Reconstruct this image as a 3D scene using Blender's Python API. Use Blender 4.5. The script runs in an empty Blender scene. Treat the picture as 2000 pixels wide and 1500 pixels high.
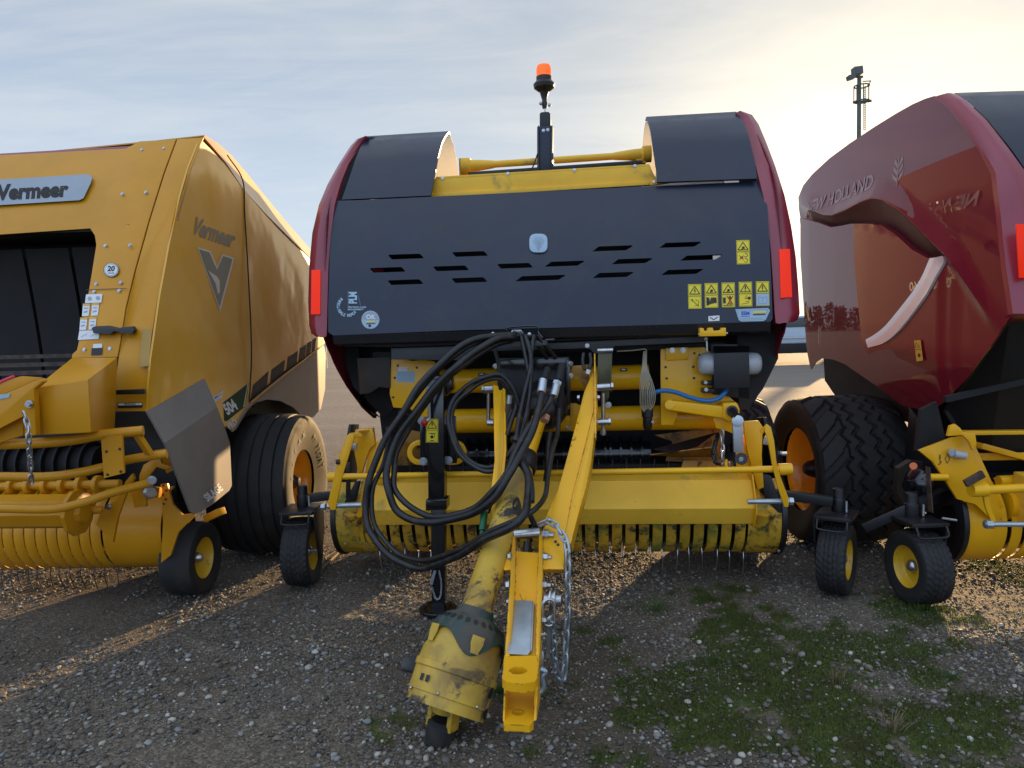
import bpy, bmesh, math, random
import numpy as np
from mathutils import Vector, Matrix, noise as mnoise
from mathutils.geometry import delaunay_2d_cdt
R_ = math.radians
random.seed(7); rng = np.random.default_rng(11)
scn = bpy.context.scene

# ------------------------------------------------------------------ camera
FPX = 1387.0
CAM = Vector((0, 0, 1.45))
_p = math.atan(100 / FPX); _ro = 0.029
_f = Vector((0, math.cos(_p), -math.sin(_p))); _u0 = Vector((0, math.sin(_p), math.cos(_p))); _r0 = Vector((1, 0, 0))
_r = _r0 * math.cos(_ro) - _u0 * math.sin(_ro); _u = _u0 * math.cos(_ro) + _r0 * math.sin(_ro)
cam = bpy.data.objects.new("camera", bpy.data.cameras.new("camera"))
scn.collection.objects.link(cam)
m = Matrix((_r, _u, -_f)).transposed().to_4x4(); m.translation = CAM
cam.matrix_world = m
cam.data.sensor_width = 36; cam.data.lens = 36 * FPX / 2000
cam.data.clip_start = 0.05; cam.data.clip_end = 5000
scn.camera = cam

# ------------------------------------------------------------------ sun, sky, exposure
SUN_EL, SUN_AZ = R_(9.5), R_(27.6)          # elevation; azimuth clockwise from +Y
sd = Vector((math.sin(SUN_AZ) * math.cos(SUN_EL), math.cos(SUN_AZ) * math.cos(SUN_EL), math.sin(SUN_EL)))
sun = bpy.data.objects.new("sun", bpy.data.lights.new("sun", 'SUN'))
scn.collection.objects.link(sun)
sun.data.energy = 5.0; sun.data.angle = R_(0.6); sun.data.color = (1.0, 0.66, 0.32)
sun.rotation_euler = (-sd).to_track_quat('-Z', 'Y').to_euler()
sun.location = sd * 50
world = bpy.data.worlds.new("World"); scn.world = world; world.use_nodes = True
nt = world.node_tree; nt.nodes.clear()
def N(t, **k):
    n = nt.nodes.new(t)
    for a, b in k.items(): setattr(n, a, b)
    return n
def L(a, b): nt.links.new(a, b)
def mth(op, a, b=None, c=None, clamp=False):
    n = nt.nodes.new('ShaderNodeMath'); n.operation = op; n.use_clamp = clamp
    for i, x in enumerate((a, b, c)):
        if x is None: continue
        if isinstance(x, (int, float)): n.inputs[i].default_value = x
        else: nt.links.new(x, n.inputs[i])
    return n.outputs[0]
def mixc(f, a, b, mode='MIX'):
    n = nt.nodes.new('ShaderNodeMix'); n.data_type = 'RGBA'; n.blend_type = mode
    for s, x in ((n.inputs['Factor'], f), (n.inputs[6], a), (n.inputs[7], b)):
        if isinstance(x, (int, float)): s.default_value = x
        elif isinstance(x, (tuple, list)): s.default_value = (*x[:3], 1)
        else: nt.links.new(x, s)
    return n.outputs[2]
def mrange(v, a, b, c=0.0, d=1.0, smooth=True):
    n = nt.nodes.new('ShaderNodeMapRange'); n.interpolation_type = 'SMOOTHSTEP' if smooth else 'LINEAR'
    nt.links.new(v, n.inputs[0])
    for i, x in enumerate((a, b, c, d)): n.inputs[i + 1].default_value = x
    return n.outputs[0]
def tnoise(vec, scale, detail=4, rough=0.55, dist=0.0):
    n = nt.nodes.new('ShaderNodeTexNoise'); nt.links.new(vec, n.inputs['Vector'])
    n.inputs['Scale'].default_value = scale; n.inputs['Detail'].default_value = detail
    n.inputs['Roughness'].default_value = rough; n.inputs['Distortion'].default_value = dist
    return n.outputs['Fac']
tc = N('ShaderNodeTexCoord'); vdir = tc.outputs['Generated']
sky = N('ShaderNodeTexSky', sky_type='NISHITA', sun_disc=False, sun_elevation=SUN_EL, sun_rotation=SUN_AZ, altitude=200, air_density=1.0, dust_density=1.2, ozone_density=2.0)
sep = N('ShaderNodeSeparateXYZ'); L(vdir, sep.inputs[0])
zc = mth('MAXIMUM', sep.outputs[2], 0.0)
den = mth('ADD', zc, 0.16)
cmb = N('ShaderNodeCombineXYZ'); L(mth('DIVIDE', sep.outputs[0], den), cmb.inputs[0]); L(mth('DIVIDE', sep.outputs[1], den), cmb.inputs[1])
mp = N('ShaderNodeMapping'); L(cmb.outputs[0], mp.inputs[0]); mp.inputs['Rotation'].default_value = (0, 0, R_(35)); mp.inputs['Scale'].default_value = (0.55, 1.5, 1)
c1 = tnoise(mp.outputs[0], 1.1, 9, 0.62, 0.7)
c2 = tnoise(mp.outputs[0], 4.0, 6, 0.6, 1.2)
cl = mth('ADD', mth('MULTIPLY', c1, 0.75), mth('MULTIPLY', c2, 0.25))
cmask = mrange(cl, 0.34, 0.66)
dot = N('ShaderNodeVectorMath', operation='DOT_PRODUCT'); nrm = N('ShaderNodeVectorMath', operation='NORMALIZE'); L(vdir, nrm.inputs[0]); L(nrm.outputs[0], dot.inputs[0]); dot.inputs[1].default_value = sd
dp = mth('MAXIMUM', dot.outputs['Value'], 0.0)
g_w = mth('MULTIPLY', mth('POWER', dp, 10.0), mrange(zc, .75, .12, 0.35, 1.0)); g_m = mth('MULTIPLY', mth('POWER', dp, 30.0), mrange(zc, .62, .12)); g_s = mth('POWER', dp, 300.0)
SKYK = 0.085
skyc = mixc(1.0, sky.outputs[0], (SKYK, SKYK, SKYK), 'MULTIPLY')
# thin high cloud veil: blue-grey away from the sun, cream near it
veil = mixc(g_w, (0.34, 0.43, 0.56), (0.62, 0.56, 0.45))
veil = mixc(mth('MULTIPLY', cmask, 0.82), veil, mixc(g_w, (0.60, 0.62, 0.64), (0.76, 0.69, 0.57)))
veil = mixc(mth('MULTIPLY', mrange(zc, 0.45, 0.02), mth('SUBTRACT', 1.0, g_w, clamp=True)), veil, (0.60, 0.68, 0.78))
up = mrange(zc, 0.35, 0.95)
veil = mixc(up, veil, mixc(1.0, veil, (1.45, 1.42, 1.4), 'MULTIPLY'))
dotb = N('ShaderNodeVectorMath', operation='DOT_PRODUCT'); L(nrm.outputs[0], dotb.inputs[0]); dotb.inputs[1].default_value = (-math.sin(SUN_AZ), -math.cos(SUN_AZ), 0.25)
veil = mixc(mrange(dotb.outputs['Value'], 0.0, 0.9), veil, mixc(1.0, veil, (1.45, 1.62, 1.9), 'MULTIPLY'))     # sky opposite the sun brightened as added fill for the machine fronts
base = mixc(0.84, skyc, veil)
halo = mixc(g_m, (0, 0, 0), (0.42, 0.35, 0.21))
base = mixc(1.0, base, halo, 'ADD')
base = mixc(1.0, base, mixc(g_s, (0, 0, 0), (0.9, 0.65, 0.28)), 'ADD')
bg = N('ShaderNodeBackground'); L(base, bg.inputs[0]); bg.inputs[1].default_value = 0.59
wo = N('ShaderNodeOutputWorld'); L(bg.outputs[0], wo.inputs[0])
scn.view_settings.view_transform = 'Standard'; scn.view_settings.look = 'None'; scn.view_settings.gamma = 1.0
scn.view_settings.exposure = 1.12
scn.render.film_transparent = False
scn.cycles.max_bounces = 6; scn.cycles.diffuse_bounces = 3; scn.cycles.glossy_bounces = 3
scn.cycles.caustics_reflective = False; scn.cycles.caustics_refractive = False
scn.cycles.sample_clamp_indirect = 4.0

# ------------------------------------------------------------------ materials
MATS = {}
def mat(name, col, rough=0.5, metal=0.0, coat=0.0, var=0.12, vs=3.0, dirt=None, bump=0.0, bs=60.0, spec=0.5, emit=None, trans=0.0, rvar=0.12, coat_r=0.03, dirt2=None, dents=0.0, chips=False, wpos=False):
    global nt
    M = bpy.data.materials.new(name); M.use_nodes = True; nt = M.node_tree; nt.nodes.clear()
    out = N('ShaderNodeOutputMaterial'); b = N('ShaderNodeBsdfPrincipled'); L(b.outputs[0], out.inputs[0])
    t = N('ShaderNodeNewGeometry').outputs['Position'] if wpos else N('ShaderNodeTexCoord').outputs['Object']
    n1 = tnoise(t, vs, 5, 0.6)
    k = 1 - var * 2.2
    c = mixc(mrange(n1, 0.3, 0.7), col, (col[0] * k, col[1] * k, col[2] * k))
    rr = mth('ADD', rough - rvar / 2, mth('MULTIPLY', tnoise(t, vs * 3.1, 6, 0.65), rvar))
    if dirt:
        dc, lo, hi, ds = dirt
        dm = mrange(tnoise(t, ds, 9, 0.72, 0.6), lo, hi)
        c = mixc(dm, c, dc); rr = mth('ADD', rr, mth('MULTIPLY', dm, 0.25), clamp=True)
    if dirt2:
        dc, lo, hi, ds = dirt2
        dm = mrange(tnoise(t, ds, 4, 0.6, 0.2), lo, hi)
        c = mixc(dm, c, dc); rr = mth('ADD', rr, mth('MULTIPLY', dm, 0.2), clamp=True)
    if chips:
        bv = N('ShaderNodeBevel'); bv.samples = 4; bv.inputs['Radius'].default_value = 0.006; g0 = N('ShaderNodeNewGeometry'); dt_ = N('ShaderNodeVectorMath', operation='DOT_PRODUCT'); L(bv.outputs[0], dt_.inputs[0]); L(g0.outputs['Normal'], dt_.inputs[1])
        edge = mrange(dt_.outputs['Value'], 0.995, 0.90); cm = mth('MULTIPLY', edge, mrange(tnoise(t, 30, 6, .7), 0.50, 0.56))
        c = mixc(cm, c, (0.03, 0.022, 0.018)); rr = mth('ADD', rr, mth('MULTIPLY', cm, 0.3), clamp=True)
    L(c, b.inputs['Base Color']); L(rr, b.inputs['Roughness'])
    b.inputs['Metallic'].default_value = metal; b.inputs['Specular IOR Level'].default_value = spec
    b.inputs['Coat Weight'].default_value = coat; b.inputs['Coat Roughness'].default_value = coat_r
    b.inputs['Transmission Weight'].default_value = trans
    if name == 'red_paint': b.inputs['Coat IOR'].default_value = 1.5
    if emit: b.inputs['Emission Color'].default_value = (*emit[:3], 1); b.inputs['Emission Strength'].default_value = emit[3]
    h = None
    if bump:
        bp = N('ShaderNodeBump'); bp.inputs['Strength'].default_value = 0.5; bp.inputs['Distance'].default_value = bump
        L(tnoise(t, bs, 6, 0.65), bp.inputs['Height']); h = bp.outputs[0]
    if dents:
        bp = N('ShaderNodeBump'); bp.inputs['Strength'].default_value = 1.0; bp.inputs['Distance'].default_value = dents
        L(tnoise(t, 2.6, 2, 0.4), bp.inputs['Height'])
        if h: L(h, bp.inputs['Normal'])
        h = bp.outputs[0]
    if h: L(h, b.inputs['Normal']); L(h, b.inputs['Coat Normal'])
    MATS[name] = M; return M
Y_DIRT = ((0.10, 0.065, 0.02), 0.62, 0.72, 9.0)
mat('yellow', (0.88, 0.44, 0.008), 0.38, spec=.35, coat=0.12, var=0.06, dirt=Y_DIRT, coat_r=0.12)
mat('yellow_clean', (0.92, 0.48, 0.008), 0.34, spec=.35, coat=0.2, var=0.04, dirt=((0.2, 0.12, 0.03), 0.70, 0.76, 26.0), coat_r=0.1)
mat('yellow_chip', (0.90, 0.45, 0.008), 0.36, spec=.35, coat=0.15, var=0.06, dirt=((0.10, 0.06, 0.02), 0.60, 0.70, 11.0), coat_r=0.12, chips=True)
mat('yellow_pale', (0.93, 0.53, 0.045), 0.5, spec=.3, var=0.07, dirt=((0.16, 0.10, 0.03), 0.66, 0.72, 30.0), dirt2=((0.42, 0.30, 0.08), 0.58, 0.75, 5.0))
mat('yellow_worn', (0.72, 0.41, 0.03), 0.5, wpos=True, var=0.15, dirt=((0.05, 0.035, 0.02), 0.49, 0.62, 14.0), dirt2=((0.22, 0.24, 0.03), 0.5, 0.72, 7.0), bump=0.002)
mat('yellow_guard', (0.62, 0.39, 0.045), 0.48, var=0.12, dirt=((0.040, 0.036, 0.034), 0.52, 0.60, 6.0), dirt2=((0.30, 0.19, 0.05), 0.40, 0.66, 4.5), bump=0.0015)
mat('bale_yellow', (0.62, 0.275, 0.006), 0.42, spec=.3, coat=0.15, var=0.05, dirt=((0.2, 0.11, 0.02), 0.68, 0.78, 8.0), coat_r=0.15)
mat('bale_side', (0.74, 0.37, 0.010), 0.45, coat=0.6, var=0.06, vs=1.2, dents=0.016, coat_r=0.14, spec=0.4)
mat('decal_olive', (0.40, 0.23, 0.02), 0.4, coat=.3, var=.05)
mat('yellow_rust', (0.45, 0.22, 0.03), 0.55, var=0.2, dirt=((0.09, 0.05, 0.025), 0.5, 0.62, 12.0), bump=0.001)
mat('orange_rim', (0.72, 0.40, 0.02), 0.35, coat=0.3, var=0.06)
mat('yellow_rim', (0.72, 0.42, 0.02), 0.4, var=0.08, dirt=Y_DIRT)
mat('red_paint', (0.17, 0.004, 0.014), 0.6, coat=1.0, var=0.03, rvar=0.04, coat_r=0.012, spec=0.15)
mat('red_band', (0.26, 0.012, 0.032), 0.4, coat=0.6, var=0.04, coat_r=0.14)
mat('red_lettering', (0.26, 0.14, 0.15), 0.4, coat=0.8, var=0.02)
mat('recess_shade', (0.05, 0.005, 0.010), 0.45, spec=.3, var=.05)  # dark tone painted in for the shaded look of the recess
mat('sky_reflection_pale', (0.78, 0.70, 0.67), 0.25, coat=0.6, var=0.03)  # pale tone painted in for reflected sky on the red moulding
mat('black_shield', (0.008, 0.016, 0.038), 0.34, var=0.12, vs=1.5, dirt=((0.035, 0.036, 0.040), 0.50, 0.80, 3.0), spec=0.5, rvar=0.22, dirt2=((0.05, 0.048, 0.045), 0.54, 0.90, 1.3), dents=0.003)
mat('black', (0.012, 0.012, 0.014), 0.42, var=0.15, dirt=((0.05, 0.045, 0.035), 0.6, 0.8, 8.0))
mat('black_matte', (0.010, 0.010, 0.011), 0.75, var=0.2, dirt=((0.035, 0.03, 0.022), 0.55, 0.8, 6.0))
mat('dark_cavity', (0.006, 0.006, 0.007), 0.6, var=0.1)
mat('black_gloss', (0.010, 0.010, 0.012), 0.16, var=0.1, spec=0.7, rvar=0.1)
mat('charcoal', (0.035, 0.032, 0.03), 0.6, var=0.15, spec=.25)
mat('panel_grey', (0.23, 0.205, 0.185), 0.5, var=0.08, dirt=((0.20, 0.17, 0.13), 0.55, 0.85, 3.0), spec=0.4)
mat('brown_plate', (0.055, 0.04, 0.03), 0.55, var=0.25, dirt=((0.09, 0.045, 0.02), 0.5, 0.7, 4.0))
mat('hose', (0.012, 0.012, 0.014), 0.42, var=0.3, vs=14, dirt=((0.06, 0.052, 0.042), 0.5, 0.78, 18.0), bump=0.0008, bs=160, spec=0.5)
mat('rubber', (0.016, 0.016, 0.016), 0.72, var=0.2, dirt=((0.05, 0.042, 0.032), 0.48, 0.8, 5.0), bump=0.0006, bs=120)
mat('rubber_side', (0.042, 0.036, 0.027), 0.78, var=0.2, vs=5, dirt=((0.11, 0.092, 0.064), 0.45, 0.75, 4.0), bump=0.0006, bs=120)
mat('steel', (0.55, 0.56, 0.57), 0.30, metal=0.95, var=0.12, vs=20, dirt=((0.16, 0.13, 0.09), 0.6, 0.75, 30.0))
mat('zinc', (0.50, 0.56, 0.60), 0.38, metal=0.75, var=0.12, vs=9)
mat('olive_steel', (0.10, 0.095, 0.05), 0.4, metal=0.5, var=0.15)
mat('grey_bar', (0.06, 0.065, 0.068), 0.5, var=0.1)
mat('cream_liner', (0.62, 0.58, 0.48), 0.35, var=0.06)
mat('tank_white', (0.48, 0.50, 0.52), 0.35, var=0.06)
mat('white', (0.72, 0.74, 0.75), 0.45, var=0.04, dirt=((0.4, 0.38, 0.34), 0.65, 0.8, 30.0))
mat('ice_blue', (0.36, 0.50, 0.62), 0.4, var=0.05)
mat('silver_grey', (0.30, 0.34, 0.38), 0.4, metal=0.3, var=0.04)
mat('decal_grey', (0.20, 0.165, 0.09), 0.35, var=0.04, coat=0.3)
mat('sticker_yellow', (0.82, 0.66, 0.02), 0.45, var=0.03)
mat('ink', (0.012, 0.012, 0.012), 0.5, var=0.02)
mat('ink_soft', (0.10, 0.10, 0.09), 0.5, var=0.02)
mat('dark_green', (0.008, 0.055, 0.025), 0.6, var=0.05, spec=.15)
mat('grey_green', (0.16, 0.17, 0.11), 0.35, var=0.05, coat=0.3)
mat('teal_plastic', (0.012, 0.06, 0.052), 0.55, var=0.2, dirt=((0.075, 0.068, 0.055), 0.44, 0.58, 7.0))
mat('green_cap', (0.01, 0.13, 0.05), 0.5, var=0.2)
mat('blue_hose', (0.02, 0.16, 0.42), 0.35, var=0.06)
mat('blue_ink', (0.02, 0.08, 0.5), 0.4, var=0.02)
mat('wire_beige', (0.42, 0.38, 0.27), 0.5, var=0.05)
mat('red_plastic', (0.55, 0.02, 0.03), 0.4, var=0.04)
mat('red_ink', (0.42, 0.03, 0.02), 0.5, var=0.02)
mat('reflector', (0.90, 0.028, 0.004), 0.35, var=0.02, spec=.2, emit=(0.9, 0.03, 0.003, 0.15))  # emission adds painted-in brightness; a reflector is no lamp
mat('orange_lens', (0.75, 0.14, 0.02), 0.3, var=0.03)
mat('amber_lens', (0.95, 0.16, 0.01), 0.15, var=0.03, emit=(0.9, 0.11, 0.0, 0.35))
mat('pink_strap', (0.75, 0.06, 0.12), 0.6, var=0.04)
mat('copper', (0.45, 0.22, 0.13), 0.45, var=0.15)
mat('burn_brown', (0.09, 0.055, 0.04), 0.6, var=0.3, vs=30)
mat('wood', (0.28, 0.20, 0.12), 0.8, var=0.2, vs=20)
mat('rock', (0.09, 0.085, 0.08), 0.85, var=0.25, vs=12, bump=0.004, bs=30)
mat('leaf', (0.035, 0.055, 0.02), 0.8, var=0.2)
mat('bark', (0.05, 0.04, 0.03), 0.9, var=0.2)
mat('mast_grey', (0.09, 0.11, 0.11), 0.6, var=0.1)
mat('vehicle_blue', (0.40, 0.50, 0.58), 0.3, coat=0.5, var=0.04)
mat('glass_dark', (0.02, 0.025, 0.03), 0.08, var=0.02, spec=0.8)
mat('chrome', (0.6, 0.6, 0.6), 0.15, metal=1.0, var=0.03)

# ------------------------------------------------------------------ frames: a pixel of the photo + a known plane of the machine -> point in machine metres
def ray(px, py): return _f + _r * ((px - 1000) / FPX) + _u * ((750 - py) / FPX)
class Frame:
    def __init__(s, ox, oy, yaw):
        s.m = Matrix.Translation((ox, oy, 0)) @ Matrix.Rotation(-R_(yaw), 4, 'Z'); s.i = s.m.inverted(); s.o = s.i @ CAM; s.r3 = s.i.to_3x3()
    def ax(s, a, px, py, v):
        d = s.r3 @ ray(px, py); return s.o + d * ((v - s.o[a]) / d[a])
    def x(s, px, py, v): return s.ax(0, px, py, v)
    def y(s, px, py, v): return s.ax(1, px, py, v)
    def z(s, px, py, v): return s.ax(2, px, py, v)
    def pl(s, px, py, p0, n, lift=0.0):
        d = s.r3 @ ray(px, py); n = n.normalized(); q = p0 + n * lift
        return s.o + d * ((q - s.o).dot(n) / d.dot(n))
V = Vector
def lerp(a, b, t): return a + (b - a) * t
def interp(x, tab):
    if x <= tab[0][0]: return tab[0][1]
    for (a, b), (c, d) in zip(tab, tab[1:]):
        if x <= c: return b + (d - b) * (x - a) / (c - a)
    return tab[-1][1]

# ------------------------------------------------------------------ mesh builder
def catmull(P, sub):
    P = [V(p) for p in P]; out = []
    for i in range(len(P) - 1):
        p0 = P[i - 1] if i else P[0] * 2 - P[1]; p1, p2 = P[i], P[i + 1]; p3 = P[i + 2] if i + 2 < len(P) else p2 * 2 - p1
        for k in range(sub):
            t = k / sub
            out.append(0.5 * ((2 * p1) + (p2 - p0) * t + (2 * p0 - 5 * p1 + 4 * p2 - p3) * t * t + (3 * p1 - p0 - 3 * p2 + p3) * t ** 3))
    out.append(P[-1]); return out
def basis(d):
    d = V(d).normalized(); a = V((0, 0, 1)) if abs(d.z) < 0.9 else V((1, 0, 0))
    u = d.cross(a).normalized(); return u, d.cross(u).normalized()
class MB:
    def __init__(s): s.v = []; s.f = []; s.mi = []; s.ms = []; s.m = 0
    def use(s, name):
        if name not in s.ms: s.ms.append(name)
        s.m = s.ms.index(name); return s
    def add(s, vs, fs):
        o = len(s.v); s.v += [tuple(p) for p in vs]
        for f in fs: s.f.append([i + o for i in f]); s.mi.append(s.m)
        return s
    def poly(s, P): return s.add(P, [list(range(len(P)))])
    def ext(s, P, vec):
        n = len(P); vec = V(vec); Q = [V(p) + vec for p in P]
        return s.add(list(P) + Q, [list(range(n)), list(range(2 * n - 1, n - 1, -1))] + [[i, (i + 1) % n, n + (i + 1) % n, n + i] for i in range(n)])
    def box(s, a, b):
        x0, y0, z0 = a; x1, y1, z1 = b
        return s.ext([(x0, y0, z0), (x1, y0, z0), (x1, y0, z1), (x0, y0, z1)], (0, y1 - y0, 0))
    def bar(s, a, b, w, h, up=(0, 0, 1), w2=None, h2=None):
        a, b = V(a), V(b); d = (b - a).normalized(); u = V(up); u = (u - d * u.dot(d)); u = u.normalized() if u.length > 1e-4 else basis(d)[0]
        q = d.cross(u); w2 = w2 or w; h2 = h2 or h
        P = [a + q * (sx * w / 2) + u * (sz * h / 2) for sx, sz in ((-1, -1), (1, -1), (1, 1), (-1, 1))]
        Q = [b + q * (sx * w2 / 2) + u * (sz * h2 / 2) for sx, sz in ((-1, -1), (1, -1), (1, 1), (-1, 1))]
        return s.add(P + Q, [[0, 1, 2, 3], [7, 6, 5, 4]] + [[i, (i + 1) % 4, 4 + (i + 1) % 4, 4 + i] for i in range(4)])
    def lathe(s, o, axis, prof, n=24, caps=True, ph=0.0):
        o = V(o); d = V(axis).normalized(); u, w = basis(d); vs = []; fs = []
        for r, h in prof:
            for i in range(n):
                a = 2 * math.pi * i / n + ph; vs.append(o + d * h + (u * math.cos(a) + w * math.sin(a)) * r)
        for k in range(len(prof) - 1):
            for i in range(n):
                j = (i + 1) % n; fs.append([k * n + i, k * n + j, (k + 1) * n + j, (k + 1) * n + i])
        if caps: fs += [list(range(n - 1, -1, -1)), [(len(prof) - 1) * n + i for i in range(n)]]
        return s.add(vs, fs)
    def cyl(s, a, b, r, r2=None, n=20):
        a, b = V(a), V(b); return s.lathe(a, b - a, [(r, 0), (r if r2 is None else r2, (b - a).length)], n)
    def ball(s, c, r, n=14, sc=(1, 1, 1)):
        o = len(s.v); s.lathe((0, 0, 0), (0, 0, 1), [(max(r * math.sin(math.pi * k / 8), 1e-4), -r * math.cos(math.pi * k / 8)) for k in range(9)], n)
        for i in range(o, len(s.v)): p = s.v[i]; s.v[i] = (c[0] + p[0] * sc[0], c[1] + p[1] * sc[1], c[2] + p[2] * sc[2])
        return s
    def hexb(s, p, d, r=0.012, h=0.01, shank=0.0):
        p, d = V(p), V(d).normalized(); s.cyl(p, p + d * 0.002, r * 1.35, n=16); s.cyl(p + d * 0.002, p + d * (0.002 + h), r, n=6)
        if shank: s.cyl(p + d * h, p + d * (h + shank), r * 0.55, n=10)
        return s
    def tube(s, P, r, sub=6, n=10, smooth=True, rf=None):
        P = catmull(P, sub) if smooth and len(P) > 2 else [V(p) for p in P]
        vs = []; u = None; m = len(P)
        for i, p in enumerate(P):
            t = (P[min(i + 1, m - 1)] - P[max(i - 1, 0)]).normalized()
            if u is None: u = basis(t)[0]
            u = (u - t * u.dot(t)).normalized(); w = t.cross(u); rr = rf(i / (m - 1)) * r if rf else r
            vs += [p + (u * math.cos(2 * math.pi * k / n) + w * math.sin(2 * math.pi * k / n)) * rr for k in range(n)]
        fs = [[i * n + k, i * n + (k + 1) % n, (i + 1) * n + (k + 1) % n, (i + 1) * n + k] for i in range(m - 1) for k in range(n)]
        fs += [list(range(n - 1, -1, -1)), [(m - 1) * n + k for k in range(n)]]
        return s.add(vs, fs)
    def grid(s, rows, closed=False):
        n = len(rows[0]); vs = [p for r in rows for p in r]
        return s.add(vs, [[k * n + i, k * n + (i + 1) % n, (k + 1) * n + (i + 1) % n, (k + 1) * n + i] for k in range(len(rows) - 1) for i in range(n if closed else n - 1)])
    def link(s, c, d, side, ln, w, r, n=8):
        d = V(d).normalized(); side = V(side); side = (side - d * side.dot(d)).normalized(); rows = []; K = 16
        nn = d.cross(side)
        for k in range(K):
            a = 2 * math.pi * k / K; h = (ln / 2 - w / 2) * (1 if math.cos(a) > 0.01 else -1 if math.cos(a) < -0.01 else 0)
            ctr = V(c) + d * (math.cos(a) * w / 2 + h) + side * (math.sin(a) * w / 2)
            rad = (d * math.cos(a) + side * math.sin(a))
            rows.append([ctr + (rad * math.cos(2 * math.pi * j / n) + nn * math.sin(2 * math.pi * j / n)) * r for j in range(n)])
        rows.append(rows[0]); return s.grid(rows, True)
    def chain(s, P, pitch=0.034, w=0.026, r=0.0045, sub=12):
        Q = catmull(P, sub) if len(P) > 2 else [V(p) for p in P]; acc = 0; pts = [Q[0]]; i = 0; cur = Q[0].copy()
        for q in Q[1:]:
            while (q - cur).length > 1e-6 and acc + (q - cur).length >= pitch:
                cur = cur + (q - cur).normalized() * (pitch - acc); acc = 0; pts.append(cur.copy())
            acc += (q - cur).length; cur = q.copy()
        for k in range(len(pts) - 1):
            d = pts[k + 1] - pts[k]; a, b = basis(d); th = R_(40 if k % 2 else 130)
            s.link((pts[k] + pts[k + 1]) / 2, d, a * math.cos(th) + b * math.sin(th), pitch + 2 * r + 0.006, w - 2 * r, r, 7)
        return s
    def build(s, name, material=None, parent=None, bevel=0.0, ang=35, solid=0.0, seg=2, norm=True, out=None, tol=0.003):
        while parent and parent.parent and parent.parent.parent: parent = parent.parent      # thing > part > sub-part, no deeper
        groups = s.clusters(tol) if parent is not None else [list(range(len(s.f)))]
        first = None
        for g in groups:
            used = sorted({i for k in g for i in s.f[k]}); mp_ = {i: n for n, i in enumerate(used)}
            me = bpy.data.meshes.new(name); me.from_pydata([s.v[i] for i in used], [], [[mp_[i] for i in s.f[k]] for k in g])
            if s.ms:
                ms = sorted({s.mi[k] for k in g})
                for q in ms: me.materials.append(MATS[s.ms[q]])
                me.polygons.foreach_set('material_index', [ms.index(s.mi[k]) for k in g])
            else: me.materials.append(MATS[material])
            bm = bmesh.new(); bm.from_mesh(me)
            if norm: bmesh.ops.recalc_face_normals(bm, faces=bm.faces)
            if out is not None:
                n_ = V((0, 0, 0)); bm.normal_update()
                for f in bm.faces: n_ += f.normal * f.calc_area()
                if n_.dot(V(out)) < 0: bmesh.ops.reverse_faces(bm, faces=bm.faces)
            if bevel:
                ed = [e for e in bm.edges if len(e.link_faces) == 2 and e.calc_face_angle(0) > R_(28)]
                if ed: bmesh.ops.bevel(bm, geom=ed, offset=bevel, segments=seg, profile=0.6, affect='EDGES', clamp_overlap=True)
            for f in bm.faces: f.smooth = True
            bm.to_mesh(me); bm.free(); me.set_sharp_from_angle(angle=R_(ang))
            o = bpy.data.objects.new(name, me); scn.collection.objects.link(o)
            if parent: o.parent = parent
            if solid:
                md = o.modifiers.new('solid', 'SOLIDIFY'); md.thickness = solid; md.offset = -1 if out is not None else 0
                md = o.modifiers.new('split', 'EDGE_SPLIT'); md.split_angle = R_(max(ang, 50)); md.use_edge_sharp = True
            if first is None: first = o
        return first
    def clusters(s, tol):
        par = list(range(len(s.v)))
        def find(x):
            while par[x] != x: par[x] = par[par[x]]; x = par[x]
            return x
        for f in s.f:
            r = find(f[0])
            for i in f[1:]: par[find(i)] = r
        comp = {}
        for k, f in enumerate(s.f): comp.setdefault(find(f[0]), []).append(k)
        C = []
        for g in comp.values():
            P = [s.v[i] for k in g for i in s.f[k]]
            C.append([[min(p[j] for p in P) - tol for j in range(3)], [max(p[j] for p in P) + tol for j in range(3)], g])
        if len(C) > 400: return [list(range(len(s.f)))]
        ch = True
        while ch:
            ch = False; i = 0
            while i < len(C):
                j = i + 1
                while j < len(C):
                    if all(C[i][0][q] <= C[j][1][q] and C[j][0][q] <= C[i][1][q] for q in range(3)):
                        C[i][0] = [min(a, b) for a, b in zip(C[i][0], C[j][0])]; C[i][1] = [max(a, b) for a, b in zip(C[i][1], C[j][1])]; C[i][2] += C[j][2]; C.pop(j); ch = True
                    else: j += 1
                i += 1
        C.sort(key=lambda c: -len(c[2])); return [sorted(c[2]) for c in C]
def root(name, fr, label, cat, group=None):
    o = bpy.data.objects.new(name, None); scn.collection.objects.link(o)
    o.matrix_world = fr.m; o['label'] = label; o['category'] = cat
    if group: o['group'] = group
    return o
def tag(o, label=None, cat=None, group=None, kind=None):
    for k, v_ in (('label', label), ('category', cat), ('group', group), ('kind', kind)):
        if v_: o[k] = v_
    return o
def one(fn, name, material, parent, **k): m_ = MB(); fn(m_); return m_.build(name, material, parent, **k)
def empty(name, parent):
    o = bpy.data.objects.new(name, None); scn.collection.objects.link(o); o.parent = parent; return o
def inside(p, poly):
    c = False; n = len(poly)
    for i in range(n):
        a, b = poly[i], poly[i - 1]
        if (a[1] > p[1]) != (b[1] > p[1]) and p[0] < (b[0] - a[0]) * (p[1] - a[1]) / (b[1] - a[1]) + a[0]: c = not c
    return c
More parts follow.
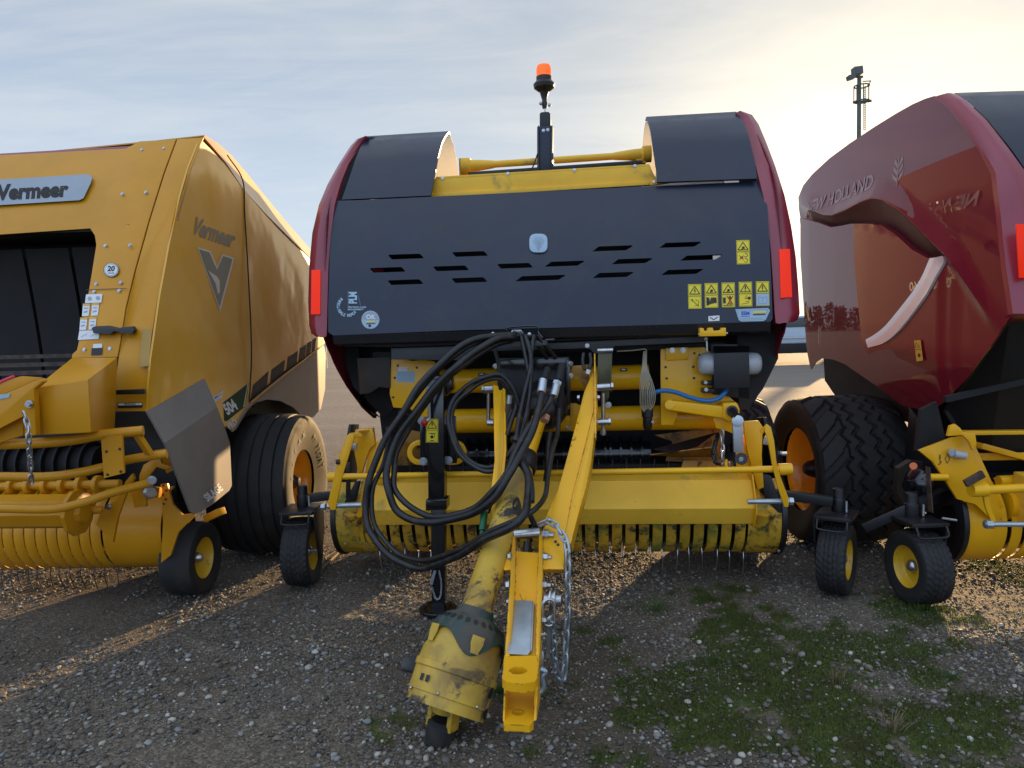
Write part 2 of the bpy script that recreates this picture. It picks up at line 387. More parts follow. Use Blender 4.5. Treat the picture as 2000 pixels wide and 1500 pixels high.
def cdt(outline, holes, step, fn, lines=()):
    """sheet over a 2-D outline with holes; fn(u, v) -> 3-D point"""
    vs = []; es = []
    for lp in [outline] + list(holes):
        o = len(vs); n = len(lp); pts = []
        for i in range(n):
            a, b = lp[i], lp[(i + 1) % n]; k = max(1, int(math.hypot(b[0] - a[0], b[1] - a[1]) / (step * 1.0)))
            for j in range(k): pts.append((a[0] + (b[0] - a[0]) * j / k, a[1] + (b[1] - a[1]) * j / k))
        vs += pts; es += [(o + i, o + (i + 1) % len(pts)) for i in range(len(pts))]
    nb = len(vs)
    for lp in lines:
        pts = []
        for a, b in zip(lp, lp[1:]):
            k = max(1, int(math.hypot(b[0] - a[0], b[1] - a[1]) / step)); pts += [(a[0] + (b[0] - a[0]) * j / k, a[1] + (b[1] - a[1]) * j / k) for j in range(k)]
        pts.append(lp[-1]); pts = [p for p in pts if inside(p, outline)]; o = len(vs); vs += pts; es += [(o + i, o + i + 1) for i in range(len(pts) - 1) if math.hypot(pts[i + 1][0] - pts[i][0], pts[i + 1][1] - pts[i][1]) < step * 2.5]
    xs = [p[0] for p in outline]; ys = [p[1] for p in outline]; bd = np.array(vs)
    u = min(xs) + step / 2
    row = 0
    while u < max(xs):
        w = min(ys) + (step / 2 if row % 2 else step)
        while w < max(ys):
            if inside((u, w), outline) and not any(inside((u, w), h) for h in holes) and np.min((bd[:, 0] - u) ** 2 + (bd[:, 1] - w) ** 2) > (step * 0.45) ** 2: vs.append((u, w))
            w += step
        u += step; row += 1
    r = delaunay_2d_cdt([V(p) for p in vs], es, [], 0, 1e-6)
    V2, T = r[0], r[2]; out = []
    for t in T:
        c = (sum(V2[i][0] for i in t) / len(t), sum(V2[i][1] for i in t) / len(t))
        if inside(c, outline) and not any(inside(c, h) for h in holes): out.append(list(t))
    mb = MB(); mb.add([fn(p[0], p[1]) for p in V2], out); return mb
_tx = {}
def text_mesh(s, bold=0.0, spacing=1.0):
    k = (s, bold, spacing)
    if k in _tx: return _tx[k]
    cu = bpy.data.curves.new('t', 'FONT'); cu.body = s; cu.offset = bold; cu.space_character = spacing; cu.align_x = 'CENTER'; cu.align_y = 'CENTER'; cu.resolution_u = 3
    ob = bpy.data.objects.new('t', cu); scn.collection.objects.link(ob)
    dg = bpy.context.evaluated_depsgraph_get(); me = bpy.data.meshes.new_from_object(ob.evaluated_get(dg))
    _tx[k] = ([tuple(v.co) for v in me.vertices], [list(p.vertices) for p in me.polygons])
    bpy.data.objects.remove(ob); bpy.data.meshes.remove(me); bpy.data.curves.remove(cu); return _tx[k]
class Decal(MB):
    """flat graphics on a surface; surf(px, py, lift) -> point"""
    def build(s, name, material=None, parent=None, tol=.02, **k): return super().build(name, material, parent, tol=tol, norm=False, **k)
    def __init__(s, surf, lift=0.002): super().__init__(); s.s = surf; s.l = lift
    def P(s, pts, mt, k=0): s.use(mt); return s.poly([s.s(x, y, s.l + k * 0.0008) for x, y in pts])
    def disc(s, x, y, rx, ry, mt, k=0, n=28): return s.P([(x + rx * math.cos(2 * math.pi * i / n), y + ry * math.sin(2 * math.pi * i / n)) for i in range(n)], mt, k)
    def line(s, pts, w, mt, k=1, close=False):
        if close: pts = list(pts) + [pts[0]]
        for a, b in zip(pts, pts[1:]):
            dx, dy = b[0] - a[0], b[1] - a[1]; l = math.hypot(dx, dy) or 1; nx, ny = -dy / l * w / 2, dx / l * w / 2
            s.P([(a[0] + nx, a[1] + ny), (b[0] + nx, b[1] + ny), (b[0] - nx, b[1] - ny), (a[0] - nx, a[1] - ny)], mt, k)
        return s
    def text(s, t, x, y, size, mt, k=1, ang=0.0, sx=1.0, bold=0.02, shear=0.0, spacing=1.0, flip=1, slope=0.0):
        vs, fs = text_mesh(t, bold, spacing); s.use(mt); c, q = math.cos(R_(ang)), math.sin(R_(ang)); out = []
        for a, b, _ in vs:
            a = (a + b * shear) * sx * size * flip; b = b * size + a * slope
            out.append(s.s(x + a * c - b * q, y - (b * c + a * q), s.l + k * 0.0008))
        s.add(out, fs); return s
def warn(D, x, y, w, h, kind, rot=0.0):
    """two-panel safety sticker"""
    c, q = math.cos(R_(rot)), math.sin(R_(rot))
    def T(u, v_): return (x + u * w * c + v_ * h * q, y + v_ * h * c - u * w * q)
    D.P([T(-.5, -.5), T(.5, -.5), T(.5, .5), T(-.5, .5)], 'sticker_yellow')
    D.line([T(-.44, -.02), T(.44, -.02)], 0.9, 'ink')
    D.line([T(-.46, -.47), T(.46, -.47), T(.46, .47), T(-.46, .47)], 0.5, 'ink', close=True)
    D.line([T(0, -.42), T(.38, -.1), T(-.38, -.1)], 1.5, 'ink', close=True)
    if kind in ('ex', 'key', 'book', 'jack'): D.line([T(0, -.34), T(0, -.2)], 2.2, 'ink'); D.line([T(0, -.165), T(0, -.135)], 2.2, 'ink')
    elif kind == 'bolt': D.line([T(.05, -.32), T(-.06, -.24), T(.06, -.24), T(-.02, -.14)], 1.2, 'ink')
    else: D.disc(*T(0.02, -.2), w * .1, h * .045, 'ink', 1); D.line([T(-.12, -.14), T(.12, -.16)], 1.2, 'ink')
    if kind == 'bolt':
        D.line([T(-.3, .12), T(-.1, .2), T(.1, .3), T(.3, .4)], 1, 'ink'); D.line([T(.05, .12), T(.3, .2), T(.25, .38), T(0, .36)], .8, 'ink'); D.disc(*T(-.2, .14), 1.6, 1.3, 'ink', 1)
    elif kind == 'rolls':
        D.P([T(-.38, .06), T(-.15, .1), T(-.15, .38), T(-.38, .42)], 'ink', 1); D.P([T(.38, .1), T(.2, .14), T(.2, .3), T(.38, .32)], 'ink', 1)
        for k in range(4): D.line([T(-.18 + k * .1, .36 - .01 * k), T(.02 + k * .1, .08)], 2.0, 'ink')
    elif kind == 'man':
        D.P([T(-.4, .1), T(-.2, .1), T(-.2, .34), T(-.4, .34)], 'ink', 1); D.line([T(-.4, .42), T(.3, .42)], 1.2, 'ink')
        D.disc(*T(.12, .06), 1.5, 1.5, 'ink', 1); D.line([T(.12, .08), T(.12, .26)], 3.2, 'ink'); D.line([T(.06, .26), T(.06, .4)], 1.4, 'ink'); D.line([T(.18, .26), T(.18, .4)], 1.4, 'ink'); D.line([T(-.02, .1), T(.3, .12)], 1.3, 'ink')
        D.line([T(-.1, .04), T(.36, .4)], 1.8, 'red_ink', 2); D.line([T(.36, .04), T(-.1, .4)], 1.8, 'red_ink', 2)
    elif kind == 'key':
        D.line([T(-.05, .16), T(.3, .16)], 1.4, 'ink'); D.disc(*T(.28, .16), 3, 3, 'ink', 1); D.line([T(0, .08), T(.15, .07)], 1, 'ink'); D.line([T(-.3, .4), T(.2, .36), T(.25, .28), T(.0, .3)], .9, 'red_ink')
    elif kind == 'book':
        D.P([T(-.46, 0), T(.46, 0), T(.46, .47), T(-.46, .47)], 'ice_blue', 1); D.line([T(-.32, .12), T(0, .16), T(.32, .12), T(.32, .38), T(0, .4), T(-.32, .38)], .9, 'silver_grey', 2, close=True); D.line([T(0, .16), T(0, .4)], .8, 'silver_grey', 2)
    elif kind == 'bug':
        D.disc(*T(-.12, .22), 3.2, 2.6, 'red_ink', 1)
        for a, b in ((-.3, .12), (-.3, .32), (.04, .12), (.04, .33)): D.line([T(-.12, .22), T(a, b)], .9, 'red_ink')
        for cy in (.12, .34): D.line([T(.18 + .14 * math.cos(a / 10 * 4.6 - 2.0), cy + .08 * math.sin(a / 10 * 4.6 - 2.0)) for a in range(11)], 1.0, 'ink')
    elif kind == 'jack':
        D.line([T(-.25, .12), T(.25, .12)], 1.4, 'ink'); D.line([T(0, .12), T(0, .34)], 1.2, 'ink'); D.disc(*T(-.02, .27), 3, 3, 'ink', 1); D.line([T(-.15, .42), T(.15, .42)], 1.6, 'ink'); D.line([T(.2, .12), T(.2, .24), T(.05, .32)], 1, 'ink')

# tyres ------------------------------------------------------------------
def tyre(name, parent, c, axis, R, W, rr, mt, tread=None, nt_=160, nw=26, mat_side=None, squash=0.0, bulge=0.35):
    """carcass swept round the axis; tread(theta, w in -1..1) -> groove depth. W full width"""
    c = V(c); ax = V(axis).normalized(); up_ = V((0, 0, 1)); e1 = up_ - ax * up_.dot(ax); e1.normalize(); e2 = ax.cross(e1)
    prof = []
    sh = W * 0.5
    ns = 7
    for k in range(ns):          # inner bead to shoulder
        t = k / ns; a = t * math.pi / 2
        prof.append((rr + (R * 0.955 - rr) * math.sin(a) ** 0.9 if t else rr, -(sh * 0.78 + sh * 0.22 * math.sin(math.pi * (0.12 + t * 0.75))), None))
    for k in range(nw + 1):
        w = -1 + 2 * k / nw; crown = (1 - abs(w) ** 3.2) * R * 0.045
        prof.append((R * 0.955 + crown, w * sh * 0.93, w))
    for k in range(ns - 1, -1, -1):
        t = k / ns; a = t * math.pi / 2
        prof.append((rr + (R * 0.955 - rr) * math.sin(a) ** 0.9 if t else rr, (sh * 0.78 + sh * 0.22 * math.sin(math.pi * (0.12 + t * 0.75))), None))
    rows = []
    for i in range(nt_):
        th = 2 * math.pi * i / nt_; d = e1 * math.cos(th) + e2 * math.sin(th); row = []
        for r, h, w in prof:
            q = r - (tread(th, w) if (tread and w is not None) else 0)
            p = c + d * q + ax * h
            row.append(p)
        rows.append(row)
    rows.append(rows[0]); mb = MB(); mb.ms = [mt, mat_side or mt]
    n = len(prof); o = 0
    vs = [p for r in rows[:-1] for p in r]; fs = []; mi = []
    for i in range(nt_):
        j = (i + 1) % nt_
        for k in range(n - 1):
            fs.append([i * n + k, i * n + k + 1, j * n + k + 1, j * n + k]); mi.append(1 if (k < ns or k >= n - ns - 1) else 0)
    mb.v = [tuple(p) for p in vs]; mb.f = fs; mb.mi = mi
    return mb.build(name, None, parent, ang=50)
def tri(x): x = x % 1.0; return abs(x * 2 - 1) * 2 - 1
def gs(x, w): return max(0.0, 1 - abs(x) / w)
def tread_chevron(th, w):
    n = 30; z = tri(th / (2 * math.pi) * n) * 0.07
    d = 0.0
    for c_ in (-0.2, 0.2): d = max(d, 1 if abs(w - c_ - z) < 0.045 else 0)
    for c_ in (-0.48, 0.48): d = max(d, 1 if abs(w - c_ - z) < 0.03 else 0)
    if abs(w) > 0.42:
        s = th / (2 * math.pi) * 15 * 1.0 - abs(w) * 1.4; s = s % 1.0
        d = max(d, 1 if s < 0.34 else 0)
    return d * 0.022
def tread_ribs(th, w):
    return 0.014 if any(abs(w - c_) < 0.035 for c_ in (-0.75, -0.45, -0.15, 0.15, 0.45, 0.75)) else 0
def tread_block(th, w):
    n = 34; z = tri(th / (2 * math.pi) * n * .5) * 0.05; s = (th / (2 * math.pi) * n + w * 1.2) % 1.0; d = 0
    if any(abs(w - c_ - z) < 0.05 for c_ in (-0.5, -.17, 0.17, .5)): d = 1
    s2 = (th / (2 * math.pi) * n + (w * 1.6 if int((w + 1) * 3) % 2 else -w * 1.6)) % 1.0
    if s2 < 0.3: d = 1
    return d * 0.006
def tread_fine(th, w): return 0.004 if any(abs(w - c_) < 0.04 for c_ in (-0.6, -.3, 0, .3, .6)) else 0
def rim(name, parent, c, axis, r, depth, off, mt, hub='steel', bolts=0, hubr=0.03):
    """dished rim; axis points to the seen face, off = distance of lip from tyre centre"""
    c = V(c); ax = V(axis).normalized(); mb = MB()
    mb.lathe(c, ax, [(r * 1.06, off), (r * 1.03, off + 0.008), (r * 0.98, off), (r * 0.93, off - 0.02), (r * 0.90, off - depth * 0.55), (r * 0.80, off - depth * 0.9), (r * 0.55, off - depth), (r * 0.3, off - depth * 0.8), (.002, off - depth * 0.8)], 48, caps=False)
    mb.lathe(c, -ax, [(r * 1.06, off), (r * 0.98, off), (r * 0.9, off - depth * 0.5), (r * 0.6, off - depth * 0.8), (r * 0.2, off - depth * 0.8)], 48, caps=False)
    o = mb.build(name, mt, parent, ang=40)
    hb = MB(); hb.lathe(c, ax, [(hubr * 1.3, off - depth), (hubr * 1.3, off - depth * .5), (hubr, off - depth * .2), (hubr * 0.6, off - depth * 0.02), (0.001, off)], 24)
    for k in range(bolts):
        a = 2 * math.pi * k / bolts; u, w = basis(ax); hb.hexb(c + ax * (off - depth * 0.88) + (u * math.cos(a) + w * math.sin(a)) * r * 0.42, ax, 0.011, 0.014)
    hb.build('hub', hub, o); return o
def leafmat(name, c1_, c2_, tr=.35):
    global nt
    M = bpy.data.materials.new(name); M.use_nodes = True; nt = M.node_tree; nt.nodes.clear(); out = N('ShaderNodeOutputMaterial'); b = N('ShaderNodeBsdfPrincipled'); g = N('ShaderNodeNewGeometry').outputs['Random Per Island']
    t = N('ShaderNodeTexCoord').outputs['Object']; f_ = mth('ADD', mth('MULTIPLY', g, .5), mth('MULTIPLY', tnoise(t, 4, 3), .5)); c = mixc(f_, c1_, c2_); L(c, b.inputs['Base Color']); b.inputs['Roughness'].default_value = .7
    ts = N('ShaderNodeBsdfTranslucent'); L(c, ts.inputs[0]); mx = N('ShaderNodeMixShader'); mx.inputs[0].default_value = tr; L(b.outputs[0], mx.inputs[1]); L(ts.outputs[0], mx.inputs[2]); L(mx.outputs[0], out.inputs[0]); MATS[name] = M
leafmat('liner', (.80, .79, .74), (.86, .84, .80), .55)
# ================================================================== CENTRE BALER
FC = Frame(.18, 4.02, 5.5)
cb = root('round_baler', FC, 'dark red and black round baler with an orange beacon, standing between the other two', 'baler', 'round balers parked in a row')
Y = FC.y
YD = [(150, .45), (220, .42), (262, .36), (300, .22), (350, .05), (393, -.03), (500, -.14), (655, -.27), (700, -.30)]
def yd(py, k=0): return interp(py + k, YD)
SP0 = V((0, -.27, 1.46)); SN = V((0, -0.77, -.27)); SN = V((0, -.77, .27)).cross(V((1, 0, 0))); SN = V((0, -0.943, 0.331))
def SH(px, py, lift=0.0):
    p = FC.pl(px, py, SP0, SN, lift); t = max(-1.0, min(1.0, (py - 510 + (px - 1050) * .03) / 145))
    return p - (FC.r3 @ ray(px, py)) * (.045 * (1 - t * t))      # the sheet bows outward slightly
# --- front shield with slots
def shmap(px, py):
    p = SH(px, py); b = interp(py, [(350, .028), (372, .010), (390, 0)]) if px > 0 else 0
    p.y += b; return p
def slot(cx, cy, w, d):    # parallelogram louvre hole, px
    a = -0.035; h = 4.7; s = 4.5 * d
    return [(cx + x, cy + y + x * a) for x, y in ((-w / 2 + s - 2, h), (-w / 2 - s, -h + 1.6), (-w / 2 - s + 2, -h), (w / 2 - s, -h), (w / 2 - s + 3, -h + 1.5), (w / 2 + s, h - 1), (w / 2 + s - 2, h))]
slots = [slot(793, 501, 60, 1), (0), slot(918, 496, 60, 1), slot(757, 527, 60, 1), slot(881, 524, 60, 1), slot(792, 551, 60, 1), slot(917, 547, 60, 1), slot(1006, 519, 60, 1),
         slot(1055, 543, 84, -1), slot(1102, 515, 64, -1), slot(1196, 485, 66, -1), slot(1234, 510, 66, -1), slot(1197, 537, 66, -1), slot(1328, 478, 68, -1), slot(1369, 503, 68, -1), slot(1332, 531, 68, -1)]
slots = [s_ for s_ in slots if s_]
sh_out = [(655, 392), (700, 391), (900, 381), (1200, 366), (1490, 352), (1496, 356), (1501, 440), (1507, 560), (1509, 622), (1505, 628), (1200, 637), (900, 645), (650, 655), (641, 648), (641, 600), (644, 500), (649, 420), (651, 396)]
mb = cdt(sh_out, slots, 26, shmap)
shield = mb.build('front_shield', 'black_shield', cb, ang=50, solid=0.012, out=(0, -1, 0))
def lip(m_):
    top = [SH(x, lerp(655, 628, (x - 650) / 855), 0) for x in (650, 860, 1080, 1300, 1505)]
    m_.grid([[p for p in top], [p + V((0, .012, -.045)) for p in top], [p + V((0, .10, -.06)) for p in top]])
one(lip, 'bottom_lip', 'black', shield, solid=0.006)
# logo badge, stickers on the shield
def squircle(cx, cy, rx, ry, n=28, k=0.62):
    out = []
    for i in range(n):
        a = 2 * math.pi * i / n; c, q = math.cos(a), math.sin(a)
        out.append((cx + rx * math.copysign(abs(c) ** k, c), cy + ry * math.copysign(abs(q) ** k, q)))
    return out
mb = MB(); mb.ext([SH(x, y, .012) for x, y in squircle(1051.5, 474.5, 18, 18.5)], SN * -.012)
em = mb.build('leaf_emblem', 'ice_blue', shield, bevel=.003)
D = Decal(SH, .0145)
D.line([(1051.5, 490), (1051.5, 462)], 1.2, 'silver_grey')
for s_ in (-1, 1):
    for k in range(3): D.line([(1051.5, 487 - 6 * k), (1051.5 + s_ * (6 - k * 1), 477 - 5 * k), (1051.5 + s_ * (11 - 3 * k), 468 - 3.5 * k)], 1.0, 'silver_grey')
D.build('leaf_lines', None, em)
for kind, x, y, w, h, rot in (('bug', 1451.5, 492.5, 26, 47, 1.5), ('bolt', 1357, 579, 26, 48, 1), ('rolls', 1389.5, 577, 26, 48, 1), ('man', 1422.5, 576, 26, 48, 1), ('key', 1456, 574.5, 26, 48, 1), ('book', 1489.5, 573.5, 26, 48, 1)):
    D = Decal(SH, .0025); warn(D, x, y, w, h, kind, rot); D.build('warning_sticker', None, shield)
D = Decal(SH, .0025)
D.P([(1436, 604), (1500, 601.5), (1504, 606), (1496, 624), (1491, 627), (1448, 628), (1443, 625)], 'ice_blue')
D.line([(1439, 606), (1500, 604), (1493, 624), (1448, 625.5)], .8, 'silver_grey', close=True)
D.text('ESM', 1456, 612, 9.5, 'blue_ink', 2, sx=1.0, bold=.03); D.P([(1470.5, 608.5), (1496, 607.5), (1496, 611), (1470.5, 612)], 'sticker_yellow', 2); D.line([(1471, 614.5), (1495, 613.5)], 2, 'ink', 2)
D.text('ENGINEERING', 1456, 618, 2.6, 'blue_ink', 2); D.line([(1449, 622.5), (1491, 621)], .8, 'silver_grey', 2)
D.build('dealer_sticker', None, shield)
D = Decal(SH, .0025); D.P([(1383.5, 617.5), (1405, 616), (1405.5, 626.5), (1383.5, 627.5)], 'white'); D.line([(1387, 620), (1394, 624.5), (1402, 619)], 1.6, 'ink'); D.build('arrow_sticker', None, shield)
D = Decal(SH, .0025)
cx, cy, rr_ = 679, 598, 17.5
def arc_text(D, s, cx, cy, r, a0, a1, size, mt, bold=.03):
    n = len(s)
    for i, ch in enumerate(s):
        if ch == ' ': continue
        a = R_(lerp(a0, a1, i / (n - 1))); D.text(ch, cx + r * math.cos(a), cy - r * math.sin(a), size, mt, ang=math.degrees(a) + 90, bold=bold)
arc_text(D, 'INTELLIBALE READY', cx, cy, 18.5, 128, 322, 8.2, 'ice_blue')
D.text('PLM', 690, 581.5, 21, 'ice_blue', ang=90, sx=.62, bold=.05)
D.text('PRECISION LAND', 697.5, 600, 4.6, 'ice_blue', bold=.03); D.text('MANAGEMENT', 695, 604.5, 4.6, 'ice_blue', bold=.03)
D.line([(675, 598), (703, 597.2)], .6, 'dark_green'); D.line([(680, 568), (680, 604)], .5, 'silver_grey'); D.line([(699, 577), (703, 590), (704, 597)], .5, 'silver_grey')
D.build('round_lettering', None, shield)
D = Decal(SH, .0025)
pts = [(723.5 + (17 + (0.9 if i % 2 else 0)) * math.cos(2 * math.pi * i / 56), 624.5 + (17.3 + (0.9 if i % 2 else 0)) * math.sin(2 * math.pi * i / 56)) for i in range(56)]
D.P(pts, 'ice_blue'); D.P([(723.5 + 16 * math.cos(a), 624.5 - 16 * math.sin(a)) for a in [R_(x) for x in range(-1, 183, 8)]], 'silver_grey', 1)
D.text('OK', 724, 619.5, 12, 'white', 2, bold=.04); D.P([(715, 627.5), (733, 626.6), (733, 629), (715, 630)], 'sticker_yellow', 2); D.line([(715, 632.3), (733, 631.3)], 1.4, 'ink', 2); D.disc(722, 636, 2.7, 2.7, 'teal_plastic', 2)
D.build('ok_sticker', None, shield)
# dust bloom under the shield edge
# --- hoods
def hood(name, lcol, rcol, bot, top, py0, py1, parent):
    """front face arches up and over to the back"""
    rows = []
    for k in range(11):
        t = k / 10
        yy = interp(t, [(0, -.0), (.3, .05), (.6, .15), (.85, .29), (1, .42)])
        l = (interp(t, [(a, b) for a, b, _ in lcol]), interp(t, [(a, c) for a, _, c in lcol])); r_ = (interp(t, [(a, b) for a, b, _ in rcol]), interp(t, [(a, c) for a, _, c in rcol]))
        rows.append([Y(lerp(l[0], r_[0], s_ / 8), lerp(l[1], r_[1], s_ / 8), yy) for s_ in range(9)])
    rows.append([p + V((0, .05, -.002)) for p in rows[-1]])
    m_ = MB().grid(rows); return m_.build(name, 'black_shield', parent, ang=60, solid=.012), rows
h1, rw1 = hood('top_hood', [(0, 668, 391), (.3, 680, 357), (.6, 694, 315), (.85, 706, 285), (1, 716, 268)], [(0, 842, 383), (.3, 848, 350), (.6, 857, 304), (.85, 865, 274), (1, 877, 258)], 0, 0, 0, 0, cb)
h2, rw2 = hood('top_hood', [(0, 1283, 357), (.3, 1281, 330), (.6, 1274, 283), (.85, 1269, 249), (1, 1262, 230)], [(0, 1478, 350), (.3, 1474, 318), (.6, 1463, 272), (.85, 1452, 240), (1, 1438, 220)], 0, 0, 0, 0, cb)
def ln(rw, px_in, ybot):
    ap = rw[-1]; R = []
    for dy, dz in ((0, -.012), (.10, -.03), (.20, -.10), (.27, -.20), (.31, -.34)): R.append([p + V((0, dy, dz)) for p in ap])
    MB().grid(R).build('hood_liner', 'liner', cb, solid=.004)
ln(rw1, 882, 336); ln(rw2, 1261, 320)
# --- red side bands with reflectors, and the skins that run back from them
BL_o = [(618, 657), (609, 650), (605, 635), (603, 590), (605, 520), (611, 455), (624, 400), (641, 360), (662, 322), (686, 285), (698, 272), (716, 267)]
BL_i = [(634, 659), (637, 655), (638, 640), (639, 590), (641, 520), (646, 455), (653, 400), (664, 360), (679, 322), (698, 290), (707, 277), (718, 268)]
BR_o = [(1548, 628), (1556, 624), (1560, 612), (1557, 560), (1552, 500), (1543, 440), (1530, 380), (1513, 325), (1496, 280), (1480, 242), (1468, 225), (1448, 218)]
BR_i = [(1521, 632), (1516, 630), (1514, 612), (1511, 560), (1507, 500), (1501, 440), (1491, 380), (1477, 325), (1465, 285), (1452, 250), (1445, 230), (1438, 220)]
def band(o_, i_, sgn, refl, tilt):
    pts = [(a, b) for a, b in zip(o_, i_)]; rows = []
    for (a, b) in pts:
        ya = yd(a[1] + tilt); A = Y(*a, ya + .015); B = Y(*b, ya); mid = (A + B) / 2 + V((0, -.022, 0)); sk = A + V((sgn * .012, .09, 0))
        rows.append([sk, A + V((sgn * .010, .025, 0)), A, lerp(A, mid, .7), mid, lerp(B, mid, .6), B, B + V((0, .05, 0))])
    o = MB().grid(rows).build('side_band', 'red_band', cb, ang=60, solid=.006)
    q = [Y(x, y, yd(y + tilt) - .026) for x, y in refl]
    MB().ext(q, (0, .006, 0)).build('reflector', 'reflector', o, bevel=.002); return rows
rL = band(BL_o, BL_i, -1, [(608, 527), (626, 527), (625, 614), (607, 614)], 0)
rR = band(BR_o, BR_i, 1, [(1522, 487), (1543, 486), (1547.5, 580), (1525, 582)], 28)
# dark inner gap strip between band and shield
for o_, sg in ((BL_i, 1), (BR_i, -1)):
    rows = [[Y(x, y, yd(y + (28 if sg < 0 else 0)) + .03), Y(x + sg * 16, y, yd(y) + .06), Y(x + sg * 40, y + 4, yd(y) + .12)] for x, y in o_[1:]]
    MB().grid(rows).build('inner_strip', 'black_matte', cb, solid=.004)
# full side panels (profile shared with the neighbour of the same make)
# --- top: beam, roller, shaft, brackets
def beam(m_):
    m_.ext([Y(x, y, .10) for x, y in [(848, 350), (1270, 324), (1284, 358), (833, 386)]], (0, .03, 0))
    m_.ext([Y(x, y, .085) for x, y in [(836, 378), (1282, 352), (1285, 360), (833, 387)]], (0, .03, 0))
    m_.ext([Y(x, y, .10) for x, y in [(852, 345), (1268, 320), (1270, 325), (849, 350)]], (0, .18, 0))
top = one(beam, 'top_beam', 'yellow_pale', cb, bevel=.003)
def hx(m_):
    for x, y in ((865, 348), (992, 339), (1122, 332), (1240, 324)): m_.hexb(Y(x, y, .099), (0, -1, 0), .007, .005)
one(hx, 'bolt', 'steel', top)
def clips(m_):
    for P in ([(813, 377), (846, 375), (847, 384), (813, 386)], [(1269, 352), (1307, 349), (1308, 357), (1270, 362)]): m_.ext([Y(x, y, .05) for x, y in P], (0, .02, 0))
cl_ = one(clips, 'hinge_tab', 'yellow', cb, bevel=.002)
def hx(m_):
    for x, y in ((820, 381), (838, 379), (1277, 355), (1297, 353)): m_.hexb(Y(x, y, .049), (0, -1, 0), .006, .005)
one(hx, 'bolt', 'steel', cl_)
def shaft(m_):
    y0 = .5
    a, b = Y(905, 325, y0), Y(1262, 301, y0); d = b - a; L_ = d.length
    m_.lathe(a, d, [(.05, -.01), (.05, .04), (.036, .05), (.034, .10), (.024, .19), (.021, .2), (.021, L_ - .2), (.024, L_ - .19), (.034, L_ - .08), (.036, L_ - .03), (.05, L_ - .02), (.05, L_ + .03)], 20)
one(shaft, 'drive_shaft', 'yellow_pale', cb)
def shs(m_):
    m_.box(tuple(Y(897, 345, .5)), tuple(Y(921, 312, .56))); m_.ext([Y(x, y, .48) for x, y in [(1243, 292), (1262, 290), (1262, 318), (1243, 320)]], (0, .1, 0))
one(shs, 'shaft_bearing', 'yellow_pale', cb, bevel=.004)
def rol(m_):
    m_.cyl(Y(915, 343, .42), Y(1255, 320, .42), .022); m_.cyl(Y(900, 352, .3), Y(1262, 328, .3), .018)
one(rol, 'top_roller', 'charcoal', cb)
def slat(m_):
    for k in range(2): m_.ext([Y(x, y - 3 * k, .36 + .1 * k) for x, y in [(900, 345), (1255, 321), (1255, 326), (900, 350)]], (0, .02, 0))
one(slat, 'top_slat', 'yellow_pale', cb)
# --- beacon mast
def ms(m_): m_.ext([Y(x, y, .13) for x, y in [(1049, 247), (1080, 245), (1081, 331), (1049, 333)]], (0, .045, 0)); m_.ext([Y(x, y, .125) for x, y in [(1051, 246), (1053, 246), (1053, 332), (1051, 332)]], (0, -.012, 0)); m_.ext([Y(x, y, .125) for x, y in [(1076, 246), (1079, 246), (1079, 330), (1076, 330)]], (0, -.012, 0))
mst = one(ms, 'beacon_mast', 'black_shield', cb, bevel=.002)
def ms2(m_): m_.ext([Y(x, y, .135) for x, y in [(1054, 222), (1057, 219), (1071, 218), (1075, 222), (1076, 250), (1054, 250)]], (0, .035, 0))
one(ms2, 'mast_top', 'black', mst, bevel=.002)
def hx(m_):
    for x, y in ((1061.5, 255), (1070, 253.5)): m_.hexb(Y(x, y, .13), (0, -1, 0), .007, .006)
    for x, y in ((1056, 202), (1073, 205)): m_.ball(Y(x, y, .13), .010)
    m_.cyl(Y(1064.5, 219, .15), Y(1064.5, 207, .15), .006)
one(hx, 'bolt', 'steel', mst)
bo = Y(1062, 0, .15); bx = Y(1063, 205, .15); zt = lambda py: Y(1062, py, .15).z
bp_ = V((Y(1063, 180, .15).x, .15, 0))
def bc(m_): m_.lathe(bp_, (0, 0, 1), [(.012, zt(212)), (.018, zt(203)), (.013, zt(197)), (.02, zt(188)), (.026, zt(180)), (.036, zt(178)), (.058, zt(172)), (.062, zt(165)), (.050, zt(160)), (.044, zt(158)), (.044, zt(150))], 28)
bea = one(bc, 'beacon_light', 'black', cb)
def bc(m_): m_.lathe(bp_, (0, 0, 1), [(.042, zt(151)), (.043, zt(140)), (.042, zt(133)), (.036, zt(128)), (.02, zt(126))], 28)
one(bc, 'amber_dome', 'amber_lens', bea)
one(lambda m_: m_.tube([Y(1050, 300, .12), Y(1044, 318, .13), Y(1038, 332, .15)], .004), 'cable', 'black', mst)

